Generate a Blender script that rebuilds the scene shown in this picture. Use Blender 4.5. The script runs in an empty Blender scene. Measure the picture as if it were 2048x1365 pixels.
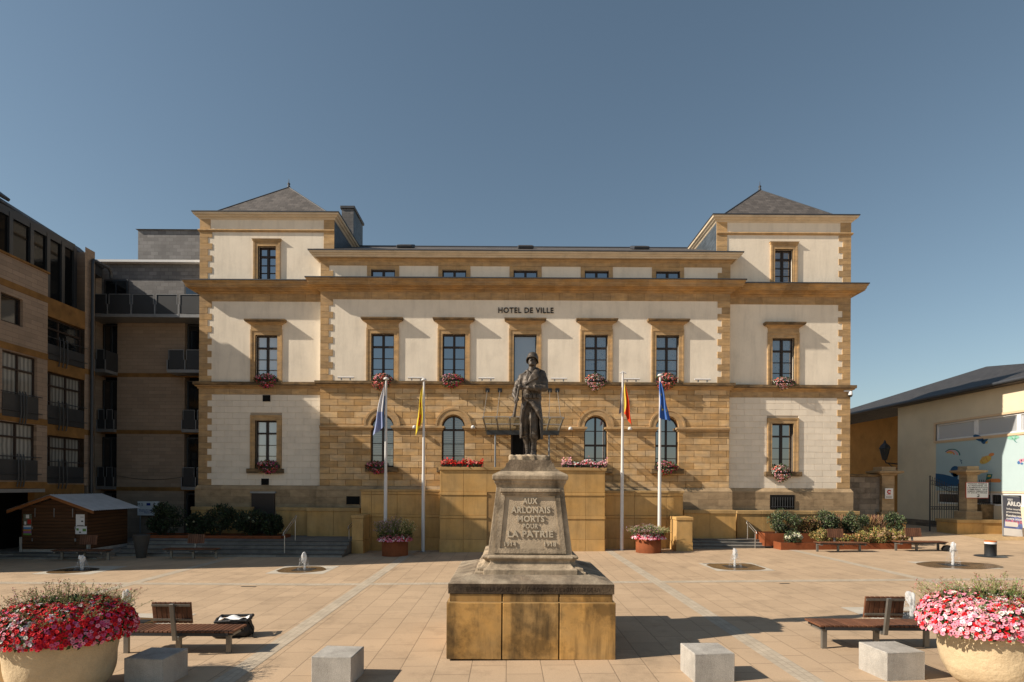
import bpy, bmesh, math, random
import numpy as np
from mathutils import Vector, Matrix, noise
random.seed(7)
R = math.radians
scene = bpy.context.scene
COL = scene.collection

# ------------------------------------------------------------------ camera
FPX, PX, PY, ROLL, HC = 1160.0, 1015.0, 972.0, R(0.33), 3.0
cam = bpy.data.cameras.new("camera")
cam.sensor_width = 36.0
cam.lens = 36.0 * FPX / 2048.0
cam.shift_x = (1024 - PX) / 2048.0
cam.shift_y = (PY - 682.5) / 2048.0
cam.clip_start, cam.clip_end = 0.1, 2000.0
camo = bpy.data.objects.new("camera", cam)
camo.location = (0, 0, HC)
camo.rotation_euler = (R(90), -ROLL, 0)
COL.objects.link(camo)
scene.camera = camo

# ------------------------------------------------------------------ light
SUN_EL, SUN_AZ = 34.0, 77.0          # light travels towards +X and a little towards +Y
wd = bpy.data.worlds.new("World"); scene.world = wd; wd.use_nodes = True
nt = wd.node_tree
bg = nt.nodes["Background"]
sky = nt.nodes.new("ShaderNodeTexSky")
sky.sky_type = 'NISHITA'; sky.sun_disc = False
sky.sun_elevation = R(SUN_EL)
sky.sun_rotation = R(180 + SUN_AZ)
sky.altitude = 300; sky.air_density = 1.15; sky.dust_density = 0.5; sky.ozone_density = 1.5
hs = nt.nodes.new("ShaderNodeHueSaturation")
hs.inputs["Saturation"].default_value = 0.88
hs.inputs["Value"].default_value = 1.0; hs.inputs["Hue"].default_value = 0.487
nt.links.new(sky.outputs[0], hs.inputs["Color"])
nt.links.new(hs.outputs[0], bg.inputs["Color"])
bg.inputs["Strength"].default_value = 0.063
sl = bpy.data.lights.new("sun", 'SUN')
sl.energy = 4.7; sl.angle = R(0.5); sl.color = (1.0, 0.88, 0.73)
so = bpy.data.objects.new("sun", sl)
d = Vector((math.sin(R(SUN_AZ)) * math.cos(R(SUN_EL)), math.cos(R(SUN_AZ)) * math.cos(R(SUN_EL)), -math.sin(R(SUN_EL))))
so.rotation_euler = d.to_track_quat('-Z', 'Y').to_euler()
so.location = (-40, -10, 40)
COL.objects.link(so)
vs = scene.view_settings
vs.view_transform = 'Standard'; vs.look = 'None'; vs.gamma = 1.0; vs.exposure = 0.55
scene.render.engine = 'CYCLES'
scene.cycles.max_bounces = 6
scene.cycles.transparent_max_bounces = 16
scene.cycles.use_denoising = True

# ------------------------------------------------------------------ helpers
def W(px, py, Y):
    """photo pixel -> world X, Z at distance Y"""
    a, b = px - PX, PY - py
    u = a * math.cos(ROLL) - b * math.sin(ROLL); v = a * math.sin(ROLL) + b * math.cos(ROLL)
    return u * Y / FPX, HC + v * Y / FPX

def sst(t):
    t = max(0.0, min(1.0, t)); return t * t * (3 - 2 * t)

def gz(x, y):
    return 0.0135 * max(-6.0, min(26.0, x)) + 0.2 * sst((y - 27) / 5) * sst((x - 16) / 4)

class MB:
    """collects polygons; build() links them as ONE mesh object"""
    def __init__(s, M=None):
        s.v = []; s.f = []; s.t = []; s.m = []; s.c = []; s.M = M; s.sm = []
        s.tint = 1.0; s.mi = 0; s.smooth = False; s.col = (1, 1, 1)
    def add(s, vs, fs, cols=None):
        o = len(s.v)
        for i, p in enumerate(vs):
            p = Vector(p)
            if s.M is not None: p = s.M @ p
            s.v.append(p[:]); s.c.append(cols[i] if cols else s.col)
        for f in fs:
            s.f.append([o + i for i in f]); s.t.append(s.tint); s.m.append(s.mi); s.sm.append(s.smooth)
    def box(s, x0, x1, y0, y1, z0, z1):
        s.add([(x0,y0,z0),(x1,y0,z0),(x1,y1,z0),(x0,y1,z0),(x0,y0,z1),(x1,y0,z1),(x1,y1,z1),(x0,y1,z1)],
              [(0,3,2,1),(4,5,6,7),(0,1,5,4),(1,2,6,5),(2,3,7,6),(3,0,4,7)])
    def cbox(s, x0, x1, y0, y1, z0, z1, c=0.02):
        """box with all edges chamfered"""
        xs, ys, zs = (x0, x1), (y0, y1), (z0, z1); vs = []; idx = {}
        for i in (0,1):
            for j in (0,1):
                for k in (0,1):
                    for ax in range(3):
                        p = [xs[i], ys[j], zs[k]]
                        for q, s_ in ((0,i),(1,j),(2,k)):
                            if q != ax: p[q] += c if s_ == 0 else -c
                        idx[(i,j,k,ax)] = len(vs); vs.append(p)
        fs = []
        for ax in range(3):
            a, b = [q for q in range(3) if q != ax]
            for sd in (0,1):
                loop = []
                for (p, q) in ((0,0),(1,0),(1,1),(0,1)):
                    t = [0,0,0]; t[ax] = sd; t[a] = p; t[b] = q
                    loop.append(idx[(t[0],t[1],t[2],ax)])
                if (sd == 0) ^ (ax == 1): loop.reverse()
                fs.append(loop)
        for ax in range(3):
            a, b = [q for q in range(3) if q != ax]
            for p in (0,1):
                for q in (0,1):
                    t0 = [0,0,0]; t0[a] = p; t0[b] = q; t1 = list(t0); t1[ax] = 1
                    l = [idx[(*t0,a)], idx[(*t0,b)], idx[(*t1,b)], idx[(*t1,a)]]
                    fs.append(l)
        for i in (0,1):
            for j in (0,1):
                for k in (0,1):
                    fs.append([idx[(i,j,k,0)], idx[(i,j,k,1)], idx[(i,j,k,2)]])
        s.add(vs, fs)
    def block(s, x0, x1, z0, z1, y, d, c):
        """stone facing block on a wall at y, standing out by d towards -y"""
        s.add([(x0,y,z0),(x1,y,z0),(x1,y,z1),(x0,y,z1),(x0+c,y-d,z0+c),(x1-c,y-d,z0+c),(x1-c,y-d,z1-c),(x0+c,y-d,z1-c)],
              [(4,5,6,7),(0,1,5,4),(1,2,6,5),(2,3,7,6),(3,0,4,7)])
    def quad(s, a, b, c, d): s.add([a,b,c,d], [(0,1,2,3)])
    def prism(s, poly, y0, y1):
        """polygon in x,z (ccw seen from -y) pulled from y0 to y1"""
        n = len(poly)
        s.add([(p[0],y0,p[1]) for p in poly] + [(p[0],y1,p[1]) for p in poly],
              [tuple(range(n)), tuple(range(2*n-1, n-1, -1))] + [(i, i+n, (i+1)%n+n, (i+1)%n) for i in range(n)])
    def plate(s, poly, z0, z1):
        n = len(poly)
        s.add([(p[0],p[1],z0) for p in poly] + [(p[0],p[1],z1) for p in poly],
              [tuple(range(n-1,-1,-1)), tuple(range(n, 2*n))] + [(i, (i+1)%n, (i+1)%n+n, i+n) for i in range(n)])
    def arc(s, xc, zc, r0, r1, y0, y1, a0=0, a1=180, n=20):
        for i in range(n):
            t0, t1 = R(a0 + (a1-a0)*i/n), R(a0 + (a1-a0)*(i+1)/n)
            P = lambda r, t: (xc + r*math.cos(t), zc + r*math.sin(t))
            p = [P(r0,t0), P(r1,t0), P(r1,t1), P(r0,t1)]
            s.add([(q[0],y0,q[1]) for q in p] + [(q[0],y1,q[1]) for q in p],
                  [(0,1,2,3),(7,6,5,4),(1,5,6,2),(0,3,7,4)] + ([(0,4,5,1)] if i == 0 else []) + ([(3,2,6,7)] if i == n-1 else []))
    def sweep(s, path, prof, closed=False):
        """profile (outward, z) along a plan path; outward = right-hand side of travel"""
        n = len(path); rows = []
        for i in range(n):
            p = Vector(path[i]).to_2d()
            d0 = d1 = None
            if closed or i > 0: d0 = (p - Vector(path[i-1]).to_2d()).normalized()
            if closed or i < n-1: d1 = (Vector(path[(i+1)%n]).to_2d() - p).normalized()
            if d0 is None: d0 = d1
            if d1 is None: d1 = d0
            n0, n1 = Vector((d0.y,-d0.x)), Vector((d1.y,-d1.x))
            m = (n0 + n1); m = m / max(0.2, m.dot(n0))
            rows.append([(p.x + m.x*o, p.y + m.y*o, z) for o, z in prof])
        k = len(prof); vs = [q for r in rows for q in r]; fs = []
        for i in range(n if closed else n-1):
            j = (i+1) % n
            for a in range(k-1): fs.append((i*k+a, j*k+a, j*k+a+1, i*k+a+1))
        s.add(vs, fs)
        if not closed:
            s.add(rows[0], [tuple(range(k-1,-1,-1))]); s.add(rows[-1], [tuple(range(k))])
    def tube(s, pts, r, n=8, cap=True, r1=None):
        pts = [Vector(p) for p in pts]; m = len(pts); vs = []; fs = []
        up = None
        for i, p in enumerate(pts):
            t = (pts[min(i+1,m-1)] - pts[max(i-1,0)]).normalized()
            if up is None: up = t.orthogonal().normalized()
            up = (up - t*up.dot(t)); up = up.normalized() if up.length > 1e-6 else t.orthogonal().normalized()
            bn = t.cross(up); rr = r if r1 is None else r + (r1-r)*i/(m-1)
            for k in range(n):
                a = 2*math.pi*k/n; vs.append(p + (up*math.cos(a) + bn*math.sin(a))*rr)
        for i in range(m-1):
            for k in range(n): fs.append((i*n+k, i*n+(k+1)%n, (i+1)*n+(k+1)%n, (i+1)*n+k))
        sm = s.smooth; s.smooth = n > 4; s.add(vs, fs); s.smooth = sm
        if cap: s.add(vs[:n], [tuple(range(n-1,-1,-1))]); s.add(vs[-n:], [tuple(range(n))])
    def lathe(s, prof, cx=0, cy=0, n=24, disp=None):
        vs = []; fs = []; k = len(prof)
        for r, z in prof:
            for j in range(n):
                a = 2*math.pi*j/n; q = Vector((cx + r*math.cos(a), cy + r*math.sin(a), z))
                if disp: q = disp(q, r, a)
                vs.append(q)
        for i in range(k-1):
            for j in range(n): fs.append((i*n+j, i*n+(j+1)%n, (i+1)*n+(j+1)%n, (i+1)*n+j))
        s.smooth, o = True, s.smooth; s.add(vs, fs); s.smooth = o
    def wall(s, x0, x1, z0, z1, y, holes=(), depth=0.25):
        """wall sheet facing -y with openings (x0,x1,z0,z1,arched) and their reveals"""
        xs = sorted({x0, x1} | {q for h in holes for q in h[:2] if x0 < q < x1})
        zl = {z0, z1}
        for h in holes:
            zl |= {q for q in (h[2], h[3]) if z0 < q < z1}
            if h[4]: zl.add(h[3] + (h[1]-h[0])/2)
        zs = sorted(zl)
        for i in range(len(xs)-1):
            for j in range(len(zs)-1):
                cx, cz = (xs[i]+xs[i+1])/2, (zs[j]+zs[j+1])/2; skip = False
                for h in holes:
                    zt = h[3] + ((h[1]-h[0])/2 if h[4] else 0)
                    if h[0] < cx < h[1] and h[2] < cz < zt: skip = True
                if not skip: s.quad((xs[i],y,zs[j]),(xs[i+1],y,zs[j]),(xs[i+1],y,zs[j+1]),(xs[i],y,zs[j+1]))
        for h in holes:
            a, b, c, d_, ar = h; e = y + depth
            c = max(c, z0)
            s.quad((a,y,c),(a,y,d_),(a,e,d_),(a,e,c)); s.quad((b,y,c),(b,e,c),(b,e,d_),(b,y,d_))
            s.quad((a,y,c),(a,e,c),(b,e,c),(b,y,c))
            if not ar: s.quad((a,y,d_),(b,y,d_),(b,e,d_),(a,e,d_))
            else:
                r = (b-a)/2; xc = (a+b)/2; n = 20
                P = [(xc + r*math.cos(math.pi*i/n), d_ + r*math.sin(math.pi*i/n)) for i in range(n+1)]
                for i in range(n):
                    p, q = P[i], P[i+1]
                    s.quad((p[0],y,p[1]),(q[0],y,q[1]),(q[0],e,q[1]),(p[0],e,p[1]))
                    s.quad((p[0],y,p[1]),(p[0],y,d_+r),(q[0],y,d_+r),(q[0],y,q[1]))
    def build(s, name, mats, parent=None, loc=None, smooth=None):
        me = bpy.data.meshes.new(name)
        me.from_pydata(s.v, [], s.f)
        if not isinstance(mats, (list, tuple)): mats = [mats]
        for m in mats: me.materials.append(m)
        n = len(me.polygons)
        if len(mats) > 1: me.polygons.foreach_set("material_index", s.m)
        me.polygons.foreach_set("use_smooth", [bool(q) for q in (s.sm if smooth is None else [smooth]*n)])
        at = me.attributes.new("tint", 'FLOAT', 'FACE'); at.data.foreach_set("value", s.t)
        if any(c != (1,1,1) for c in s.c):
            ca = me.attributes.new("col", 'FLOAT_COLOR', 'POINT')
            ca.data.foreach_set("color", [q for c in s.c for q in (c[0],c[1],c[2],1.0)])
        me.update()
        o = bpy.data.objects.new(name, me); COL.objects.link(o)
        if loc is not None: o.location = loc
        if parent is not None: o.parent = parent
        return o

def tag(o, label=None, cat=None, group=None, kind=None):
    for k, v in (("label",label),("category",cat),("group",group),("kind",kind)):
        if v: o[k] = v
    return o
def thing(name, label, cat, loc=(0,0,0), rz=0.0, group=None):
    o = bpy.data.objects.new(name, None); o.empty_display_size = 0.2
    COL.objects.link(o); o.location = loc; o.rotation_euler = (0,0,rz)
    return tag(o, label, cat, group)
def dup(o, parent=None, loc=None, rz=None, label=None):
    c = o.copy(); COL.objects.link(c)
    if parent is not None: c.parent = parent
    if loc is not None: c.location = loc
    if rz is not None: c.rotation_euler = (0,0,rz)
    if label: c["label"] = label
    for ch in list(o.children): dup(ch, c)
    return c
def bevel(o, w=0.01, seg=1):
    m = o.modifiers.new("bevel", 'BEVEL'); m.width = w; m.segments = seg; m.limit_method = 'ANGLE'; m.angle_limit = R(40)
    return o
def text_mesh(name, body, mat, parent, width, height, depth, mtx, bold=0.0, spacing=1.0):
    """lettering lying in local x,z facing -y, fitted to width x height around the origin, then moved by mtx"""
    cu = bpy.data.curves.new(name, 'FONT'); cu.body = body; cu.size = 1.0; cu.extrude = 0.5; cu.offset = bold
    cu.align_x = 'CENTER'; cu.space_character = spacing; cu.resolution_u = 3
    ob = bpy.data.objects.new(name, cu); COL.objects.link(ob)
    bpy.context.view_layer.update()
    me = bpy.data.meshes.new_from_object(ob.evaluated_get(bpy.context.evaluated_depsgraph_get()))
    bpy.data.objects.remove(ob); bpy.data.curves.remove(cu)
    xs = [v.co.x for v in me.vertices]; ys = [v.co.y for v in me.vertices]
    cx, cy = (min(xs)+max(xs))/2, (min(ys)+max(ys))/2
    fx = width/(max(xs)-min(xs)); fy = height/(max(ys)-min(ys))
    for v in me.vertices:
        v.co = mtx @ Vector(((v.co.x-cx)*fx, -(v.co.z)*depth, (v.co.y-cy)*fy))
    me.materials.clear(); me.materials.append(mat); me.name = name
    o = bpy.data.objects.new(name, me); COL.objects.link(o)
    if parent is not None: o.parent = parent
    return o
T = Matrix.Translation
def RZ(a): return Matrix.Rotation(a, 4, 'Z')
def RX(a): return Matrix.Rotation(a, 4, 'X')

# ------------------------------------------------------------------ materials
def mat(name, col, rough=0.85, var=0.15, scale=2.0, stretch=(1,1,1), bump=0.0, bscale=60.0, tint=False, vcol=False,
        metal=0.0, spec=0.3, streak=0.0, lim=(0.48,0.78,0.5,0.72), fine=0.0, brick=None, wave=None, trans=0.0, dirt=0.0, emis=None, col2=None, tcol=None):
    m = bpy.data.materials.new(name); m.use_nodes = True
    t = m.node_tree; N = t.nodes; L = t.links
    b = N["Principled BSDF"]
    b.inputs["Roughness"].default_value = rough; b.inputs["Metallic"].default_value = metal
    b.inputs["Specular IOR Level"].default_value = spec
    tc = N.new("ShaderNodeTexCoord")
    def mapping(sc, rot=(0,0,0), loc=(0,0,0)):
        mp = N.new("ShaderNodeMapping"); mp.inputs["Scale"].default_value = sc
        mp.inputs["Rotation"].default_value = rot; mp.inputs["Location"].default_value = loc
        L.new(tc.outputs["Object"], mp.inputs["Vector"]); return mp.outputs[0]
    def noise_(sc, vec, det=5.0, ro=0.6):
        n = N.new("ShaderNodeTexNoise"); n.inputs["Scale"].default_value = sc; n.inputs["Detail"].default_value = det
        n.inputs["Roughness"].default_value = ro
        L.new(vec, n.inputs["Vector"]); return n.outputs["Fac"]
    def ramp(fac, a, b_, lo=0.3, hi=0.7):
        mr = N.new("ShaderNodeMapRange"); mr.inputs[1].default_value = lo; mr.inputs[2].default_value = hi
        mr.inputs[3].default_value = a; mr.inputs[4].default_value = b_; L.new(fac, mr.inputs[0]); return mr.outputs[0]
    def mulc(c, f):
        mx = N.new("ShaderNodeVectorMath"); mx.operation = 'SCALE'
        L.new(c, mx.inputs[0]); L.new(f, mx.inputs["Scale"]); return mx.outputs[0]
    if vcol:
        a = N.new("ShaderNodeAttribute"); a.attribute_name = "col"; c = a.outputs["Color"]
    else:
        rgb = N.new("ShaderNodeRGB"); rgb.outputs[0].default_value = (*col, 1); c = rgb.outputs[0]
        if col2 is not None:
            mx = N.new("ShaderNodeMix"); mx.data_type = 'RGBA'
            L.new(ramp(noise_(scale*0.6, mapping(stretch, loc=(7,3,1))), 0, 1, 0.38, 0.62), mx.inputs[0])
            L.new(c, mx.inputs[6]); mx.inputs[7].default_value = (*col2, 1); c = mx.outputs[2]
    if var: c = mulc(c, ramp(noise_(scale, mapping(stretch)), 1-var, 1+var))
    if fine: c = mulc(c, ramp(noise_(90.0, mapping((1,1,1)), 3.0), 1-fine, 1+fine))
    if streak: c = mulc(c, ramp(noise_(2.2, mapping((1.6,1.6,0.22), loc=(3,1,5)), 6.0, 0.65), 1.0, 1-streak, lim[0], lim[1]))
    if dirt: c = mulc(c, ramp(noise_(1.1, mapping((1,1,1), loc=(11,4,2)), 8.0, 0.7), 1.0, 1-dirt, lim[2], lim[3]))
    if tint:
        a = N.new("ShaderNodeAttribute"); a.attribute_name = "tint"
        if tcol is not None:                       # every stone has its own hue between two quarry colours
            mx = N.new("ShaderNodeMix"); mx.data_type = 'RGBA'; mx.blend_type = 'MULTIPLY'; mx.inputs[0].default_value = 1.0
            m2 = N.new("ShaderNodeMix"); m2.data_type = 'RGBA'
            m2.inputs[6].default_value = (*tcol[0], 1); m2.inputs[7].default_value = (*tcol[1], 1)
            L.new(ramp(a.outputs["Fac"], 0, 1, tcol[2], tcol[3]), m2.inputs[0])
            L.new(c, mx.inputs[6]); L.new(m2.outputs[2], mx.inputs[7]); c = mx.outputs[2]
        else: c = mulc(c, a.outputs["Fac"])
    hgt = None
    if brick:
        bw, bh, ms, mc, cv, ax = brick
        br = N.new("ShaderNodeTexBrick"); br.inputs["Scale"].default_value = 1.0
        br.inputs["Brick Width"].default_value = bw; br.inputs["Row Height"].default_value = bh
        br.inputs["Mortar Size"].default_value = ms; br.inputs["Mortar Smooth"].default_value = 0.3
        br.inputs["Color1"].default_value = (1-cv,)*3 + (1,); br.inputs["Color2"].default_value = (1+cv,)*3 + (1,)
        br.inputs["Mortar"].default_value = (mc,)*3 + (1,)
        sp = N.new("ShaderNodeSeparateXYZ"); L.new(tc.outputs["Object"], sp.inputs[0])
        cb = N.new("ShaderNodeCombineXYZ")
        L.new(sp.outputs["XYZ".index(ax[0])], cb.inputs[0]); L.new(sp.outputs["XYZ".index(ax[1])], cb.inputs[1])
        L.new(cb.outputs[0], br.inputs["Vector"])
        mx = N.new("ShaderNodeVectorMath"); mx.operation = 'MULTIPLY'
        L.new(c, mx.inputs[0]); L.new(br.outputs["Color"], mx.inputs[1]); c = mx.outputs[0]
        inv = N.new("ShaderNodeMath"); inv.operation = 'SUBTRACT'; inv.inputs[0].default_value = 1.0
        L.new(br.outputs["Fac"], inv.inputs[1]); hgt = inv.outputs[0]
    if wave:
        ax, per, dep = wave
        wv = N.new("ShaderNodeTexWave"); wv.wave_type = 'BANDS'; wv.bands_direction = ax; wv.wave_profile = 'SIN'
        wv.inputs["Scale"].default_value = 1.0/per*0.314; wv.inputs["Distortion"].default_value = 0.0
        L.new(tc.outputs["Object"], wv.inputs["Vector"])
        c = mulc(c, ramp(wv.outputs["Fac"], 1-dep, 1.0, 0.0, 0.35)); hgt = wv.outputs["Fac"]
    L.new(c, b.inputs["Base Color"])
    nrm = None
    if bump:
        bp = N.new("ShaderNodeBump"); bp.inputs["Strength"].default_value = bump; bp.inputs["Distance"].default_value = 0.02
        L.new(noise_(bscale, mapping((1,1,1)), 6.0, 0.65), bp.inputs["Height"]); nrm = bp.outputs[0]
    if hgt is not None:
        bp = N.new("ShaderNodeBump"); bp.inputs["Strength"].default_value = 0.6; bp.inputs["Distance"].default_value = 0.012
        L.new(hgt, bp.inputs["Height"])
        if nrm is not None: L.new(nrm, bp.inputs["Normal"])
        nrm = bp.outputs[0]
    if nrm is not None: L.new(nrm, b.inputs["Normal"])
    if trans: b.inputs["Transmission Weight"].default_value = trans
    return m

def glass_mat(name, base, refl=0.4, rough=0.03, pattern=None, bump=0.0):
    m = bpy.data.materials.new(name); m.use_nodes = True
    t = m.node_tree; N = t.nodes; L = t.links
    for n in list(N): N.remove(n)
    out = N.new("ShaderNodeOutputMaterial"); mix = N.new("ShaderNodeMixShader")
    df = N.new("ShaderNodeBsdfDiffuse"); gl = N.new("ShaderNodeBsdfGlossy"); gl.inputs["Roughness"].default_value = rough
    gl.inputs["Color"].default_value = (0.92, 0.95, 1.0, 1)
    df.inputs["Color"].default_value = (*base, 1)
    tc = N.new("ShaderNodeTexCoord")
    if pattern == 'lace':
        vo = N.new("ShaderNodeTexVoronoi"); vo.inputs["Scale"].default_value = 7.0
        L.new(tc.outputs["Object"], vo.inputs["Vector"])
        mr = N.new("ShaderNodeMapRange"); mr.inputs[1].default_value = 0.15; mr.inputs[2].default_value = 0.3
        L.new(vo.outputs["Distance"], mr.inputs[0])
        mx = N.new("ShaderNodeMix"); mx.data_type = 'RGBA'
        mx.inputs[6].default_value = (base[0]*0.35, base[1]*0.4, base[2]*0.5, 1); mx.inputs[7].default_value = (*base, 1)
        L.new(mr.outputs[0], mx.inputs[0]); L.new(mx.outputs[2], df.inputs["Color"])
    if pattern in ('slats', 'drapes'):
        wv = N.new("ShaderNodeTexWave"); wv.bands_direction = 'Z' if pattern == 'slats' else 'Y'
        wv.inputs["Scale"].default_value = 3.4 if pattern == 'slats' else 1.6
        wv.inputs["Distortion"].default_value = 0.0 if pattern == 'slats' else 1.5
        L.new(tc.outputs["Object"], wv.inputs["Vector"])
        mx = N.new("ShaderNodeMix"); mx.data_type = 'RGBA'
        mx.inputs[6].default_value = (base[0]*0.45, base[1]*0.45, base[2]*0.45, 1); mx.inputs[7].default_value = (*base, 1)
        L.new(wv.outputs["Fac"], mx.inputs[0]); L.new(mx.outputs[2], df.inputs["Color"])
    if bump:
        nz = N.new("ShaderNodeTexNoise"); nz.inputs["Scale"].default_value = 1.3; L.new(tc.outputs["Object"], nz.inputs["Vector"])
        bp = N.new("ShaderNodeBump"); bp.inputs["Strength"].default_value = bump; bp.inputs["Distance"].default_value = 0.02
        L.new(nz.outputs["Fac"], bp.inputs["Height"]); L.new(bp.outputs[0], gl.inputs["Normal"])
    mix.inputs[0].default_value = refl
    L.new(df.outputs[0], mix.inputs[1]); L.new(gl.outputs[0], mix.inputs[2]); L.new(mix.outputs[0], out.inputs[0])
    return m

M = {}
M['render'] = mat("cream_render", (0.82,0.735,0.605), 0.9, 0.06, 0.7, bump=0.35, bscale=9.0, dirt=0.10, streak=0.15)
M['cream_block'] = mat("cream_block", (0.79,0.705,0.585), 0.9, 0.06, 1.5, tint=True, bump=0.2, bscale=30, streak=0.08)
M['stone'] = mat("sandstone", (0.50,0.325,0.155), 0.88, 0.2, 2.2, (1,1,3), bump=0.35, bscale=30, tint=True, streak=0.25, col2=(0.42,0.285,0.155))
M['cream_joint'] = mat("cream_joint", (0.40,0.33,0.25), 0.95, 0.1, 3.0)
M['rustic'] = mat("rusticated_sandstone", (0.64,0.42,0.20), 0.88, 0.18, 2.2, (1,1,3), bump=0.35, bscale=30, tint=True, streak=0.2, dirt=0.15, col2=(0.53,0.38,0.22), tcol=((0.76,0.68,0.56),(1.12,1.14,1.18),0.7,1.25))
M['stone_joint'] = mat("sandstone_joint", (0.33,0.20,0.085), 0.95, 0.2, 3.0)
M['cornice'] = mat("cornice_stone", (0.46,0.275,0.11), 0.88, 0.22, 1.6, (1,1,4), bump=0.3, bscale=25, tint=True, dirt=0.35, col2=(0.37,0.245,0.13),
                   brick=(1.15,4.0,0.004,1.25,0.12,'XZ'))
M['cornice_pale'] = mat("painted_cornice", (0.66,0.555,0.41), 0.8, 0.1, 1.5, (1,1,4), dirt=0.25)
M['ledge'] = mat("weathered_ledge", (0.115,0.082,0.05), 0.95, 0.35, 3.0, (1,1,3), bump=0.3, bscale=30, dirt=0.4, col2=(0.24,0.155,0.075))
M['plinth'] = mat("plinth_stone", (0.36,0.26,0.155), 0.92, 0.22, 2.0, (1,1,2), bump=0.5, bscale=18, dirt=0.3, brick=(1.0,0.34,0.006,0.7,0.15,'XZ'))
M['zinc'] = mat("zinc", (0.045,0.05,0.06), 0.55, 0.15, 2.0, spec=0.4)
M['slate'] = mat("roof_slate", (0.105,0.093,0.085), 0.65, 0.2, 2.0, spec=0.35, brick=(0.3,0.16,0.006,0.45,0.25,'XY'), bump=0.2, bscale=20)
M['slate_wall'] = mat("wall_slate", (0.155,0.15,0.15), 0.6, 0.18, 1.3, spec=0.4, brick=(0.42,0.2,0.008,0.4,0.22,'XZ'), bump=0.25, bscale=12)
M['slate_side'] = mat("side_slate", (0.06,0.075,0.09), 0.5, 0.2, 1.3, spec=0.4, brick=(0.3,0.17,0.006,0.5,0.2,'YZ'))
M['frame'] = mat("dark_window_frame", (0.028,0.018,0.014), 0.5, 0.1, 5.0, spec=0.4)
M['black'] = mat("void_black", (0.006,0.006,0.006), 0.9, 0)
M['ochre'] = mat("ochre_panel", (0.55,0.325,0.11), 0.7, 0.13, 1.2, tint=True, streak=0.3, dirt=0.2, spec=0.3, col2=(0.49,0.31,0.125))
M['ochre_stain'] = mat("stained_ochre_panel", (0.56,0.31,0.088), 0.6, 0.2, 1.6, tint=True, streak=0.65, dirt=0.6, spec=0.35, col2=(0.42,0.26,0.10), lim=(0.46,0.66,0.47,0.62))
M['ochre_cope'] = mat("ochre_coping", (0.43,0.28,0.12), 0.8, 0.15, 1.5, streak=0.2, dirt=0.3)
M['monument'] = mat("monument_stone", (0.42,0.335,0.235), 0.95, 0.25, 3.0, bump=0.6, bscale=26, dirt=0.6, streak=0.6, fine=0.12, lim=(0.46,0.7,0.48,0.66))
M['monument_dark'] = mat("blackened_stone", (0.20,0.155,0.11), 0.95, 0.35, 4.0, bump=0.7, bscale=24, dirt=0.55, fine=0.2, col2=(0.31,0.255,0.185), streak=0.4)
M['black_stone'] = mat("lichened_black_stone", (0.045,0.032,0.022), 0.95, 0.4, 4.0, bump=0.7, bscale=24, fine=0.25, col2=(0.10,0.072,0.045))
M['letter_stone'] = mat("letter_stone", (0.44,0.375,0.28), 0.9, 0.15, 5.0, bump=0.3, bscale=60)
M['bronze'] = mat("bronze", (0.085,0.069,0.054), 0.5, 0.45, 9.0, metal=0.2, spec=0.4, bump=0.3, bscale=45, streak=0.6, dirt=0.5)
M['concrete'] = mat("concrete", (0.43,0.405,0.365), 0.92, 0.12, 4.0, bump=0.6, bscale=70, fine=0.25, dirt=0.3, streak=0.25)
M['step'] = mat("grey_step_stone", (0.22,0.205,0.18), 0.9, 0.2, 3.0, tint=True, bump=0.3, bscale=40, brick=(1.4,5.0,0.006,0.5,0.3,'XZ'))
M['plaza'] = mat("plaza_paving", (0.44,0.322,0.212), 0.9, 0.09, 0.35, bump=0.25, bscale=70, fine=0.14, dirt=0.22, lim=(.5,.8,.52,.68), brick=(0.88,0.58,0.009,0.62,0.055,'YX'))
M['stripe'] = mat("pale_paving", (0.43,0.365,0.28), 0.9, 0.12, 2.0, fine=0.1, brick=(0.18,0.12,0.006,0.75,0.07,'YX'))
M['gravel'] = mat("gravel", (0.42,0.29,0.15), 0.95, 0.25, 6.0, bump=0.8, bscale=45, fine=0.3)
M['wet'] = mat("wet_paving", (0.17,0.105,0.05), 0.25, 0.2, 2.0, spec=0.5)
M['plate'] = mat("pale_plate", (0.46,0.42,0.35), 0.85, 0.1, 3.0, fine=0.1)
M['grate'] = mat("grate", (0.03,0.03,0.03), 0.4, 0.2, 4.0, spec=0.5)
M['brick'] = mat("pale_brick", (0.28,0.215,0.16), 0.9, 0.1, 1.0, brick=(0.6,0.19,0.008,0.75,0.1,'XZ'), bump=0.2, bscale=30)
M['brick_side'] = mat("pale_brick_side", (0.265,0.20,0.15), 0.9, 0.1, 1.0, brick=(0.6,0.19,0.008,0.72,0.1,'YZ'), bump=0.2, bscale=30)
M['ochre_band'] = mat("ochre_band", (0.20,0.105,0.032), 0.85, 0.25, 2.0, dirt=0.35)
M['dark_metal'] = mat("dark_metal", (0.03,0.033,0.037), 0.45, 0.1, 3.0, spec=0.5)
M['grey_metal'] = mat("grey_metal", (0.25,0.26,0.27), 0.45, 0.1, 3.0, metal=0.4, spec=0.5)
M['steel'] = mat("brushed_steel", (0.5,0.49,0.46), 0.35, 0.08, 5.0, metal=0.8, spec=0.5)
M['bench_steel'] = mat("bench_steel", (0.20,0.19,0.17), 0.4, 0.1, 5.0, metal=0.5, spec=0.5)
M['slate_shaded'] = mat("shaded_slate", (0.045,0.043,0.043), 0.6, 0.2, 2.0, spec=0.35, brick=(0.3,0.16,0.006,0.45,0.25,'XY'), bump=0.2, bscale=20)  # roof slate with the tower's shade on the hall put into its colour
M['white_pole'] = mat("white_pole", (0.62,0.61,0.60), 0.4, 0.05, 3.0, spec=0.5)
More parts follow.
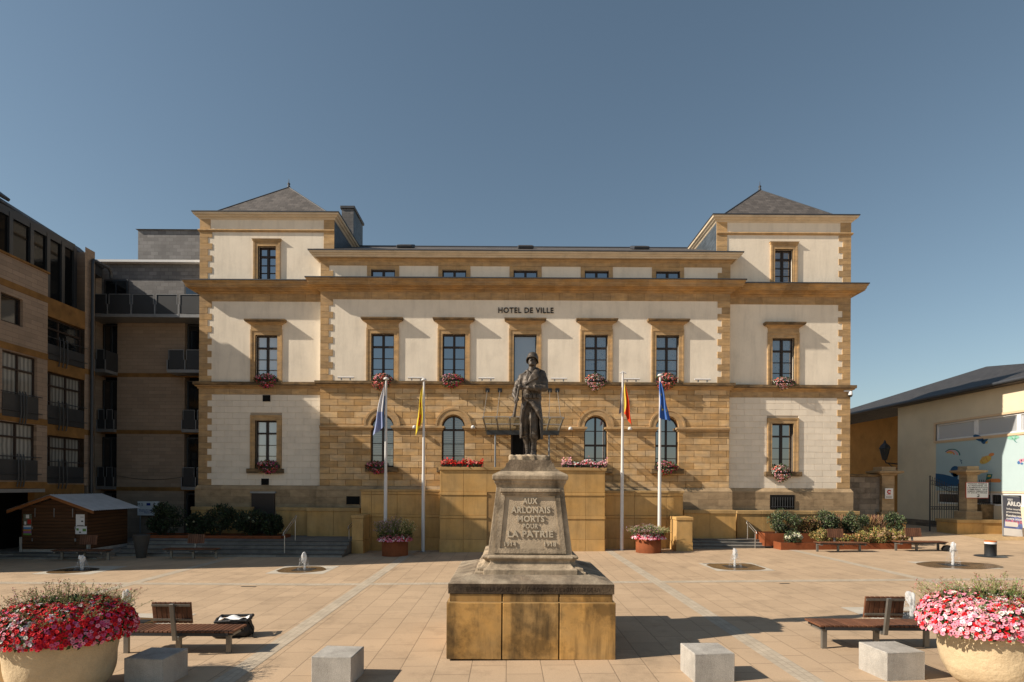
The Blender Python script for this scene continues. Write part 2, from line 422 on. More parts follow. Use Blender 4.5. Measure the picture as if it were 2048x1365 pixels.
M['white'] = mat("white_board", (0.72,0.72,0.72), 0.6, 0.04, 3.0)
M['black_print'] = mat("black_print", (0.02,0.02,0.022), 0.7, 0)
M['red_print'] = mat("red_print", (0.45,0.03,0.02), 0.6, 0)
M['wood'] = mat("bench_wood", (0.135,0.058,0.03), 0.6, 0.25, 4.0, (1,1,1), tint=True, bump=0.2, bscale=50)
M['shed_wood'] = mat("shed_wood", (0.075,0.033,0.013), 0.65, 0.3, 2.0, (0.5,0.5,6), wave=('Z',0.14,0.45))
M['corten'] = mat("corten", (0.23,0.066,0.022), 0.85, 0.2, 3.0, bump=0.2, bscale=60, streak=0.2, dirt=0.2)
M['stucco'] = mat("planter_stucco", (0.55,0.43,0.27), 0.95, 0.12, 3.0, bump=0.9, bscale=14, dirt=0.2, fine=0.08)
M['leaf'] = mat("leaf", (0.05,0.09,0.03), 0.6, 0.35, 9.0, vcol=True, spec=0.35)
M['petal'] = mat("petal", (0.5,0.05,0.05), 0.7, 0.0, vcol=True, spec=0.2)
M['soil'] = mat("soil", (0.05,0.035,0.022), 0.95, 0.3, 9.0)
M['g_sky'] = glass_mat("window_glass", (0.012,0.014,0.018), 0.35)
M['g_blind'] = glass_mat("glass_over_white_blind", (0.50,0.50,0.49), 0.22)
M['g_lace'] = glass_mat("glass_over_lace", (0.16,0.19,0.22), 0.25, pattern='lace')
M['g_slats'] = glass_mat("glass_over_slats", (0.22,0.21,0.20), 0.22, pattern='slats')
M['g_dark'] = glass_mat("dark_glass", (0.008,0.009,0.010), 0.12, 0.05)
M['g_black'] = glass_mat("black_glass", (0.006,0.007,0.008), 0.018, 0.05)
M['g_drape'] = glass_mat("glass_over_drapes", (0.26,0.26,0.24), 0.10, pattern='drapes')
M['g_frost'] = glass_mat("frosted_glass", (0.20,0.21,0.22), 0.3, 0.25)
def clear_glass(name, tint, op):
    m = bpy.data.materials.new(name); m.use_nodes = True; N = m.node_tree.nodes; L = m.node_tree.links
    for n in list(N): N.remove(n)
    o = N.new("ShaderNodeOutputMaterial"); mx = N.new("ShaderNodeMixShader"); m2 = N.new("ShaderNodeMixShader")
    tr = N.new("ShaderNodeBsdfTransparent"); tr.inputs[0].default_value = (*tint, 1); gl = N.new("ShaderNodeBsdfGlossy"); gl.inputs["Roughness"].default_value = 0.05
    df = N.new("ShaderNodeBsdfDiffuse"); df.inputs[0].default_value = (.45,.45,.42,1)
    m2.inputs[0].default_value = .5; mx.inputs[0].default_value = op
    L.new(gl.outputs[0], m2.inputs[1]); L.new(df.outputs[0], m2.inputs[2]); L.new(tr.outputs[0], mx.inputs[1]); L.new(m2.outputs[0], mx.inputs[2]); L.new(mx.outputs[0], o.inputs[0])
    return m
M['water'] = clear_glass("foaming_water", (.95,.97,.98), .62); M['water'].node_tree.nodes["Diffuse BSDF"].inputs[0].default_value = (.72,.73,.74,1); [n for n in M['water'].node_tree.nodes if n.type == 'MIX_SHADER'][1].inputs[0].default_value = .8
M['canopy'] = clear_glass("canopy_glass", (.90,.92,.90), .22)
# ------------------------------------------------------------------ ground
def make_ground():
    xs = sorted({-400,-200,-120,-80,-60,-50,-45} | set(range(-40, 46)) | {50,60,80,120,200,400})
    ys = sorted({-300,-100,-40,-20,-10,-5} | set(range(0, 46)) | {50,60,80,120,200,400,800})
    g = MB(); idx = {}
    vs = []; fs = []
    for i, x in enumerate(xs):
        for j, y in enumerate(ys):
            vs.append((x, y, gz(x, y)))
    n = len(ys)
    for i in range(len(xs)-1):
        for j in range(n-1): fs.append((i*n+j, (i+1)*n+j, (i+1)*n+j+1, i*n+j+1))
    g.add(vs, fs)
    o = g.build("plaza_ground", M['plaza']); tag(o, kind="structure")
    # pale bands of small setts
    s = MB(); e = 0.004
    for x0 in (-11.75, -4.55, 4.45, 12.7):
        w = 0.36
        for y in range(-2, 28):
            y1 = min(y+1, 27 if x0 > -5 else 24.3)
            if y1 <= y: continue
            s.add([(x0,y,gz(x0,y)+e),(x0+w,y,gz(x0+w,y)+e),(x0+w,y1,gz(x0+w,y1)+e),(x0,y1,gz(x0,y1)+e)], [(0,1,2,3)])
    ya, yb = 17.7, 18.06
    cuts = [-28,-11.75,-11.39,-6,-4.55,-4.19,4.45,4.81,12.7,13.06,26,30]
    for a, b in zip(cuts[:-1], cuts[1:]):
        if abs(b-a-0.36) < 0.01: continue
        s.add([(a,ya,gz(a,ya)+e),(b,ya,gz(b,ya)+e),(b,yb,gz(b,yb)+e),(a,yb,gz(a,yb)+e)], [(0,1,2,3)])
    tag(s.build("paving_bands", M['stripe']), kind="structure")
    gr = MB()
    for i in range(8):
        x0, x1 = 24.2+i, 25.2+i
        for y0, y1 in ((29.0,30.0),(30.0,31.0),(31.0,32.2)):
            gr.add([(x0,y0,gz(x0,y0)+.006),(x1,y0,gz(x1,y0)+.006),(x1,y1,gz(x1,y1)+.006),(x0,y1,gz(x0,y1)+.006)], [(0,1,2,3)])
    tag(gr.build("gravel_strip", M['gravel']), kind="structure")
    # terraces: raised paving in front of the buildings, with steps
    t = MB(); t2 = MB()
    def steps(x0, x1, y, zt, n, tread, back, zb=-0.3):
        zg = gz((x0+x1)/2, y); h = (zt-zg)/n
        for k in range(n):
            t.tint = random.uniform(0.85, 1.1)
            y0 = y + k*tread; y1 = y0 + tread + 0.02 if k < n-1 else back
            t.box(x0, x1, y0, y1, zb, zg + (k+1)*h - (0.0 if k == n-1 else 0.0))
            t2.box(x0, x1, y0-0.018, y0-0.001, zg+(k+1)*h-0.03, zg+(k+1)*h-0.002)
    steps(-16.6, -7.0, 24.6, 0.5, 4, 0.36, 29.3)
    steps(-30, -16.62, 23.5, 0.12, 2, 0.36, 31)
    steps(8.35, 12.3, 27.0, 0.5, 3, 0.3, 28.9)
    steps(12.32, 12.75, 27.0, 0.28, 1, 0.3, 27.9)
    tag(t.build("terrace_steps", M['step']), kind="structure"); tag(t2.build("step_nosings", mat('dark_nosing',(0.05,0.05,0.052),.8,.2,3)), kind="structure")
make_ground()

# ------------------------------------------------------------------ town hall
XC, YW, YM = 0.84, 29.45, 29.0          # axis, plane of the wings, plane of the middle block
HM, HO, HT = 10.24, 16.53, 9.70         # half widths: middle block, whole front, inner side of the towers
TC = (HT + HO)/2
hall = thing("town_hall", "cream and sandstone town hall with two slate-roofed corner towers facing the square", "town hall", (0,0,0))
WX = [XC + 3.56*k for k in (-2,-1,0,1,2)]
TX = [XC - TC, XC + TC]
W1 = (8.19, 10.57, 1.14)                 # first-floor windows: z0, z1, width
GA = (3.90, 5.91, 1.15)                  # arched ground-floor windows: z0, spring, width

def courses(mb, x0, x1, z0, z1, y, h, L, holes, d, c, tint=(0.85,1.12), inner=None):
    n = int(round((z1-z0)/h)); h = (z1-z0)/n
    for k in range(n):
        a, b = z0 + k*h, z0 + (k+1)*h; zc = (a+b)/2
        gaps = []
        for hx0, hx1, hz0, hz1, ar in holes:
            r = (hx1-hx0)/2; xc = (hx0+hx1)/2; top = hz1 + (r if ar else 0)
            if b <= hz0 + 0.02 or a >= top - 0.0: continue
            if ar and a > hz1:
                r = math.sqrt(max(0.0, r*r - (a-hz1)**2))
            if r > 0: gaps.append((xc-r, xc+r))
        gaps.sort(); segs = []; cur = x0
        for g0, g1 in gaps:
            if g0 > cur: segs.append((cur, min(g0, x1)))
            cur = max(cur, g1)
        if cur < x1: segs.append((cur, x1))
        off = (k % 2)*L/2
        for s0, s1 in segs:
            p = s0
            j = math.ceil((s0 - off + 0.12)/L)
            while p < s1 - 1e-4:
                q = off + j*L; j += 1
                if q <= p + 0.14: continue
                if q > s1 - 0.14: q = s1
                mb.tint = random.uniform(*tint)
                mb.block(p, q, a, b, y, d*random.uniform(0.9,1.1), c)
                p = q

def quoin(par, xe, sgn, z0, z1, y, h=0.315, long=0.63, short=0.42, d=0.025, ret=0.0, start=0):
    """corner stones from the edge xe inwards (sgn = direction)"""
    n = int(round((z1-z0)/h)); h = (z1-z0)/n; mb = MB()
    for k in range(n):
        w = long if (k+start) % 2 == 0 else short
        mb.tint = random.uniform(0.82, 1.15)
        a, b = (xe, xe+w) if sgn > 0 else (xe-w, xe)
        mb.block(a, b, z0+k*h, z0+(k+1)*h, y, d, 0.006)
    mb.build("quoins", M['stone'], par)

def make_hall():
    # openings
    cen1 = [(x-.57, x+.57, W1[0], W1[1], False) for x in WX]
    att = [(x-.6, x+.6, 13.25, 13.78, False) for x in WX]
    gar = [(x-GA[2]/2, x+GA[2]/2, GA[0], GA[1], True) for x in WX]
    gar[2] = (WX[2]-.68, WX[2]+.62, 3.2, 5.75, False)
    win1 = [(x-.56, x+.56, W1[0], W1[1], False) for x in TX]
    wing = [(x-.55, x+.55, 3.80, 6.24, False) for x in TX]
    wint = [(x-.46, x+.46, 13.3, 15.08, False) for x in TX]
    xl, xr = XC-HM, XC+HM
    # walls
    w = MB()
    w.wall(xl, xr, 8.19, 14.6, YM, cen1 + att, 0.3)
    for x, sg in ((xl,-1),(xr,1)):
        w.quad((x,YM,0),(x,YM,14.6),(x,YW+.6,14.6),(x,YW+.6,0)) if sg < 0 else w.quad((x,YM,0),(x,YW+.6,0),(x,YW+.6,14.6),(x,YM,14.6))
    for k, (a, b) in enumerate(((XC-HO, xl), (xr, XC+HO))):
        w.wall(a, b, 8.19, 13.1, YW, [win1[k]], 0.3)
        ta, tb = (XC-HO, XC-HT) if k == 0 else (XC+HT, XC+HO)
        w.wall(ta, tb, 13.1, 16.6, YW, [wint[k]], 0.28)
    # outer flanks, back
    for x, sg in ((XC-HO,-1),(XC+HO,1)):
        p = [(x,YW,0),(x,36.5,0),(x,36.5,16.6),(x,YW,16.6)]
        w.quad(*(p if sg > 0 else p[::-1]))
    w.quad((XC+HO,36.5,0),(XC-HO,36.5,0),(XC-HO,36.5,16.6),(XC+HO,36.5,16.6))
    w.box(XC-HO,XC+HO,36.52,50,0,15.6)  # unseen rear body, added deep and tall enough to shade the orange wall
    w.build("rendered_wall", M['render'], hall)
    # inner tower flanks, hung with slate
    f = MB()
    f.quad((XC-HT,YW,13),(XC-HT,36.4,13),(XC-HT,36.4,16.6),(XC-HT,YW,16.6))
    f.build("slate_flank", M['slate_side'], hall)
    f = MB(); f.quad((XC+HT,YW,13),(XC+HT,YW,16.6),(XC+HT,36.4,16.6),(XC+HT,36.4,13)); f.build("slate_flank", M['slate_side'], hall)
    # ground floor of the middle block: joint-coloured backing and projecting blocks
    b = MB(); b.wall(xl, xr, 2.6, 7.95, YM+.035, gar, 0.28); b.build("joint_wall", M['stone_joint'], hall)
    s = MB(); courses(s, xl, xr, 2.95, 7.9, YM+.035, 0.305, 0.81, gar, 0.045, 0.012, (0.70,1.25)); s.build("rusticated_stone", M['rustic'], hall)
    # ground floor of the wings: cream blocks
    for k, (a, b_) in enumerate(((XC-HO, xl), (xr, XC+HO))):
        bw = MB(); cb = MB(); bw.wall(a, b_, 2.6, 7.9, YW+.012, [wing[k]], 0.3)
        ia, ib = (a+.40, b_) if k == 0 else (a, b_-.40)
        courses(cb, ia, ib, 2.95, 7.56, YW+.012, 0.31, 0.8, [(TX[k]-.80,TX[k]+.80,3.78,6.5,False)], 0.018, 0.010, (0.95,1.04))
        quoin(hall, a if k == 0 else b_, 1 if k == 0 else -1, 2.95, 7.56, YW, long=0.66, short=0.44, d=0.03)
        bw.build("wing_wall", M['cream_joint'], hall); cb.build("cream_block_facing", M['cream_block'], hall)
        q = MB()
        for j in range(8):
            q.tint = random.uniform(0.85, 1.1); l = (b_-a)/8
            q.block(a+j*l, a+(j+1)*l, 7.56, 7.92, YW, 0.03, 0.006)
        q.build('stone_band', M['stone'], hall)
    # quoins higher up
    for k, sg in ((xl,1),(xr,-1)):
        quoin(hall, k, sg, 8.19, 12.28, YM); quoin(hall, k, sg, 13.1, 14.0, YM, h=0.3, start=1)
    quoin(hall, XC-HO, 1, 8.19, 12.28, YW); quoin(hall, XC+HO, -1, 8.19, 12.28, YW)
    for k in (0, 1):
        oe, ie = ((XC-HO, XC-HT), (XC+HO, XC+HT))[k]; so_ = 1 if k == 0 else -1
        quoin(hall, oe, so_, 13.1, 15.82, YW); quoin(hall, ie, -so_, 13.1, 15.82, YW, long=0.54, short=0.54)
        quoin(hall, oe, so_, 15.92, 16.5, YW, h=0.6, long=0.54, short=0.54); quoin(hall, ie, -so_, 15.92, 16.5, YW, h=0.6, long=0.54, short=0.54)
    # friezes
    fr = MB(); f2 = MB()
    n = 24
    for j in range(n):
        fr.tint = random.uniform(0.8, 1.05); l = 2*HM/n
        fr.block(xl+j*l, xl+(j+1)*l, 12.28, 12.72, YM, 0.025, 0.005)
        fr.tint = random.uniform(0.85, 1.1)
        f2.block(xl+j*l, xl+(j+1)*l, 13.97, 14.2, YM, 0.03, 0.005)
    fr.build("frieze", M['stone'], hall); f2.build("frieze", M['stone'], hall)
    for a, b_ in ((XC-HO, xl), (xr, XC+HO)):
        fr = MB()
        for j in range(7):
            fr.tint = random.uniform(0.8, 1.05); l = (b_-a)/7
            fr.block(a+j*l, a+(j+1)*l, 12.28, 12.72, YW, 0.025, 0.005)
        fr.build("frieze", M['stone'], hall)
    plan = [(XC-HO,36.5),(XC-HO,YW),(xl,YW),(xl,YM),(xr,YM),(xr,YW),(XC+HO,YW),(XC+HO,36.5)]
    c = MB(); c.sweep(plan, [(0,12.64),(.05,12.67),(.07,12.74),(.17,12.765),(.20,12.82),(.34,12.84),(.36,12.865),(.46,12.87),(.47,12.93),(.50,12.95),(.52,13.05),(.565,13.09),(.57,13.165),(0,13.2)])
    c.build("main_cornice", M['cornice'], hall)
    c = MB(); c.sweep(plan, [(0.000,13.205),(0.588,13.175),(0.605,13.165),(0.605,13.215),(0.000,13.26)]); c.build("cornice_flashing", M['zinc'], hall)
    top = [(xl,33.5),(xl,YM),(xr,YM),(xr,33.5)]
    c = MB(); c.sweep(top, [(0,14.16),(.06,14.2),(.10,14.27),(.2,14.29)]); c.build("bed_moulding", M['stone'], hall)
    c = MB(); c.sweep(top, [(0,14.26),(.12,14.275),(.15,14.30),(.28,14.31),(.29,14.38),(.34,14.395),(.37,14.45),(.44,14.47),(.46,14.55),(0,14.6)]); c.build("eaves_cornice", M['cornice_pale'], hall)
    c = MB(); c.sweep(top, [(0.222,14.57),(0.474,14.545),(0.496,14.55),(0.496,14.6),(0.000,14.64)]); c.build("gutter", M['zinc'], hall)
    c = MB(); c.sweep(plan, [(0,7.83),(.05,7.85),(.08,7.93),(.14,7.95),(.16,8.0)]); c.build("string_course", M['cornice'], hall)
    c = MB(); c.sweep(plan, [(0,7.99),(.16,8.003),(.20,8.015),(.22,8.05),(.22,8.175),(0,8.205)]); c.build("string_ledge", M['ledge'], hall)
    c = MB(); c.sweep(plan, [(.12,0.2),(.12,2.78),(.04,2.93),(0,2.95)]); c.build("plinth", M['plinth'], hall)
    # impost band between the arches
    im = MB(); edges = [xl] + [e for x in WX for e in (x-.575, x+.575)] + [xr]
    for a, b_ in zip(edges[::2], edges[1::2]):
        im.sweep([(a,YM+.5),(a,YM),(b_,YM),(b_,YM+.5)] if a > xl+.1 and b_ < xr-.1 else ([(a,YM),(b_,YM),(b_,YM+.3)] if a <= xl+.1 else [(a,YM+.3),(a,YM),(b_,YM)]),
                 [(0,5.74),(.05,5.78),(.07,5.84),(.13,5.86),(.13,5.95),(0,5.98)])
    im.build("impost_band", M['stone'], hall)
    # tower string, cornice, roof
    for k in (0, 1):
        a, b_ = (XC-HO, XC-HT) if k == 0 else (XC+HT, XC+HO)
        loop = [(a,36.4),(a,YW),(b_,YW),(b_,36.4)]
        c = MB(); c.sweep(loop[0:3] if k == 0 else loop[1:4], [(0,15.8),(.06,15.82),(.09,15.88),(.06,15.93),(0,15.95)]); c.build("tower_string", M['stone'], hall)
        c = MB(); c.sweep(loop, [(0.000,16.42),(0.031,16.45),(0.052,16.5),(0.135,16.54),(0.166,16.6),(0.239,16.62),(0.270,16.70),(0.000,16.76)]); c.build("tower_cornice", M['cornice_pale'], hall)
        c = MB(); c.sweep(loop, [(0.000,16.76),(0.281,16.705),(0.296,16.71),(0.296,16.76),(0.000,16.8)]); c.build("gutter", M['zinc'], hall)
        r = MB(); e = -.42; ap = ((a+b_)/2, 32.3, 19.55)
        z = 16.98
        cs = [(a-e,YW-e,z),(b_+e,YW-e,z),(b_+e,35.0,z),(a-e,35.0,z)]
        fl_ = MB(); fl_.box(a+.02,b_-.02,YW+.02,36.3,16.5,16.79); fl_.box(a+.35,b_-.35,YW+.35,35.1,16.79,16.981); fl_.build('roof_deck', M['zinc'], hall)
        for i in range(4): r.add([cs[i], cs[(i+1)%4], ap], [(0,1,2)])
        ro = r.build("tower_roof", M['slate'], hall)
        h = MB()
        for i in (0,1): h.tube([cs[i], ap], 0.035, 5)
        h.build("hip_ridge", M['zinc'], ro)
        fn = MB(); fn.lathe([(.06,19.5),(.09,19.58),(.04,19.66),(.08,19.72),(.08,19.75),(.02,19.82),(.012,20.0),(0,20.03)], ap[0], ap[1], 10)
        fn.build("finial", M['zinc'], ro)
    # main roof
    r = MB()
    r.quad((xl-.4,YM-.4,14.62),(xr+.4,YM-.4,14.62),(xr+.5,34.2,17.06),(xl-.5,34.2,17.06))
    r.quad((xr+.5,34.2,17.06),(xr+.5,40,14.6),(xl-.5,40,14.6),(xl-.5,34.2,17.06))
    rf = r.build("main_roof", M['slate'], hall)
    rr = MB(); rr.tube([(xl,34.2,17.07),(xr,34.2,17.07)], .06, 6); rr.build("roof_ridge", M['zinc'], rf)
    for px in (812, 1051, 1279):
        x, _ = W(px, 500, 31.3); zz = 14.6 + (31.3-28.5)*.4316
        m = MB(); m.M = T((x, 31.3, zz)) @ RX(math.atan(.4316)); m.cbox(-.42,.42,-.55,.55,0,.16,.03); sk = m.build("skylight", M['zinc'], rf)
        m = MB(); m.M = T((x, 31.3, zz)) @ RX(math.atan(.4316)); m.box(-.34,.34,-.47,.47,.161,.17); m.build("glazing", M['g_sky'], sk)
    # chimney
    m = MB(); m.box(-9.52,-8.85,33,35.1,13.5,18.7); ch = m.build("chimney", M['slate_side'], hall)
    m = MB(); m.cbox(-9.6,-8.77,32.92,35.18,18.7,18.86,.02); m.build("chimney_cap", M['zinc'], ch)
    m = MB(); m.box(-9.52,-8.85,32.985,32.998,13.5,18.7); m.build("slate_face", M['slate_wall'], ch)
    # name
    text_mesh("lettering", "HOTEL DE VILLE", M['frame'], hall, 2.76, 0.275, 0.05, T((XC+.03, YM-.026, 11.77)), bold=0.015, spacing=1.12)
    # windows
    def rect_window(x, z0, z1, w, y, pane, surr, lint, sill, rows=4, ow=.22):
        f = MB(); h = z1-z0; yf = y+.15; a, b_ = x-w/2, x+w/2
        f.box(a,a+.06,yf,yf+.09,z0,z1); f.box(b_-.06,b_,yf,yf+.09,z0,z1)
        f.box(a+.06,b_-.06,yf,yf+.09,z1-.07,z1); f.box(a+.06,b_-.06,yf,yf+.09,z0,z0+.09)
        f.box(x-.055,x+.055,yf-.012,yf+.085,z0+.09,z1-.07)
        zt = z1 - h*.265
        f.box(a+.06,x-.055,yf-.006,yf+.085,zt-.045,zt+.045); f.box(x+.055,b_-.06,yf-.006,yf+.085,zt-.045,zt+.045)
        for k in range(1, rows-1):
            zz = zt - .045 - (zt-.045-z0-.09)*k/(rows-1)
            f.box(a+.06,x-.055,yf+.01,yf+.08,zz-.014,zz+.014); f.box(x+.055,b_-.06,yf+.01,yf+.08,zz-.014,zz+.014)
        win = f.build("window", M['frame'], hall)
        p = MB(); p.quad((a+.03,yf+.06,z0+.03),(b_-.03,yf+.06,z0+.03),(b_-.03,yf+.06,z1-.03),(a+.03,yf+.06,z1-.03)); p.build("pane", pane, win)
        if surr:
            s = MB(); o = ow; y0 = y-.05
            s.tint = 1.0
            lo = z0
            for xa, xb, sg in ((a-o,a,1),(b_,b_+o,-1)):
                s.tint = random.uniform(.95,1.05)
                s.box(xa,xb,y0,y+.1,lo,z1+.26)
                e0, e1 = (xa-.02, xa+.06) if sg > 0 else (xb-.06, xb+.02)
                s.box(e0,e1,y0-.025,y+.09,lo,z1+.28)
            s.box(a,b_,y0,y+.1,z1,z1+.26); s.box(a-o+.06,b_+o-.06,y0-.025,y+.09,z1+.2,z1+.281)
            s.build("surround", M['stone'], win)
        if lint:
            l = MB(); l.tint = .95; l.box(a-o,b_+o,y-.06,y+.05,z1+.285,z1+.56)
            A, B = a-o, b_+o
            l.sweep([(A,y+.05),(A,y-.06),(B,y-.06),(B,y+.05)], [(0,z1+.50),(.04,z1+.525),(.07,z1+.575),(.17,z1+.60),(.18,z1+.62)])
            l.build("lintel", M['stone'], win)
            l = MB(); l.sweep([(A,y+.05),(A,y-.06),(B,y-.06),(B,y+.05)], [(0,z1+.61),(.18,z1+.623),(.22,z1+.635),(.25,z1+.70),(.25,z1+.755),(0,z1+.80)]); l.build("lintel_ledge", M['ledge'], win)
        if sill:
            l = MB(); l.cbox(a-.38,b_+.38,y-.17,y+.14,z0-.24,z0-.003,.015); l.build("sill", M['ledge'], win)
        return win
    for x, pn in zip(WX, ('g_sky','g_sky','g_frost','g_lace','g_lace')):
        if pn == 'g_frost':
            a, b_ = x-.57, x+.57; f = MB()
            f.box(a,a+.05,YM+.15,YM+.24,8.19,10.57); f.box(b_-.05,b_,YM+.15,YM+.24,8.19,10.57); f.box(a+.05,b_-.05,YM+.15,YM+.24,10.5,10.57)
            win = f.build("window", M['frame'], hall)
            p = MB(); p.quad((a+.03,YM+.21,8.19),(b_-.03,YM+.21,8.19),(b_-.03,YM+.21,10.53),(a+.03,YM+.21,10.53)); p.build("pane", M[pn], win)
            s = MB(); y0 = YM-.05; z1 = 10.57; o = .22
            for xa, xb in ((a-o,a),(b_,b_+o)): s.box(xa,xb,y0,YM+.1,8.2,z1+.26)
            s.box(a,b_,y0,YM+.1,z1,z1+.26); s.box(a-o-.02,a-o+.06,y0-.025,YM+.09,8.21,z1+.28); s.box(b_+o-.06,b_+o+.02,y0-.025,YM+.09,8.21,z1+.28); s.box(a-o+.06,b_+o-.06,y0-.025,YM+.09,z1+.2,z1+.281)
            s.build("surround", M['stone'], win)
            l = MB(); l.box(a-o,b_+o,YM-.06,YM+.05,z1+.285,z1+.56); A, B = a-o, b_+o; pth = [(A,YM+.05),(A,YM-.06),(B,YM-.06),(B,YM+.05)]
            l.sweep(pth, [(0,z1+.50),(.04,z1+.525),(.07,z1+.575),(.17,z1+.60),(.18,z1+.62)]); l.build("lintel", M['stone'], win)
            l = MB(); l.sweep(pth, [(0,z1+.61),(.18,z1+.623),(.22,z1+.635),(.25,z1+.70),(.25,z1+.755),(0,z1+.80)]); l.build("lintel_ledge", M['ledge'], win)
        else: rect_window(x, W1[0]+.01, W1[1], 1.14, YM, M[pn], True, True, False)
        # attic window
        f = MB(); a, b_ = x-.6, x+.6
        f.box(a,a+.06,YM+.1,YM+.18,13.25,13.78); f.box(b_-.06,b_,YM+.1,YM+.18,13.25,13.78); f.box(a+.06,b_-.06,YM+.1,YM+.18,13.71,13.78); f.box(x-.06,x+.06,YM+.09,YM+.17,13.25,13.71)
        win = f.build("attic_window", M['frame'], hall)
        p = MB(); p.quad((a+.03,YM+.15,13.25),(b_-.03,YM+.15,13.25),(b_-.03,YM+.15,13.75),(a+.03,YM+.15,13.75)); p.build("pane", M['g_sky'], win)
        s = MB()
        for xa, xb in ((a-.2,a),(b_,b_+.2)): s.box(xa,xb,YM-.03,YM+.08,13.2,13.78)
        s.box(a-.2,b_+.2,YM-.03,YM+.08,13.781,13.96); s.build("surround", M['stone'], win)
    for k, x in enumerate(TX):
        rect_window(x, W1[0]+.01, W1[1], 1.12, YW, M['g_blind' if k == 0 else 'g_lace'], True, True, False)
        rect_window(x, 3.80, 6.24, 1.10, YW, M['g_blind' if k == 0 else 'g_sky'], True, False, True)
        win = rect_window(x, 13.3, 15.08, .92, YW, M['g_sky' if k == 0 else 'g_slats'], True, False, False, ow=.2)
        s = MB(); a, b_ = x-.66, x+.66; s.sweep([(a,YW+.05),(a,YW-.05),(b_,YW-.05),(b_,YW+.05)], [(0,15.3),(.05,15.33),(.06,15.4),(.09,15.43),(0,15.45)]); s.build("hood_mould", M['stone'], win)
    for k, x in enumerate(WX):
        if k == 2: continue
        r = GA[2]/2; zs = GA[1]; z0 = GA[0]; yf = YM+.17; a, b_ = x-r, x+r
        f = MB(); f.arc(x, zs, r-.06, r, yf, yf+.08, n=18)
        f.box(a,a+.06,yf,yf+.08,z0,zs); f.box(b_-.06,b_,yf,yf+.08,z0,zs); f.box(a+.06,b_-.06,yf,yf+.08,z0,z0+.08)
        f.box(x-.045,x+.045,yf-.012,yf+.07,z0+.08,zs+r-.06)
        bars = ((zs-.12,.05),(zs-.82,.015),(zs-1.42,.015)) if k < 2 else ((zs-.14,.018),(zs-.86,.05),(zs-1.5,.018))
        for zz, hh in bars:
            for xa, xb in ((a+.06,x-.045),(x+.045,b_-.06)): f.box(xa,xb,yf-.004,yf+.07,zz-hh,zz+hh)
        win = f.build("arched_window", M['frame'], hall)
        p = MB(); poly = [(a+.03,z0+.03),(b_-.03,z0+.03)] + [(x+(r-.03)*math.cos(math.pi*i/18), zs+(r-.03)*math.sin(math.pi*i/18)) for i in range(19)]
        p.add([(q[0],yf+.05,q[1]) for q in poly], [tuple(range(len(poly)))]); p.build("pane", M['g_slats' if k < 2 else 'g_sky'], win)
        s = MB(); s.arc(x, zs+.06, r, r+.30, YM-.06, YM+.1, n=24); s.arc(x, zs+.06, r+.24, r+.33, YM-.085, YM+.1, n=24)
        s.build("archivolt", M['stone'], win)
        l = MB(); l.cbox(x-.82,x+.82,YM-.18,YM+.17,z0-.25,z0-.003,.015); l.build("sill", M['ledge'], win)
    # entrance door under the canopy
    d = MB(); x = WX[2]; d.box(x-.68,x+.62,YM+.2,YM+.26,3.2,5.75); dr = d.build("entrance_door", M['black'], hall)
    d = MB()
    for xa, xb in ((x-.68,x-.6),(x-.07,x+.01),(x+.54,x+.62)): d.box(xa,xb,YM+.15,YM+.199,3.2,5.7)
    d.box(x-.68,x+.62,YM+.15,YM+.198,5.7,5.75); d.build("door_frame", M['frame'], dr)
    s = MB(); s.arc(x, GA[1]+.06, .575, .88, YM-.06, YM+.03, n=24); s.build("archivolt", M['stone'], dr)
    # cellar door, cellar window, vents
    x, _ = W(529, 1030, YW)
    d = MB(); d.box(x-.58,x+.58,YW-.2,YW-.13,.5,2.55); cd = d.build("cellar_door", M['frame'], hall)
    d = MB(); d.box(x-.64,x+.64,YW-.24,YW-.125,2.552,2.64); d.build("door_lintel", M['grey_metal'], cd)
    x, _ = W(1562, 1005, YW)
    d = MB(); d.box(x-.62,x+.62,YW-.135,YW-.122,1.9,2.62); cw = d.build("cellar_window", M['black'], hall)
    d = MB()
    for i in range(9): d.tube([(x-.5+i*.125,YW-.19,1.95),(x-.5+i*.125,YW-.19,2.5)],.014,6)
    d.tube([(x-.58,YW-.19,2.02),(x+.58,YW-.19,2.02)],.018,6); d.build("grille", M['dark_metal'], cw)
    for px, py, wv, hv, yy in ((533,797,.38,.32,YW-.03),(530,964,.38,.32,YW-.03)):
        x, z = W(px, py, yy); d = MB(); d.box(x-wv/2,x+wv/2,yy-.012,yy+.02,z-hv/2,z+hv/2); d.build("vent", M['black'], hall)
    x, z = W(706, 1001, YM-.13); d = MB(); d.box(x-.33,x+.33,YM-.14,YM-.1,z-.2,z+.2); d.build("vent", M['black'], hall)
make_hall()
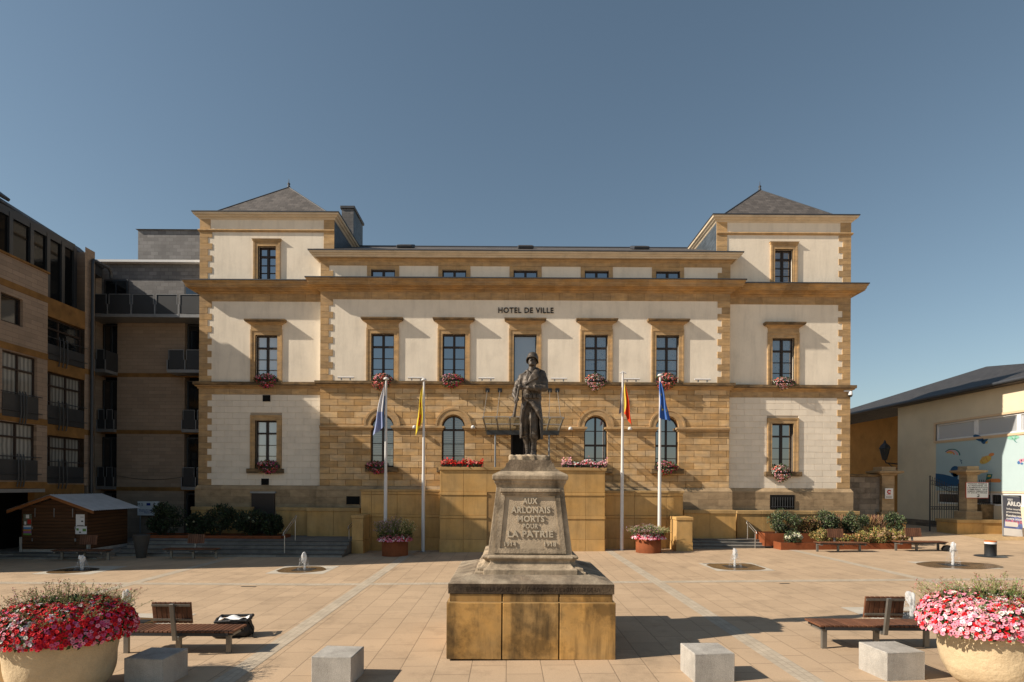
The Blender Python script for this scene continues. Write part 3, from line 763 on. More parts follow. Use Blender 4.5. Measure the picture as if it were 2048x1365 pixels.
# ------------------------------------------------------------------ things fixed on or before the town hall
def make_canopy():
    t = thing("entrance_canopy", "glass and steel canopy hung on rods above the dark town hall entrance", "canopy")
    x0o, x1o = W(966,834,27.0)[0], W(1127,835,27.0)[0]
    x0i, x1i = W(974,868,28.9)[0], W(1116,870,28.9)[0]
    zo, zi, yo, yi = 6.22, 5.72, 27.0, 28.95
    n = 6
    P = lambda k, q: (x0i+(x1i-x0i)*k/n + ((x0o-x0i)+((x1o-x1i)-(x0o-x0i))*k/n)*q, yi+(yo-yi)*q, zi+(zo-zi)*q)
    for k in range(n):
        g = MB(); a, b = k+.04, k+1-.04
        for q0, q1 in ((.02,.47),(.53,.98)):
            p = [P(a,q0),P(b,q0),P(b,q1),P(a,q1)]
            g.add(p + [(q[0],q[1],q[2]+.012) for q in p], [(3,2,1,0),(4,5,6,7),(0,1,5,4),(1,2,6,5),(2,3,7,6),(3,0,4,7)])
        g.build("glass_panel", M['canopy'], t)
    for k in range(n+1):
        b = MB(); p, q = Vector(P(k,0))+Vector((0,0,-.1)), Vector(P(k,1))+Vector((0,0,-.06))
        b.add([p+Vector((-.03,0,-.06)),p+Vector((.03,0,-.06)),p+Vector((.03,0,.08)),p+Vector((-.03,0,.08)),
               q+Vector((-.03,0,-.02)),q+Vector((.03,0,-.02)),q+Vector((.03,0,.05)),q+Vector((-.03,0,.05))],
              [(0,1,2,3),(7,6,5,4),(0,4,5,1),(1,5,6,2),(2,6,7,3),(3,7,4,0)])
        b.build("bracket", M['grey_metal'], t)
    b = MB(); b.tube([P(0,.5),P(n,.5)], .028, 6); b.tube([P(0,.98),P(n,.98)], .022, 6); b.build("cross_bar", M['steel'], t)
    b = MB(); b.box(x0i,x1i,28.4,28.5,5.5,5.72); b.build("beam", M['dark_metal'], t)
    for px, pt in ((975,967),(1000,994),(1100,1098),(1115,1121)):
        xw, zw = W(px,781,28.9); xo, _ = W(pt,836,27.05)
        r = MB(); r.tube([(xw,28.93,zw),(xo,27.05,zo+.02)], .016, 6); rd = r.build("tie_rod", M['steel'], t)
        r = MB(); r.cbox(xw-.1,xw+.1,28.9,28.975,zw-.1,zw+.1,.015); r.build("anchor_plate", M['dark_metal'], rd)
    for px in (990.5, 1098):
        x, _ = W(px, 900, 28.45); r = MB(); r.tube([(x,28.45,3.22),(x,28.45,5.5)], .045, 10); r.build("column", M['grey_metal'], t)
make_canopy()

def make_podium():
    t = thing("entrance_stair_terrace", "ochre panelled stone terrace with stairs standing before the town hall entrance", "stair terrace")
    yf, yw = 26.3, 27.25
    xa, xb = W(880,1000,yf)[0], W(1210,1000,yf)[0]
    wa, wb = W(722,1000,yw)[0], W(1366,1000,yw)[0]
    zt, zw = 3.84, 2.66
    body = MB(); body.box(xa+.02,xb-.02,yf+.02,28.6,-.2,3.2); body.box(xa+.02,xb-.02,yf+.02,yf+.3,3.2,zt-.05)
    body.box(wa+.02,xa+.02,yw+.02,28.7,-.2,zw-.1); body.box(xb-.02,wb-.02,yw+.02,28.7,-.2,zw-.1)
    body.box(xa+.02,xa+.3,yf+.3,28.5,3.2,zt-.05); body.box(xb-.3,xb-.02,yf+.3,28.5,3.2,zt-.05)
    body.build("core", M['stone_joint'], t)
    pn = MB(); g = .006
    def panels(x0, x1, y, rows, xs):
        cuts = [x0] + [c for c in xs if x0+.05 < c < x1-.05] + [x1]
        for z0, z1, d in rows:
            for a, b in zip(cuts[:-1], cuts[1:]):
                pn.tint = random.uniform(.9,1.1); pn.cbox(a+g,b-g,y-d,y+.03,z0+g,z1-g,.008)
    rows = [(-.1,.56,.02),(.56,1.5,.0),(1.5,1.64,.03),(1.64,2.56,.0),(2.56,2.7,.03),(2.7,3.7,.0)]
    cut = [W(p,1000,yf)[0] for p in (927,974)]
    panels(xa, cut[0], yf, rows, []); panels(cut[0], cut[1]-.0, yf, rows, [])
    # dark lettered slot left of the middle
    c2 = W(1130,1000,yf)[0]; c3 = W(1172,1000,yf)[0]
    panels(cut[1], c2, yf, [rows[5]], [xa+3.0, xa+4.1]); panels(cut[1]+.62, c2, yf, rows[:5], [xa+3.6])
    panels(c2, xb, yf, rows, [c3])
    panels(wa, xa, yw, rows[:4]+[(2.56,2.7,.03)], [wa+.5, wa+1.55+.15, wa+3.0]); panels(xb, wb, yw, rows[:4]+[(2.56,2.7,.03)], [xb+.0, xb+1.55, wb-.75])
    # side faces
    for x, y0, y1, rr in ((xb,yf,yw,rows),(xa,yf,yw,rows),(wa,yw,28.6,rows[:4]),(wb,yw,28.6,rows[:4])):
        sg = 1 if x > 0 else -1
        for z0, z1, d in rr:
            pn.tint = random.uniform(.9,1.1); a, b = (x-.03, x+d+.004) if sg > 0 else (x-d-.004, x+.03)
            pn.cbox(a,b,y0+g,y1-g,z0+g,z1-g,.008)
    pn.build("panelling", M['ochre'], t)
    cp = MB()
    cp.cbox(xa-.06,xb+.06,yf-.06,yf+.36,zt-.14,zt,.012); cp.cbox(xa-.06,xa+.36,yf+.362,28.6,zt-.14,zt-.001,.012); cp.cbox(xb-.36,xb+.06,yf+.362,28.6,zt-.14,zt-.001,.012)
    cp.cbox(wa-.05,xa-.08,yw-.06,28.7,zw+.04,zw+.14,.012); cp.cbox(xb+.08,wb+.05,yw-.06,28.7,zw+.04,zw+.14,.012)
    cp.build("coping", M['ochre_cope'], t)
    # end piers
    for p0, p1, side in ((704,726,-1),(1353,1385,1)):
        a, b = W(p0,1070,26.05)[0], W(p1,1070,26.05)[0]
        m = MB(); m.tint = 1.05
        for z0, z1, d in ((-.1,.5,.015),(.5,1.5,0),(1.5,1.64,.03)): m.cbox(a-d,b+d,26.05-d,yw+.3,z0,z1-.006,.01)
        m.build("end_pier", M['ochre'], t)
    # lettered rust panel in the slot
    a, b = cut[1]+.01, cut[1]+.6
    m = MB(); m.box(a,b,yf+.12,yf+.2,0,2.56); sp = m.build("lettered_panel", M['corten'], t)
    for i, (s, h) in enumerate((("L'HOTEL",.06),("DE VILLE",.06),("ARLON",.06),("HOTEL",.16),("DE",.16),("VILLE",.16))):
        z = 2.38 - i*.13 if i < 3 else 2.38-.42-(i-3)*.3
        text_mesh("lettering", s, M['black_print'], sp, .48 if i != 4 else .22, h, .006, T(((a+b)/2,yf+.117,z)), bold=.02)
make_podium()

def make_retaining_walls():
    def seg(x0, x1, y, name, label, zt=1.88, joints=1.1, z0=0.0):
        t = thing(name, label, "low wall")
        m = MB(); n = max(1, round((x1-x0)/joints)); l = (x1-x0)/n
        for i in range(n):
            m.tint = random.uniform(.88,1.06); m.cbox(x0+i*l+.004,x0+(i+1)*l-.004,y,y+.3,z0,zt-.17,.006)
        m.build("panel_facing", M['ochre'], t)
        c = MB()
        for i in range(n): c.cbox(x0-.02*(i==0)+i*l+.003,x0+(i+1)*l-.003,y-.05,y+.45,zt-.17,zt,.012)
        c.build("coping", M['ochre_cope'], t)
    X = lambda px, y: W(px,1040,y)[0]
    seg(X(378,28.3), X(497,28.3), 28.5, "low_wall", "shaded ochre low wall left of the cellar door, behind dark shrubs")
    seg(X(549,28.3), X(612,28.3), 28.5, "low_wall", "short shaded ochre low wall right of the cellar door")
    seg(X(614,28.1), X(720,28.1), 28.1, "low_wall", "shaded ochre low wall between the handrail and the stair terrace")
    seg(X(1368,28.1), X(1472,28.1), 28.1, "low_wall", "striped-shadow ochre low wall right of the stair terrace")
    seg(X(1474,28.6), X(1719,28.6), 28.6, "low_wall", "long sunlit ochre low wall behind the four green shrubs", zt=1.84)
    seg(X(1722,30.4), X(1812,30.4), 30.4, "low_wall", "low ochre wall at the gateway, right behind the last shrubs", zt=1.3, z0=.2)
make_retaining_walls()

# flagpoles and flags
def flag_surface(L, w0, w1, slant, seed, side=1, amp=.05, nf=2.3, tail=0.0):
    rnd = random.Random(seed); ph = rnd.uniform(0,6)
    def P(p, q):
        w = w0 + (w1-w0)*q**0.8
        x = side*(p*w + .015*math.sin(9*q+ph+p*3))
        y = amp*(0.3+q)*math.sin(p*nf*2*math.pi + ph + q*1.5) - .02
        z = -q*L - slant*p*(0.35+0.65*q) - tail*p*p*q
        return Vector((x, y, z))
    return P
def make_flag(name, label, loc, P, colour, extras=()):
    nu, nv = 36, 70; m = MB(); m.smooth = True; vs = []; cs = []; fs = []
    for j in range(nv+1):
        for i in range(nu+1):
            vs.append(P(i/nu, j/nv)); cs.append(colour(i/nu, j/nv))
    for j in range(nv):
        for i in range(nu): fs.append((j*(nu+1)+i, j*(nu+1)+i+1, (j+1)*(nu+1)+i+1, (j+1)*(nu+1)+i))
    m.add(vs, fs, cs)
    o = m.build(name, M['petal'], None, loc=loc); tag(o, label, "flag", "flags on the four white poles")
    for nm, polys, c in extras:
        e = MB(); e.col = c
        for poly in polys:
            for sg in (-1, 1):
                pts = []
                for (p, q) in poly:
                    a = P(p, q); du = P(p+.02, q)-P(p-.02, q); dv = P(p, q+.01)-P(p, q-.01); n = du.cross(dv).normalized()
                    pts.append(a + n*.006*sg)
                n_ = len(pts); c0 = sum(pts, Vector())/n_
                e.add([c0]+pts, [((0,i+1,(i+1)%n_+1) if sg > 0 else (0,(i+1)%n_+1,i+1)) for i in range(n_)])
        e.build(nm, M['petal'], o)
    return o
def make_poles():
    spec = [(772.5,760,1), (848,762,1), (1245.5,750,0), (1320.5,753,1)]
    lab = ["white flagpole flying the blue and white flag, left of the entrance", "white flagpole flying the yellow flag",
           "white flagpole flying the black, yellow and red flag", "white flagpole flying the starred blue flag"]
    ys = [26.4, 26.6, 26.6, 26.6]; tops = []
    for (px, pt, cap), lb, y in zip(spec, lab, ys):
        x, zt = W(px, pt, y); zb = gz(x, y)
        t = thing("flagpole", lb, "flagpole", (x, y, zb), 0, "four flagpoles before the town hall")
        m = MB(); m.lathe([(.082,0),(.078,(zt-zb)*.45),(.066,(zt-zb)*.46),(.045,zt-zb)],0,0,14); m.build("pole", M['white_pole'], t)
        m = MB(); m.lathe([(.13,0),(.13,.02),(.085,.03)],0,0,14); m.build("base_plate", M['grey_metal'], t)
        m = MB()
        if cap: m.lathe([(0.03,zt-zb-.02),(.12,zt-zb),(.13,zt-zb+.04),(.08,zt-zb+.1),(0,zt-zb+.12)],0,0,14)
        else:
            m.tube([(-.12,0,zt-zb+.06),(.0,0,zt-zb+.14),(.16,0,zt-zb+.06)],.03,6); m.lathe([(.03,zt-zb-.02),(.06,zt-zb+.04),(0,zt-zb+.2)],0,0,10)
        m.build("cap", M['white_pole'], t)
        tops.append((x, y, zt))
    # blue/white town flag, hanging to the left
    x, y, z = tops[0]
    P = flag_surface(1.95,.06,.52,.42,3,-1,.07,1.6)
    blue, wh = (.24,.29,.48), (.60,.60,.63)
    make_flag("flag", "limp white flag with blue-grey lower half, hanging from the leftmost flagpole", (x-.05,y-.06,z-.18), P,
              lambda p,q: (.06,.11,.22) if p < .16 and q > .28 else (blue if q > .66-.15*p else wh))
    x, y, z = tops[1]
    P = flag_surface(1.72,.05,.32,.62,5,-1,.05,1.4)
    red = (.62,.05,.015)
    bl = [[(.50,.36),(.72,.34),(.80,.42),(.66,.47),(.5,.44)], [(.55,.55),(.68,.53),(.72,.63),(.60,.66)],
          [(.30,.70),(.45,.66),(.66,.70),(.72,.80),(.60,.90),(.42,.93),(.34,.84),(.42,.78)], [(.60,.47),(.66,.47),(.66,.55),(.6,.55)]]
    make_flag("flag", "limp yellow flag with a red emblem, hanging from its pole", (x-.05,y-.06,z-.2), P, lambda p,q: (.60,.45,.035), [("emblem", bl, red)])
    x, y, z = tops[2]
    P = flag_surface(1.55,.05,.36,.62,8,1,.06,1.5)
    def be(p, q):
        s = p*.55 + q*.5
        return (.06,.055,.065) if s < .17 else ((.68,.47,.07) if s < .52 else (.62,.045,.01))
    fl = make_flag("flag", "limp black, yellow and red striped flag on its pole", (x+.05,y-.06,z-.2), P, be)
    P2 = flag_surface(1.15,.02,.13,.15,9,-1,.03,1.0)
    m = MB(); m.smooth = True; m.col = (.20,.17,.21); vs = [P2(i/10,j/24)+Vector((-.1,0,-.35)) for j in range(25) for i in range(11)]
    m.add(vs, [(j*11+i,j*11+i+1,(j+1)*11+i+1,(j+1)*11+i) for j in range(24) for i in range(10)]); m.build("black_fold", M['petal'], fl)
    x, y, z = tops[3]
    P = flag_surface(1.72,.06,.52,.12,12,1,.07,1.7)
    def star(p, q, r):
        return [(p+(r if k%2==0 else r*.4)*math.sin(k*math.pi/5)*1.9, q-(r if k%2==0 else r*.4)*math.cos(k*math.pi/5)*.62) for k in range(10)]
    make_flag("flag", "limp blue flag with yellow stars, hanging from the rightmost flagpole", (x-.06,y-.08,z-.22), P,
              lambda p,q: (.055,.14,.42), [("star", [star(.24,.36,.085), star(.14,.68,.085), star(.40,.74,.08), star(.72,.76,.07)], (.70,.60,.10))])
make_poles()

def make_fixtures():
    for i, px in enumerate((692, 832.5, 973, 1118, 1263, 1405)):
        x, z = W(px, 761, YM-.12)
        where = ["at the left corner of the ledge", "between the two left flower windows", "between the second window and the frosted middle window", "right of the statue's head on the ledge",
                 "between the two right flower windows", "at the right corner of the ledge"][i]
        t = thing("floodlight", "white tube floodlight on the stone ledge " + where, "floodlight", (x, YM-.15, 8.21), 0, "tube floodlights along the ledge")
        m = MB(); m.tube([(-.4,0,.13),(.4,0,.13)],.045,8); m.build("lamp_tube", M['white_pole'], t)
        for s in (-.22,.22): m = MB(); m.box(s-.03,s+.03,-.02,.02,0,.1); m.build("bracket", M['grey_metal'], t)
    for i, (px, py) in enumerate(((829,855),(946,855),(1141,858),(1260,858))):
        x, z = W(px, py, YM-.2)
        t = thing("spotlight", ["small white spotlight on the stone band behind the yellow flag","small white spotlight on the stone band just left of the glass canopy",
                  "small white spotlight on the stone band just right of the glass canopy","small white spotlight on the stone band below the striped flag"][i], "spotlight", (x, YM-.2, z), 0, "spotlights on the stone band")
        m = MB(); m.lathe([(.03,.1),(.09,.06),(.11,-.06),(0,-.07)],0,0,12); m.build("lamp_head", M['white_pole'], t)
        m = MB(); m.tube([(0,0,.08),(0,.1,.02),(0,.2,.0)],.012,6); m.build("arm", M['grey_metal'], t)
    x, z = W(1703, 790, YW-.2)
    t = thing("security_camera", "white dome security camera on the right corner of the town hall", "camera", (x, YW-.1, z))
    m = MB(); m.lathe([(.02,.22),(.09,.18),(.11,.02),(.11,0)],0,0,14); m.build("housing", M['white'], t)
    m = MB(); m.lathe([(.1,0),(.09,-.06),(.05,-.1),(0,-.11)],0,0,14); m.build("dome", M['g_dark'], t)
    m = MB(); m.box(-.32,0,-.03,.03,.17,.23); m.build("bracket", M['white'], t)
make_fixtures()
# ------------------------------------------------------------------ modern building on the left
def make_left():
    t = thing("apartment_building", "long pale brick apartment building with dark eaves along the left side of the square", "apartment building")
    F = RZ(R(90))                       # local x = world Y, local y = -world X, walls face world +X
    X1, X2, XG = -19.5, -20.05, -22.0
    Y0, YA, YB = 19.2, 24.55, 27.45
    # projecting brick block with its windows
    h1 = [(22.28,23.3,9.25,10.35,False),(22.35,24.02,5.6,8.15,False),(22.2,24.0,3.1,5.4,False),(19.9,21.6,5.6,8.15,False),(19.9,21.6,3.1,5.4,False)]
    w = MB(F); w.wall(Y0,YA,2.9,11.85,-X1,h1,.3); 
    w.M = None
    w.quad((X1,YA,2.9),(X2-.8,YA,2.9),(X2-.8,YA,11.85),(X1,YA,11.85))
    w.quad((X1,Y0,2.9),(X1,Y0,11.85),(-34,Y0,11.85),(-34,Y0,2.9))
    w.quad((X1,Y0,11.85),(X1,YA,11.85),(X2-.8,YA,11.85),(X2-.8,Y0,11.85))
    w.quad((X1,Y0,2.9),(-23,Y0,2.9),(-23,YA,2.9),(X1,YA,2.9))
    # stair pier and corner return
    w.M = F; w.wall(YB,28.1,2.9,14.2,-X2,[],.2); w.M = None; w.quad((X2,28.1,2.9),(-23,28.1,2.9),(-23,28.1,14.2),(X2,28.1,14.2)); w.M = F
    w.wall(YA,YB,2.9,3.0,-X2,[],.2)
    w.build("brick_wall", M['brick_side'], t)
    bk = MB(); bk.box(-34,XG-.05,Y0+.02,30.9,-.3,14.4); bk.build("core", M['dark_metal'], t)
    b = MB(F)
    b.box(YA,YB,-X2-.02,-X2+.25,10.28,11.1); b.box(YA,YB,-X2-.02,-X2+.25,7.88,8.4); b.box(YA,YB,-X2-.02,-X2+.25,5.1,5.58); b.box(YA,YB,-X2-.02,-X2+.25,2.2,2.95)
    for z in (10.62,8.2,5.42,2.78): b.box(Y0,YA-.001,-X1-.025,-X1+.02,z,z+.26)
    b.box(YB,28.1,-X2-.02,-X2+.02,8.2,8.45); b.box(YB,28.1,-X2-.02,-X2+.02,5.3,5.55)
    b.build("ochre_band", M['ochre_band'], t)
    c = MB(F); c.box(Y0,YA+.05,-X1-.06,-X1+.3,11.85,11.93); c.build("parapet_cap", M['ochre_band'], t)
    # windows
    def win(y0, y1, z0, z1, xw, pane, cols=2, guard=False, top=.75):
        f = MB(F); q = -xw+.12
        f.box(y0,y0+.06,q,q+.08,z0,z1); f.box(y1-.06,y1,q,q+.08,z0,z1); f.box(y0+.06,y1-.06,q,q+.08,z1-.06,z1); f.box(y0+.06,y1-.06,q,q+.08,z0,z0+.08)
        for k in range(1, cols): yy = y0+(y1-y0)*k/cols; f.box(yy-.04,yy+.04,q-.01,q+.07,z0+.08,z1-.06)
        zt = z0+(z1-z0)*top
        if top < 1: f.box(y0+.06,y1-.06,q-.02,q+.06,zt-.035,zt+.035)
        wn = f.build("window", M['frame'], t)
        p = MB(F); p.quad((y0+.02,q+.05,z0+.02),(y1-.02,q+.05,z0+.02),(y1-.02,q+.05,z1-.02),(y0+.02,q+.05,z1-.02)); p.build("pane", pane, wn)
        if guard:
            g = MB(F); g.box(y0-.02,y1+.02,-xw-.04,-xw-.02,z0,z0+(z1-z0)*.36); g.build("guard_panel", M['dark_metal'], wn)
            g = MB(F)
            for zz in (z0+.25, z0+.95): g.tube([(y0-.15,-xw-.1,zz),(y1+.15,-xw-.1,zz)],.018,6)
            for k in (.42,.5,.58):
                yy = y0+(y1-y0)*k; g.tube([(yy,-xw-.09,z0-.25),(yy,-xw-.16,z0+.1),(yy,-xw-.14,z0+.9),(yy,-xw-.09,z0+1.05)],.028,6)
            g.build("rail", M['dark_metal'], wn)
    win(22.28,23.3,9.25,10.35,X1,M['g_dark'],1,top=1)
    win(22.35,24.02,5.6,8.15,X1,M['g_drape'],2,True); win(22.2,24.0,3.1,5.4,X1,M['g_drape'],2,True)
    win(19.9,21.6,5.6,8.15,X1,M['g_drape']); win(19.9,21.6,3.1,5.4,X1,M['g_drape'])
    win(YA+.06,YB-.1,8.42,10.26,X2,M['g_dark'],2,True); win(YA+.06,YB-.1,5.6,7.86,X2,M['g_drape'],3,True); win(YA+.06,YB-.1,3.0,5.08,X2,M['g_drape'],3,True)
    # top floor: recessed glazing under the eave
    f = MB(F); xg = X2-.55
    ys = [Y0+.3, 20.6, 21.8, 22.9, 23.9, 24.95, 25.85, 26.7, YB]
    for y in ys: f.box(y-.09,y+.09,-xg-.1,-xg+.1,11.0,14.15)
    f.box(Y0,YB,-xg-.08,-xg+.1,13.95,14.3); f.box(Y0,YB,-xg-.08,-xg+.1,11.0,11.15)
    gl = f.build("attic_glazing", M['dark_metal'], t)
    for k in range(len(ys)-1):
        p = MB(F); p.quad((ys[k]+.08,-xg,11.15),(ys[k+1]-.08,-xg,11.15),(ys[k+1]-.08,-xg,13.95),(ys[k]+.08,-xg,13.95)); p.build("pane", M['g_sky' if k == 1 else 'g_black'], gl)
    # eave and roof
    r = MB()
    e0, e1 = (-20.0,Y0-.6), (-21.5,30.7)
    zE = 14.42; rt = 15.5
    a0, a1 = (e0[0],e0[1],zE), (e1[0],e1[1],zE); b0, b1 = (e0[0]-1.75,e0[1]+.0,rt), (e1[0]-1.2,e1[1],rt-.05)
    r.quad(a0,a1,b1,b0); r.quad(b0,b1,(-36,30.7,rt-1),(-36,Y0-.6,rt-1))
    r.add([a0,b0,(-36,Y0-.6,rt-1),(-36,Y0-.6,13.9),(e0[0],e0[1],13.95)], [(0,1,2,3,4)])
    rf = r.build("roof", M['slate'], t)
    r = MB(); d = .5
    r.add([a0,a1,(a1[0],a1[1],zE-.55),(a0[0],a0[1],zE-.55),(a0[0]-1.2,a0[1],zE-.6),(a1[0]-1.2,a1[1],zE-.6)], [(1,0,3,2),(2,3,4,5)])
    r.build("fascia", M['dark_metal'], rf)
    r = MB(); r.tube([(a0[0]+.05,a0[1],zE-.03),(a1[0]+.05,a1[1],zE-.03)],.05,6); r.build("gutter", M['zinc'], rf)
    for y in (23.9, 22.3):
        r = MB(); r.M = T((-21.3,y,15.02)) @ Matrix.Rotation(R(-36),4,'Y').inverted(); r.cbox(-.5,.5,-.35,.35,0,.14,.03); r.build("roof_window", M['zinc'], rf)
    dp = MB(); dp.tube([(X2+.14,27.75,2.0),(X2+.14,27.75,13.5),(X2+.1,27.85,13.72),(X2+.1,28.9,13.74),(X2+.1,29.1,13.6),(X2+.1,29.1,13.3)],.075,8); dp.build("downpipe", M['dark_metal'], t)
    g = MB(F); g.wall(Y0,30.9,-.3,2.9,-XG,[],.2); g.build("shopfront", M['black'], t)
    g = MB(F); g.box(20.5,24.4,-X1-.05,-X1+.5,2.62,2.76); g.build("entrance_canopy", M['grey_metal'], t)
    for y in (Y0+.3, 27.9):
        g = MB(); g.cbox(X2-.35,X2+.0,y-.2,y+.2,-.3,2.9,.02); g.build("pillar", M['brick_side'], t)
make_left()

def make_rear():
    t = thing("rear_apartment_block", "brick apartment block with balconies and slate top floor beside the town hall", "apartment block")
    Y = 31.0; xa, xb = -22.6, -15.8
    x1, x2 = W(234,800,Y)[0], W(369,800,Y)[0]
    w = MB(); w.box(x1,x2,Y,Y+.5,-.2,11.6); w.box(xa,xa+.75,Y-.3,Y+.5,-.2,14.6); w.build("brick_wall", M['brick'], t)
    b = MB()
    for z in (2.62,5.66,8.7): b.box(xa+.9,xb,Y-.03,Y+.2,z,z+.2)
    b.build("ochre_band", M['ochre_band'], t)
    back = MB(); back.box(xa,xb+1.0,Y+.5,Y+6,-.2,14.4); back.build("core", M['black'], t)
    # glazed strips
    for (a, c) in ((xa+.8,x1-.02),(x2+.02,xb)):
        for z0 in (-.1,2.9,5.95,8.95):
            z1 = z0+2.6
            f = MB(); f.box(a,a+.06,Y+.2,Y+.28,z0,z1); f.box(c-.06,c,Y+.2,Y+.28,z0,z1); m_=(a+c)/2; f.box(m_-.04,m_+.04,Y+.2,Y+.28,z0,z1); f.box(a+.06,m_-.04,Y+.2,Y+.28,z1-.07,z1); f.box(m_+.04,c-.06,Y+.2,Y+.28,z1-.07,z1)
            wn = f.build("window", M['dark_metal'], t)
            p = MB(); p.quad((a+.03,Y+.25,z0),(c-.03,Y+.25,z0),(c-.03,Y+.25,z1),(a+.03,Y+.25,z1)); p.build("pane", M['g_dark'], wn)
    def balcony(x0, x1_, z, y0, seg):
        s = MB(); s.box(x0,x1_,y0,Y+.19,z-.16,z); bl = s.build("balcony", M['grey_metal'], t)
        g = MB(); l = (x1_-x0)/seg
        for k in range(seg): g.box(x0+k*l+.06,x0+(k+1)*l-.06,y0+.02,y0+.035,z+.03,z+1.0)
        g.box(x0+.01,x0+.025,y0+.05,Y+.15,z+.03,z+1.0); g.box(x1_-.025,x1_-.01,y0+.05,Y+.15,z+.03,z+1.0)
        g.build("guard_panel", M['dark_metal'], bl)
        q = MB()
        for k in range(seg+1):
            xx = x0+k*l; q.box(xx-.025,xx+.025,y0-.01,y0+.019,z-.1,z+.5)
            for s_ in (-.075,.075):
                if x0 <= xx+s_ <= x1_: q.box(xx+s_-.012,xx+s_+.012,y0+.0,y0+.019,z+.5,z+1.0)
        for k in range(seg): q.box(x0+k*l+.07,x0+(k+1)*l-.07,y0+.0,y0+.019,z+1.001,z+1.03)
        q.build("posts", M['grey_metal'], bl)
    balcony(xa+.7, xb, 11.75, 29.9, 5)
    for z in (8.92,): balcony(xa+.7, x1+.05, z, 30.0, 2); balcony(x2-.35, xb, z, 30.0, 2)
    for z in (5.9,2.85): balcony(xa+.8, x1, z, 30.75, 2); balcony(x2, xb, z, 30.75, 2)
    # slate storey and lift house
    s = MB(); s.box(xa+.4,xb,Y+.15,Y+.6,11.75,14.8); s.box(-21.1,-15.9,33.0,36,14.4,17.45); s.build("slate_storey", M['slate_wall'], t)
    s = MB(); s.box(xa+.2,xb,Y-.15,Y+.7,14.8,14.92); s.build("white_trim", M['white'], t)
    s = MB(); e = 33.0
    s.add([(-21.2,e-.1,17.45),(-15.8,e-.1,17.45),(-15.8,36,17.45),(-21.2,36,17.45),(-17,34.4,17.95)], [(0,1,4),(1,2,4),(2,3,4),(3,0,4),(3,2,1,0)]); s.build("roof", M['slate'], t)
    for a, c in ((xa+.9,xa+2.2),(x2-.1,xb)):
        f = MB(); f.box(a,c,Y+.10,Y+.149,11.8,13.95); wn = f.build("terrace_door", M['dark_metal'], t)
        p = MB(); p.box(a+.1,(a+c)/2-.05,Y+.085,Y+.099,11.9,13.85); p.box((a+c)/2+.05,c-.1,Y+.085,Y+.099,11.9,13.85); p.build("pane", M['g_dark'], wn)
    b = MB(); pts = []
    for k in range(13):
        u = k/12; pts.append((x1+(x2-x1)*u, Y-.02, 3.42-.18*math.sin(u*math.pi)-.05*u))
    b.tube(pts, .012, 5); b.build("cable", M['dark_metal'], t)
make_rear()

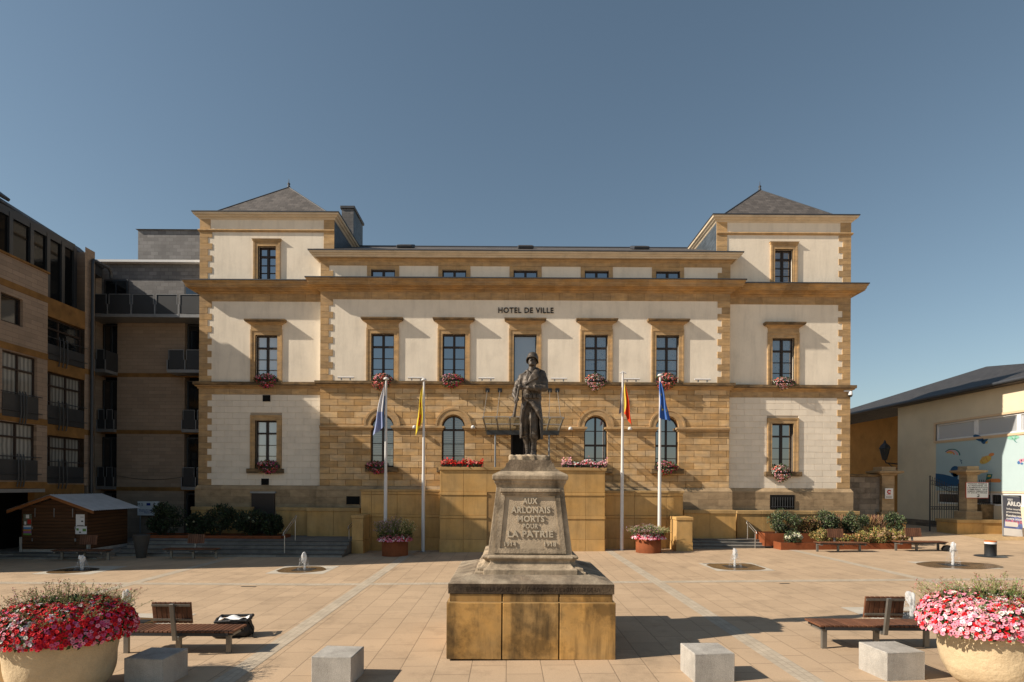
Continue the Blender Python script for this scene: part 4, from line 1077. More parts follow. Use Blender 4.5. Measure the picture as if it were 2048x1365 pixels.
# ------------------------------------------------------------------ building on the right with the mural
def make_right():
    t = thing("community_hall", "low cream hall with a dark hipped roof and a painted blue wall", "hall")
    XR, Y0, Y1 = 27.0, 25.5, 40.15
    zb, ze = 0.0, 8.75
    F = RZ(R(-90))                      # local x = -world Y, local y = world X ; walls face world -X
    P = lambda px, py, X=XR: ((X*FPX/(px-PX)),)
    def yz(px, py, X=XR):
        Y = X*FPX/(px-PX-1.0); return Y, HC + (PY-(py-(px-1024)*.00576))*Y/FPX
    wy0, wy1 = yz(2130,850)[0], yz(1872,850)[0]
    zt, zl = 7.02, 5.97                 # window band
    holes = [(-wy1,-wy0,zl,zt,False)]
    yb0, yb1 = yz(2130,1010)[0], yz(1876,1010)[0]
    holes.append((-yb1,-yb0,2.05,2.75,False))
    w = MB(F); w.wall(-Y1,-Y0,.95,ze,XR,holes,.25); w.M = None
    w.quad((XR,Y1,-.3),(XR+14,Y1,-.3),(XR+14,Y1,ze),(XR,Y1,ze)); w.quad((XR,Y0,0),(XR,Y0,ze),(XR+14,Y0,ze),(XR+14,Y0,0))
    w.build("rendered_wall", mat("hall_render",(0.68,0.58,0.42),.9,.06,.8,bump=.25,bscale=14,dirt=.06), t)
    w = MB(F); w.box(-Y1-.0,-Y0,XR-.06,XR+.1,-.2,.95); w.build("stone_base", mat("base_stone",(0.16,0.13,0.10),.95,.3,2,bump=.5,bscale=15,brick=(.9,.25,.01,.6,.3,'YZ')), t)
    w = MB(F); w.wall(-62,-Y1,-.2,ze-.6,XR+.9,[],.2); w.build("orange_wall", mat("orange_render",(0.42,0.20,0.05),.9,.12,1.0,dirt=.2), t)
    # clerestory window band
    f = MB(F); a, b = -wy1, -wy0
    for (x0,x1,y0,y1,z0,z1) in ((a-.12,a,XR-.05,XR+.2,zl-.12,zt+.12),(b,b+.12,XR-.05,XR+.2,zl-.12,zt+.12),(a,b,XR-.05,XR+.2,zl-.12,zl),(a,b,XR-.05,XR+.2,zt,zt+.12)): f.box(x0,x1,y0,y1,z0,z1)
    sr = f.build("window_surround", mat("peach_trim",(0.62,0.45,0.29),.85,.05,2), t)
    cuts = [wy1] + [yz(p,850)[0] for p in (1950,2036)] + [wy0]
    for k in range(3):
        A, B = -cuts[k], -cuts[k+1]
        f = MB(F); g = .12
        f.box(A,A+g,XR+.05,XR+.15,zl,zt); f.box(B-g,B,XR+.05,XR+.15,zl,zt); f.box(A+g,B-g,XR+.05,XR+.15,zl,zl+.1); f.box(A+g,B-g,XR+.05,XR+.15,zt-.1,zt)
        wn = f.build("window", M['white'], t)
        p = MB(F); p.quad((A+.05,XR+.12,zl+.05),(B-.05,XR+.12,zl+.05),(B-.05,XR+.12,zt-.05),(A+.05,XR+.12,zt-.05)); p.build("pane", glass_mat("pale_pane",(.42,.44,.46),.25), wn)
    f = MB(F); f.box(-yb1,-yb0,XR+.05,XR+.12,2.05,2.75); wn = f.build("low_window", M['white'], t)
    p = MB(F)
    for k in range(5):
        A = -yb1+.1+k*2.0; p.box(A,min(A+1.8,-yb0-.05),XR+.03,XR+.049,2.15,2.65)
    p.build("pane", M['g_dark'], wn)
    # mural, painted on a thin coat
    ml = MB(F); my1, my0 = yz(1873,900)[0], yz(2130,900)[0]; zm0, zm1 = 2.85, 5.8
    ml.box(-my1,-my0,XR-.012,XR+.01,zm0,zm1); mu = ml.build("mural", mat("mural_blue",(0.41,0.52,0.535),.85,.03,1), t)
    D = [XR-.0125]
    def paint(name, col, polys):
        m = MB(F)
        for poly in polys:
            pts = []
            for px, py in poly:
                y, z = yz(px, py); pts.append((-y, z))
            ar = sum(pts[i][0]*pts[(i+1)%len(pts)][1]-pts[(i+1)%len(pts)][0]*pts[i][1] for i in range(len(pts)))
            if ar < 0: pts.reverse()
            m.add([(p[0], D[0], p[1]) for p in pts], [tuple(range(len(pts)))])
        D[0] -= .0007
        m.build("painted_"+name, mat("paint_"+name, col, .8, .03, 2), mu)
    Z = lambda pts: [(1840+x/4.875, 820+y/4.875) for x, y in pts]
    def arcb(cx, cy, r0, r1, a0, a1, n=14, sx=1.0, sy=.75):
        o = [(cx+r1*sx*math.cos(R(a0+(a1-a0)*i/n)), cy-r1*sy*math.sin(R(a0+(a1-a0)*i/n))) for i in range(n+1)]
        o += [(cx+r0*sx*math.cos(R(a1+(a0-a1)*i/n)), cy-r0*sy*math.sin(R(a1+(a0-a1)*i/n))) for i in range(n+1)]
        return Z(o)
    def ell(cx, cy, rx, ry, rot=0, n=18):
        o = []
        for i in range(n):
            a = 2*math.pi*i/n; x, y = rx*math.cos(a), ry*math.sin(a); c, s = math.cos(R(rot)), math.sin(R(rot))
            o.append((cx+x*c-y*s, cy+x*s+y*c))
        return Z(o)
    navy, pink, org, yel, grn, mint = (.02,.09,.20),(.62,.33,.38),(.68,.25,.08),(.62,.42,.10),(.02,.16,.14),(.22,.48,.36)
    paint("navy_hill", navy, [Z([(158,620),(240,630),(340,655),(420,700),(420,745),(158,745)])])
    paint("rainbow_green", grn, [arcb(318,440,68,80,-5,150)])
    paint("rainbow_pink", pink, [arcb(312,440,50,65,-2,145)])
    paint("rainbow_orange", org, [arcb(300,437,30,46,-2,150)])
    paint("rainbow_yellow", yel, [arcb(294,430,8,26,0,150)])
    paint("navy_fish", navy, [ell(575,275,58,26,28), Z([(610,290),(672,283),(640,330),(620,335),(600,315)])])
    paint("fish_tail", yel, [Z([(645,312),(668,305),(662,328),(644,330)])])
    paint("navy_balloon", navy, [ell(350,600,48,52), Z([(315,590),(385,590),(372,680),(340,680)])])
    paint("bee_body", yel, [ell(645,487,62,34,-28)])
    paint("bee_head", org, [ell(702,437,28,16,-15)])
    paint("bee_stripe", (.55,.25,.08), [Z([(640,455),(648,452),(672,500),(664,503)]), Z([(600,490),(606,486),(626,520),(618,524)]), arcb(622,470,10,15,0,350,12,1,1)])
    paint("digger_cab", grn, [Z([(660,625),(715,628),(700,685),(650,685)])])
    paint("digger_window", yel, [Z([(670,636),(700,636),(695,655),(666,655)])])
    paint("digger_base", org, [Z([(648,688),(700,672),(780,672),(800,690),(785,708),(648,706)])])
    paint("clover", mint, [ell(885,275,28,16,10), ell(895,250,26,14,30), ell(930,245,18,18), ell(950,268,24,14,-10), ell(925,285,22,12)])
    paint("clover_stem", grn, [Z([(918,285),(926,285),(938,308),(955,318),(953,322),(932,312)])])
    paint("confetti", (.55,.25,.33), [ell(985,500,16,22,20), ell(1010,490,20,14,-20), ell(1060,520,26,16), ell(1100,330,30,18)])
    paint("confetti_blue", (.06,.16,.36), [ell(970,515,14,16), ell(1000,525,14,10), ell(1120,480,24,20)])
    paint("squiggle", navy, [Z([(392,480),(398,482),(405,490),(420,492),(418,498),(402,496)]), Z([(400,500),(408,500),(418,515),(416,528),(410,528),(412,516)])])
    # roof
    e = XR-.6; r = MB(); yn, yf = 24.9, 53.5
    rx, ry, rz = 34.3, 41.6, 11.75
    r.add([(e,yn,ze),(e,yf,ze-.1),(rx,ry,rz)], [(1,0,2)])
    r.add([(e,yn,ze),(60,yn,ze),(60,ry,rz),(rx,ry,rz)], [(0,1,2,3)])
    r.add([(e,yf,ze-.1),(60,yf,ze),(60,ry,rz),(rx,ry,rz)], [(1,0,3,2)])
    rf = r.build("roof", M['slate_shaded'], t)
    g = MB(); g.tube([(e-.03,yn,ze-.06),(e-.03,yf,ze-.12)],.09,8); g.build("gutter", M['zinc'], rf)
    g = MB(); g.box(e,XR+.2,yn,Y1+.1,ze-.2,ze-.02); g.build("soffit", M['frame'], rf)
make_right()

def make_gateway():
    YP = 32.0
    def pillar(px0, px1, label):
        a, _ = W(px0,1000,YP); b, _ = W(px1,1000,YP); zb = gz(a, YP)-.05; xm = (a+b)/2; h = (b-a)/2
        t = thing("gate_pillar", label, "gate pillar", (xm, YP+h, zb), 0, "stone gate pillars")
        m = MB(); z0, z1 = .0, 3.75
        m.cbox(-h-.16,h+.16,-h-.16,h+.16,z0,1.25,.03)
        for k in range(4): m.tint = random.uniform(.85,1.1); m.cbox(-h,h,-h,h,1.25+k*.5,1.245+(k+1)*.5,.01)
        m.build("shaft", M['plinth'], t)
        m = MB(); m.sweep([(-h,h),(-h,-h),(h,-h),(h,h)], [(0,3.25),(.05,3.27),(.1,3.34),(.3,3.4),(.32,3.5),(0,3.55)], True); m.cbox(-h-.05,h+.05,-h-.05,h+.05,3.5,3.74,.02); m.build("cap", M['plinth'], t)
        return t
    pillar(1764,1789,"shaded stone gate pillar with a small white notice, at the end of the grey stone wall")
    pillar(1934,1955,"sunlit stone gate pillar beside the iron fence, bearing the parking sign")
    # boundary wall
    x0, x1 = W(1690,1000,YP+.3)[0], W(1763,1000,YP+.3)[0]
    w = MB(); w.box(x0-1.5,x1-.17,YP+.2,YP+.6,.1,3.62); bw = thing("boundary_wall", "grey weathered stone wall between the town hall and the shaded gate pillar", "stone wall")
    w.build("stonework", mat("grey_stonework",(0.25,0.205,0.16),.95,.3,1.5,bump=.5,bscale=14,dirt=.5,brick=(.62,.3,.008,.6,.3,'XZ')), bw)
    w = MB(); w.cbox(x0-1.5,x1-.17,YP+.12,YP+.68,3.622,3.75,.02); w.build("coping", M['ledge'], bw)
    # ochre base wall and rubble wall right of the gate
    a = W(1914,1050,31.4)[0]
    m = MB(); t = thing("low_wall", "low yellow stone wall under the sunlit gate pillar, left of the advertising board", "low wall")
    zb = .3
    for k in range(7): m.tint = random.uniform(.95,1.12); m.cbox(a+k*1.45+.004,a+(k+1)*1.45-.004,31.4,32.9,zb,1.12,.008)
    m.build("panel_facing", M['ochre'], t)
    m = MB(); m.cbox(a-.04,a+10.2,31.35,32.95,1.122,1.3,.012); m.build("coping", M['ochre_cope'], t)
    m = MB(); x0 = W(1958,1030,32.3)[0]; m.box(x0+.05,36,32.2,32.6,1.3,2.12); t = thing("rubble_wall", "brown rubble stone wall under the iron fence", "stone wall")
    m.build("stonework", mat("rubble",(0.22,0.15,0.08),.95,.4,5.0,bump=1.0,bscale=9,dirt=.5), t)
    # iron fence
    t = thing("iron_fence", "black iron fence standing on the rubble wall right of the gate pillar", "fence")
    x1 = W(2022,1000,32.4)[0]; z0, z1 = 2.2, 3.25
    m = MB()
    n = 15
    for k in range(n):
        x = x0+.1+(x1-x0-.2)*k/(n-1); m.tube([(x,32.4,z0-.08),(x,32.4,z1+.15)],.013,5); m.lathe([(0,z1+.13),(.028,z1+.17),(0,z1+.26)],x,32.4,5)
    m.build("bars", M['dark_metal'], t)
    m = MB(); m.tube([(x0,32.4,z0),(x1,32.4,z0)],.02,6); m.tube([(x0,32.4,z1),(x1,32.4,z1)],.02,6); m.build("rails", M['dark_metal'], t)
    m = MB(); m.tube([(x1,32.4,2.1),(x1,32.4,z1+.35)],.05,8); m.lathe([(0.05,z1+.3),(.08,z1+.36),(0,z1+.46)],x1,32.4,8); m.build("post", M['dark_metal'], t)
    m = MB(); xx = W(2004,983,32.3)[0]; m.box(xx-.18,xx+.18,32.34,32.36,2.75,2.95); m.build("name_plate", M['white'], t)
    # gate leaf
    t = thing("iron_gate", "black iron gate leaf with ring ornaments standing left of the sunlit pillar", "gate")
    ya = 33.2; xa, xb = W(1860,1000,ya)[0], W(1917,1000,ya)[0]; zb = gz(xb,ya)+.3; zl, zr = 3.45, 3.0
    top = lambda u: zr + (zl-zr)*(1-sst(u*1.2))
    m = MB(); n = 13
    for k in range(n):
        u = k/(n-1); x = xa+(xb-xa)*u; m.tube([(x,ya,zb),(x,ya,top(u)+.12)],.013,5)
        m.lathe([(0,top(u)+.11),(.026,top(u)+.15),(0,top(u)+.24)],x,ya,5)
    m.build("bars", M['dark_metal'], t)
    m = MB(); zz = [lambda u: zb+.06, lambda u: zb+.95, lambda u: zb+1.1, lambda u: top(u)-.22, top]
    for f in zz: m.tube([(xa+(xb-xa)*k/12,ya,f(k/12)) for k in range(13)],.02,5)
    m.build("rails", M['dark_metal'], t)
    m = MB()
    for k in range(n-1):
        u = (k+.5)/(n-1); x = xa+(xb-xa)*u
        for z in (top(u)-.11, zb+1.025): m.tube([(x+.055*math.cos(a),ya,z+.055*math.sin(a)) for a in [2*math.pi*i/10 for i in range(11)]],.011,4,False)
    m.build("rings", M['dark_metal'], t)
    for x, z in ((xa,top(0)),(xb,top(1))):
        m = MB(); m.tube([(x,ya,gz(x,ya)-.02),(x,ya,z+.2)],.04,8); m.lathe([(.04,z+.18),(.06,z+.23),(0,z+.3)],x,ya,8); m.build("post", M['dark_metal'], t)
    # parking sign
    a, zt = W(1932,965,31.9); b, zb2 = W(1977,997,31.9); xm, zm = (a+b)/2, (zt+zb2)/2; w_, h_ = b-a, zt-zb2
    t = thing("parking_sign", "white parking sign with a red border hung on the sunlit gate pillar", "sign")
    m = MB(); m.cbox(a,b,31.9,31.93,zb2,zt,.005); m.build("border", M['red_print'], t)
    m = MB(); m.box(a+.025,b-.025,31.894,31.9,zb2+.025,zt-.025); bd = m.build("board", M['white'], t)
    for i, (s, wf) in enumerate((("PARKING RESERVE",.86),("AU PERSONNEL DE",.86),("L'ADMINISTRATION",.9),("COMMUNALE   SAUF",.9),("SAMEDI DIMANCHE",.88),("ET JOURS FERIES",.86))):
        text_mesh("lettering", s, M['black_print'], bd, w_*wf, h_*.085, .004, T((xm,31.892,zt-h_*(.1+.115*i))), bold=.02)
    m = MB(); q = lambda u, v: (xm+u*h_, zb2+v*h_)
    m.prism([q(-.02,.06),q(.12,.06),q(.12,.12),q(-.02,.12)],31.888,31.892); m.prism([q(.05,.125),q(.12,.125),q(.13,.24),q(.10,.24),q(.09,.16),q(.05,.15)],31.888,31.892); m.prism([q(0.0,.2),q(.095,.2),q(.095,.24),q(0,.24)],31.888,31.892)
    m.build("tow_symbol", M['black_print'], bd)
    # small notice
    a, zt = W(1768,977,31.9); b, zb2 = W(1784,998,31.9); t = thing("notice_board", "small white notice with a pink symbol on the shaded gate pillar", "notice")
    m = MB(); m.cbox(a,b,31.8,31.83,zb2,zt,.005); bd = m.build("board", M['white'], t)
    m = MB(); xm = (a+b)/2
    m.arc(xm,zt-.2,.05,.12,31.796,31.8,20,330,14); m.box(xm-.14,xm+.1,31.796,31.8,zt-.36,zt-.34); m.build("symbol", M['red_print'], bd)
    m = MB()
    for k in range(3): m.box(a+.06,b-.06-.05*(k%2),31.796,31.8,zb2+.05+k*.04,zb2+.065+k*.04)
    m.build("small_print", M['black_print'], bd)
    # advertising board leaning on the wall
    xb, yb = 25.95, 30.3; z0 = gz(26,yb)
    x_l, _ = W(2006,1070,yb)
    t = thing("advertising_board", "dark blue and white advertising board leaning on the low yellow wall", "advertising board", (x_l, yb, z0), 0)
    w_, h_ = 1.7, 2.2
    MT = Matrix.Rotation(R(5),4,'Y') @ Matrix.Rotation(R(-8),4,'X')
    m = MB(MT); m.cbox(0,w_,0,.05,.02,h_,.01); m.build("frame", M['grey_metal'], t)
    m = MB(MT); m.box(.05,w_-.05,-.006,-.001,.07,h_-.05); pr = m.build("printed_sheet", mat("dark_print",(0.07,0.075,0.10),.6,.03,2), t)
    m = MB(MT); m.box(.05,w_-.05,-.010,-.0062,.07,.46); m.prism([(.12,.56),(.75,.56),(.80,.62),(.80,.74),(.75,.80),(.12,.80)],-.014,-.0105); m.build("white_footer", M['white'], pr)
    m = MB(MT); m.prism([(.07,.47),(1.55,.47),(1.55,.9),(1.2,1.05),(.75,1.1),(.35,1.02),(.12,.88)],-.010,-.0062); m.build("photo_patch", mat("patch",(0.12,0.17,0.42),.6,.6,4.0), pr)
    m = MB(MT); rnd = random.Random(4)
    for k in range(9):
        cx, cz = .2+.15*k, .86+rnd.uniform(-.02,.08); m.prism([(cx-.05,cz-.14),(cx+.05,cz-.14),(cx+.07,cz),(cx+.03,cz+.05),(cx-.03,cz+.05),(cx-.07,cz)],-.0104,-.0100)
    m.build("photo_spots", mat("spots",(0.55,0.2,0.3),.6,.7,7.0), pr)
    L = lambda s, x, z, w, h, b=.02: text_mesh("lettering", s, M['white'], pr, w, h, .004, MT @ T((x,-.009,z)), bold=b)
    L("VISIT",.42,h_-.22,.3,.11); L("ARLON",.72,h_-.42,.95,.24,.05); L("Infos touristiques,",.80,h_-.72,1.15,.12); L("promenades, ci",.66,h_-.88,.9,.12); L("Rendez-vous à",.72,h_-1.06,1.05,.13,.03); L("notre accueil",.68,h_-1.22,.95,.12,.03)
    # lantern
    x, z = W(1777,905,40.0)
    t = thing("wall_lantern", "black lantern on a bracket at the shaded corner of the orange wall", "lantern", (x, 40.4, z))
    m = MB(); m.lathe([(.0,-.55),(.14,-.5),(.34,.28)],0,0,6); m.build("lamp_glass", M['g_dark'], t, smooth=False)
    m = MB(); m.lathe([(.4,.28),(.3,.48),(.1,.66),(.08,.78),(0,.9)],0,0,6)
    for k in range(6):
        a = math.pi*k/3; m.tube([(.14*math.cos(a),.14*math.sin(a),-.5),(.34*math.cos(a),.34*math.sin(a),.28)],.022,4)
    m.build("lamp_frame", M['dark_metal'], t, smooth=False)
    m = MB(); m.tube([(0,0,-.5),(.1,0,-.72),(.5,0,-.75),(.95,0,-.8)],.04,6); m.tube([(.25,0,-.74),(.5,0,-.98),(.9,0,-1.1)],.03,6); m.build("bracket", M['dark_metal'], t)
make_gateway()
# ------------------------------------------------------------------ war memorial
# blended distance field meshed as one continuous surface
class Field:
    def __init__(s, lo, hi, h):
        s.h = h; s.lo = np.array(lo); n = [int((b-a)/h)+1 for a, b in zip(lo, hi)]
        s.ax = [lo[i]+h*np.arange(n[i]) for i in range(3)]; s.D = np.full(n, 0.2, np.float32)
    def win(s, lo, hi):
        sl = []
        for i in range(3):
            a = max(0, int((lo[i]-s.lo[i])/s.h)); b = min(len(s.ax[i]), int((hi[i]-s.lo[i])/s.h)+2); sl.append(slice(a, max(a+1,b)))
        X, Y, Z = np.meshgrid(s.ax[0][sl[0]], s.ax[1][sl[1]], s.ax[2][sl[2]], indexing='ij')
        return tuple(sl), X, Y, Z
    def put(s, sl, d, k, sub=False):
        D = s.D[sl]
        if sub: d = -d; 
        if k <= 0: r = np.maximum(D, d) if sub else np.minimum(D, d)
        else:
            if sub:
                q = np.clip(k-np.abs(D-d), 0, None)/k; r = np.maximum(D, d) + q*q*k*.25
            else:
                q = np.clip(k-np.abs(D-d), 0, None)/k; r = np.minimum(D, d) - q*q*k*.25
        s.D[sl] = r
    def ell(s, c, r, k=.03, rot=None, sub=False):
        m = max(r)+.08; sl, X, Y, Z = s.win([q-m for q in c], [q+m for q in c])
        p = np.stack([X-c[0], Y-c[1], Z-c[2]], -1)
        if rot is not None: p = p @ np.array(rot.to_3x3())      # into the local frame
        q = p/np.array(r); k0 = np.linalg.norm(q, axis=-1); k1 = np.linalg.norm(p/np.array(r)**2, axis=-1)+1e-9
        s.put(sl, k0*(k0-1)/k1, k, sub)
    def cap(s, a, b, ra, rb, k=.025, flat=None, sub=False):
        a, b = np.array(a), np.array(b); m = max(ra, rb)+.08
        sl, X, Y, Z = s.win(np.minimum(a,b)-m, np.maximum(a,b)+m)
        P = np.stack([X,Y,Z],-1)-a; ba = b-a; t = np.clip(P@ba/(ba@ba),0,1)
        q = P - t[...,None]*ba
        if flat is not None: q = q/np.array(flat)
        s.put(sl, (np.linalg.norm(q,axis=-1)-(ra+(rb-ra)*t))*(1 if flat is None else min(flat)), k, sub)
    def chain(s, pts, rs, k=.025):
        for i in range(len(pts)-1): s.cap(pts[i], pts[i+1], rs[i], rs[i+1], k)
    def box(s, c, hsz, r=.008, k=.015, rot=None, sub=False):
        m = max(hsz)*1.5+.06; sl, X, Y, Z = s.win([q-m for q in c],[q+m for q in c])
        p = np.stack([X-c[0],Y-c[1],Z-c[2]],-1)
        if rot is not None: p = p @ np.array(rot.to_3x3())
        q = np.abs(p)-np.array(hsz)+r
        s.put(sl, np.linalg.norm(np.maximum(q,0),axis=-1)+np.minimum(q.max(-1),0)-r, k, sub)
    def mesh(s, name):
        D = s.D; h = s.h; nx, ny, nz = D.shape; ins = D < 0
        cell = np.zeros((nx-1,ny-1,nz-1), int); acc = np.zeros((nx-1,ny-1,nz-1,3)); cnt = np.zeros((nx-1,ny-1,nz-1))
        for dx in (0,1):
            for dy in (0,1):
                for dz in (0,1): cell += ins[dx:nx-1+dx, dy:ny-1+dy, dz:nz-1+dz]
        act = (cell > 0) & (cell < 8)
        crn = [(a,b,c) for a in (0,1) for b in (0,1) for c in (0,1)]
        for i, p in enumerate(crn):
            for q in crn[i+1:]:
                if sum(abs(a-b) for a, b in zip(p, q)) != 1: continue
                A = D[p[0]:nx-1+p[0], p[1]:ny-1+p[1], p[2]:nz-1+p[2]]; B = D[q[0]:nx-1+q[0], q[1]:ny-1+q[1], q[2]:nz-1+q[2]]
                cr = (A < 0) != (B < 0); t = np.where(cr, A/(A-B+1e-12), 0)
                for ax in range(3): acc[...,ax] += np.where(cr, p[ax]+(q[ax]-p[ax])*t, 0)
                cnt += cr
        idx = -np.ones(cell.shape, int); I = np.argwhere(act); idx[act] = np.arange(len(I))
        V = (I + acc[act]/np.maximum(cnt[act],1)[:,None])*h + s.lo
        F = []
        for ax in range(3):
            sl0 = [slice(1,-1)]*3; sl0[ax] = slice(0,-1); sl1 = [slice(1,-1)]*3; sl1[ax] = slice(1,None)
            a, b = ins[tuple(sl0)], ins[tuple(sl1)]; o = [1,1,1]; o[ax] = 0
            u, v = (ax+1)%3, (ax+2)%3
            for flip, msk in ((False, a & ~b), (True, ~a & b)):
                E = np.argwhere(msk) + np.array(o)
                def at(du, dv):
                    e = E.copy(); e[:,u] -= du; e[:,v] -= dv; return idx[e[:,0],e[:,1],e[:,2]]
                q = np.stack([at(1,1), at(0,1), at(0,0), at(1,0)], 1)
                F.append(q[:,::-1] if flip else q)
        F = np.concatenate(F); F = F[(F >= 0).all(1)]
        me = bpy.data.meshes.new(name); me.from_pydata(V.tolist(), [], F.tolist())
        me.polygons.foreach_set("use_smooth", [True]*len(me.polygons)); me.update()
        return me

MX, MY = 0.42, 11.41
def make_pedestal():
    t = thing("memorial_pedestal", "weathered stone war memorial pedestal with raised lettering on an ochre panelled base", "pedestal", (MX, MY, 0.0))
    b = MB(); b.box(-1.38,1.38,-1.38,1.38,-.05,1.12); b.build("core", M['black'], t)
    p = MB(); g = .012; h = 1.46
    cuts = [-h,-h+.96,-h+1.94,h]
    for i in range(3):
        for (z0, z1, o) in ((.02,.985,0),(1.0,1.13,-.045)):
            p.tint = (.95,1.0,1.08)[i]*(1 if o == 0 else .8)
            e0, e1 = (o if i == 0 else 0), (o if i == 2 else 0)
            a, c = cuts[i]-e0+g, cuts[i+1]+e1-g
            p.cbox(a,c,-h-o,-h-o+.06,z0,z1,.006); p.cbox(-c,-a,h+o-.06,h+o,z0,z1,.006)
            p.cbox(-h-o,-h-o+.058,max(a,-h-o+.062),min(c,h+o-.062),z0,z1,.006); p.cbox(h+o-.058,h+o,max(a,-h-o+.062),min(c,h+o-.062),z0,z1,.006)
    p.build("base_panel", M['ochre_stain'], t)
    m = MB(); m.box(-1.44,1.44,-1.44,1.44,.985,.999); m.build("base_ledge", M['ochre_cope'], t)
    # blackened slab with sloping top
    def lvl(prof, name, mt, n=1):
        m = MB()
        vs = []; fs = []
        for hw, z in prof: vs += [(-hw,-hw,z),(hw,-hw,z),(hw,hw,z),(-hw,hw,z)]
        for k in range(len(prof)-1):
            for i in range(4): fs.append((k*4+i, k*4+(i+1)%4, (k+1)*4+(i+1)%4, (k+1)*4+i))
        fs.append((3,2,1,0)); l = len(vs); fs.append((l-4,l-3,l-2,l-1)); m.add(vs, fs)
        return m.build(name, mt, t)
    sl = lvl([(1.39,1.13),(1.43,1.14),(1.43,1.31)], "sloped_slab", M['black_stone'])
    lvl([(1.43,1.31),(1.41,1.326),(1.05,1.415)], "slab_top", M['monument_dark'])
    text_mesh("lettering", "ELEVE PAR LA POPULATION ARLONAISE A L'INITIATIVE DE LA", M['black_stone'], sl, 2.3, .075, .005, T((0.02,-1.432,1.225)), bold=.0)
    lvl([(1.0,1.39),(1.0,1.45),(.985,1.455),(.96,1.455),(.96,1.51),(.95,1.515),(.90,1.525),(.85,1.57),(.825,1.62),(.83,1.65),(.865,1.67),(.88,1.695),(.87,1.72),(.82,1.735),(.78,1.74)], "moulded_foot", M['monument'])
    # central projection of the foot
    m = MB(); y = -.985
    prof = [(0.04,1.40),(0.04,1.5),(0,1.51),(-.05,1.52),(-.10,1.565),(-.125,1.615),(-.12,1.65),(-.085,1.67),(-.07,1.695),(-.08,1.72),(-.13,1.735)]
    vs = []; fs = []
    hw = .84
    for o, z in prof:
        w = hw + min(0,o)*.9
        vs += [(-w,y-o-.03,z),(w,y-o-.03,z),(w,y+.35,z),(-w,y+.35,z)]
    for k in range(len(prof)-1):
        for i in range(4): fs.append((k*4+i, k*4+(i+1)%4, (k+1)*4+(i+1)%4, (k+1)*4+i))
    fs.append((3,2,1,0)); l = len(vs); fs.append((l-4,l-3,l-2,l-1)); m.add(vs, fs); m.build("foot_projection", M['monument'], t)
    die = lvl([(.785,1.74),(.775,1.76),(.625,2.98),(.64,3.0)], "die", M['monument'])
    # inscription panel on the battered front
    tilt = math.atan2(.15, 1.22)
    MT = T((0,-.775,1.76)) @ RX(-tilt)          # local z up the slope, -y outwards
    m = MB(MT); o = .06
    fr = lambda x0b,x1b,x0t,x1t,z0,z1,d: m.add([(x0b,0,z0),(x1b,0,z0),(x1t,0,z1),(x0t,0,z1),(x0b,-d,z0),(x1b,-d,z0),(x1t,-d,z1),(x0t,-d,z1)],
            [(4,5,6,7),(0,1,5,4),(1,2,6,5),(2,3,7,6),(3,0,4,7)])
    B, Tt, H = .66, .535, 1.2
    at = lambda s, z: s*(B+(Tt-B)*z/H)
    fr(at(-1,.0),at(1,.0),at(-1,.09),at(1,.09),0,.09,.032)
    fr(at(-1,.09),at(-1,.09)+.095,at(-1,1.06),at(-1,1.06)+.085,.09,1.06,.032); fr(at(1,.09)-.095,at(1,.09),at(1,1.06)-.085,at(1,1.06),.09,1.06,.032)
    fr(at(-1,1.06),at(1,1.06),at(-1,1.12),at(1,1.12),1.06,1.12,.032)
    m.build("panel_frame", M['monument'], die)
    m = MB(MT); m.cbox(-.56,.56,-.085,.02,1.121,1.19,.012); m.cbox(-.53,.53,-.058,.02,1.085,1.1205,.01); m.build("drip_ledge", M['monument'], die)
    m = MB(MT); m.quad((-.57,-.006,.09),(.57,-.006,.09),(.46,-.006,1.06),(-.46,-.006,1.06)); m.build("tooled_field", mat("tooled_stone",(0.42,0.335,0.235),.95,.2,4,bump=.6,bscale=45,dirt=.15), die)
    for s, x, z, w, h in (("AUX",.0,.965,.275,.118),("ARLONAIS",.01,.80,.73,.128),("MORTS",.015,.635,.50,.118),("POUR",.005,.50,.285,.092),("LA PATRIE",.005,.355,.84,.125),("1914",-.365,.17,.215,.085),("1918",.37,.17,.215,.085)):
        text_mesh("lettering", s, M['letter_stone'], die, w, h, .024, MT @ T((x,-.018,z)), bold=.04, spacing=1.12)
    cp = lvl([(.60,2.96),(.63,3.0),(.645,3.03),(.665,3.06),(.67,3.10),(.70,3.115),(.705,3.19),(.685,3.215),(.565,3.275)], "cap", M['monument'])
    # scrolled plinth
    m = MB(); poly = [(-.555,3.27),(-.545,3.30),(-.49,3.325),(-.455,3.37),(-.445,3.42),(-.41,3.44),(-.395,3.485)]
    poly = poly + [(-x, z) for x, z in reversed(poly)]
    m.prism(poly, -.55, .55); m.build("scrolled_plinth", M['monument_dark'], t)
    fd = Field((-.47,-.50,3.44),(.47,.50,3.66),.012); fd.box((0,0,3.53),(.385,.42,.052),.02,.01); fd.ell((.02,.05,3.57),(.30,.33,.035),.03)
    X, Y, Z = np.meshgrid(*fd.ax, indexing='ij'); fd.D += (.007*(np.sin(31*X+9*Y)+np.sin(27*Y-14*X+20*Z)+np.sin(53*X+41*Y+30*Z)*.6)).astype(np.float32)
    me = fd.mesh("statue_plate"); me.materials.append(M['monument']); o = bpy.data.objects.new("statue_plate", me); COL.objects.link(o); o.parent = t
    for o in list(t.children):
        if o.name.startswith(("moulded","foot_p","die","cap")): bevel(o, .012, 2)
make_pedestal()

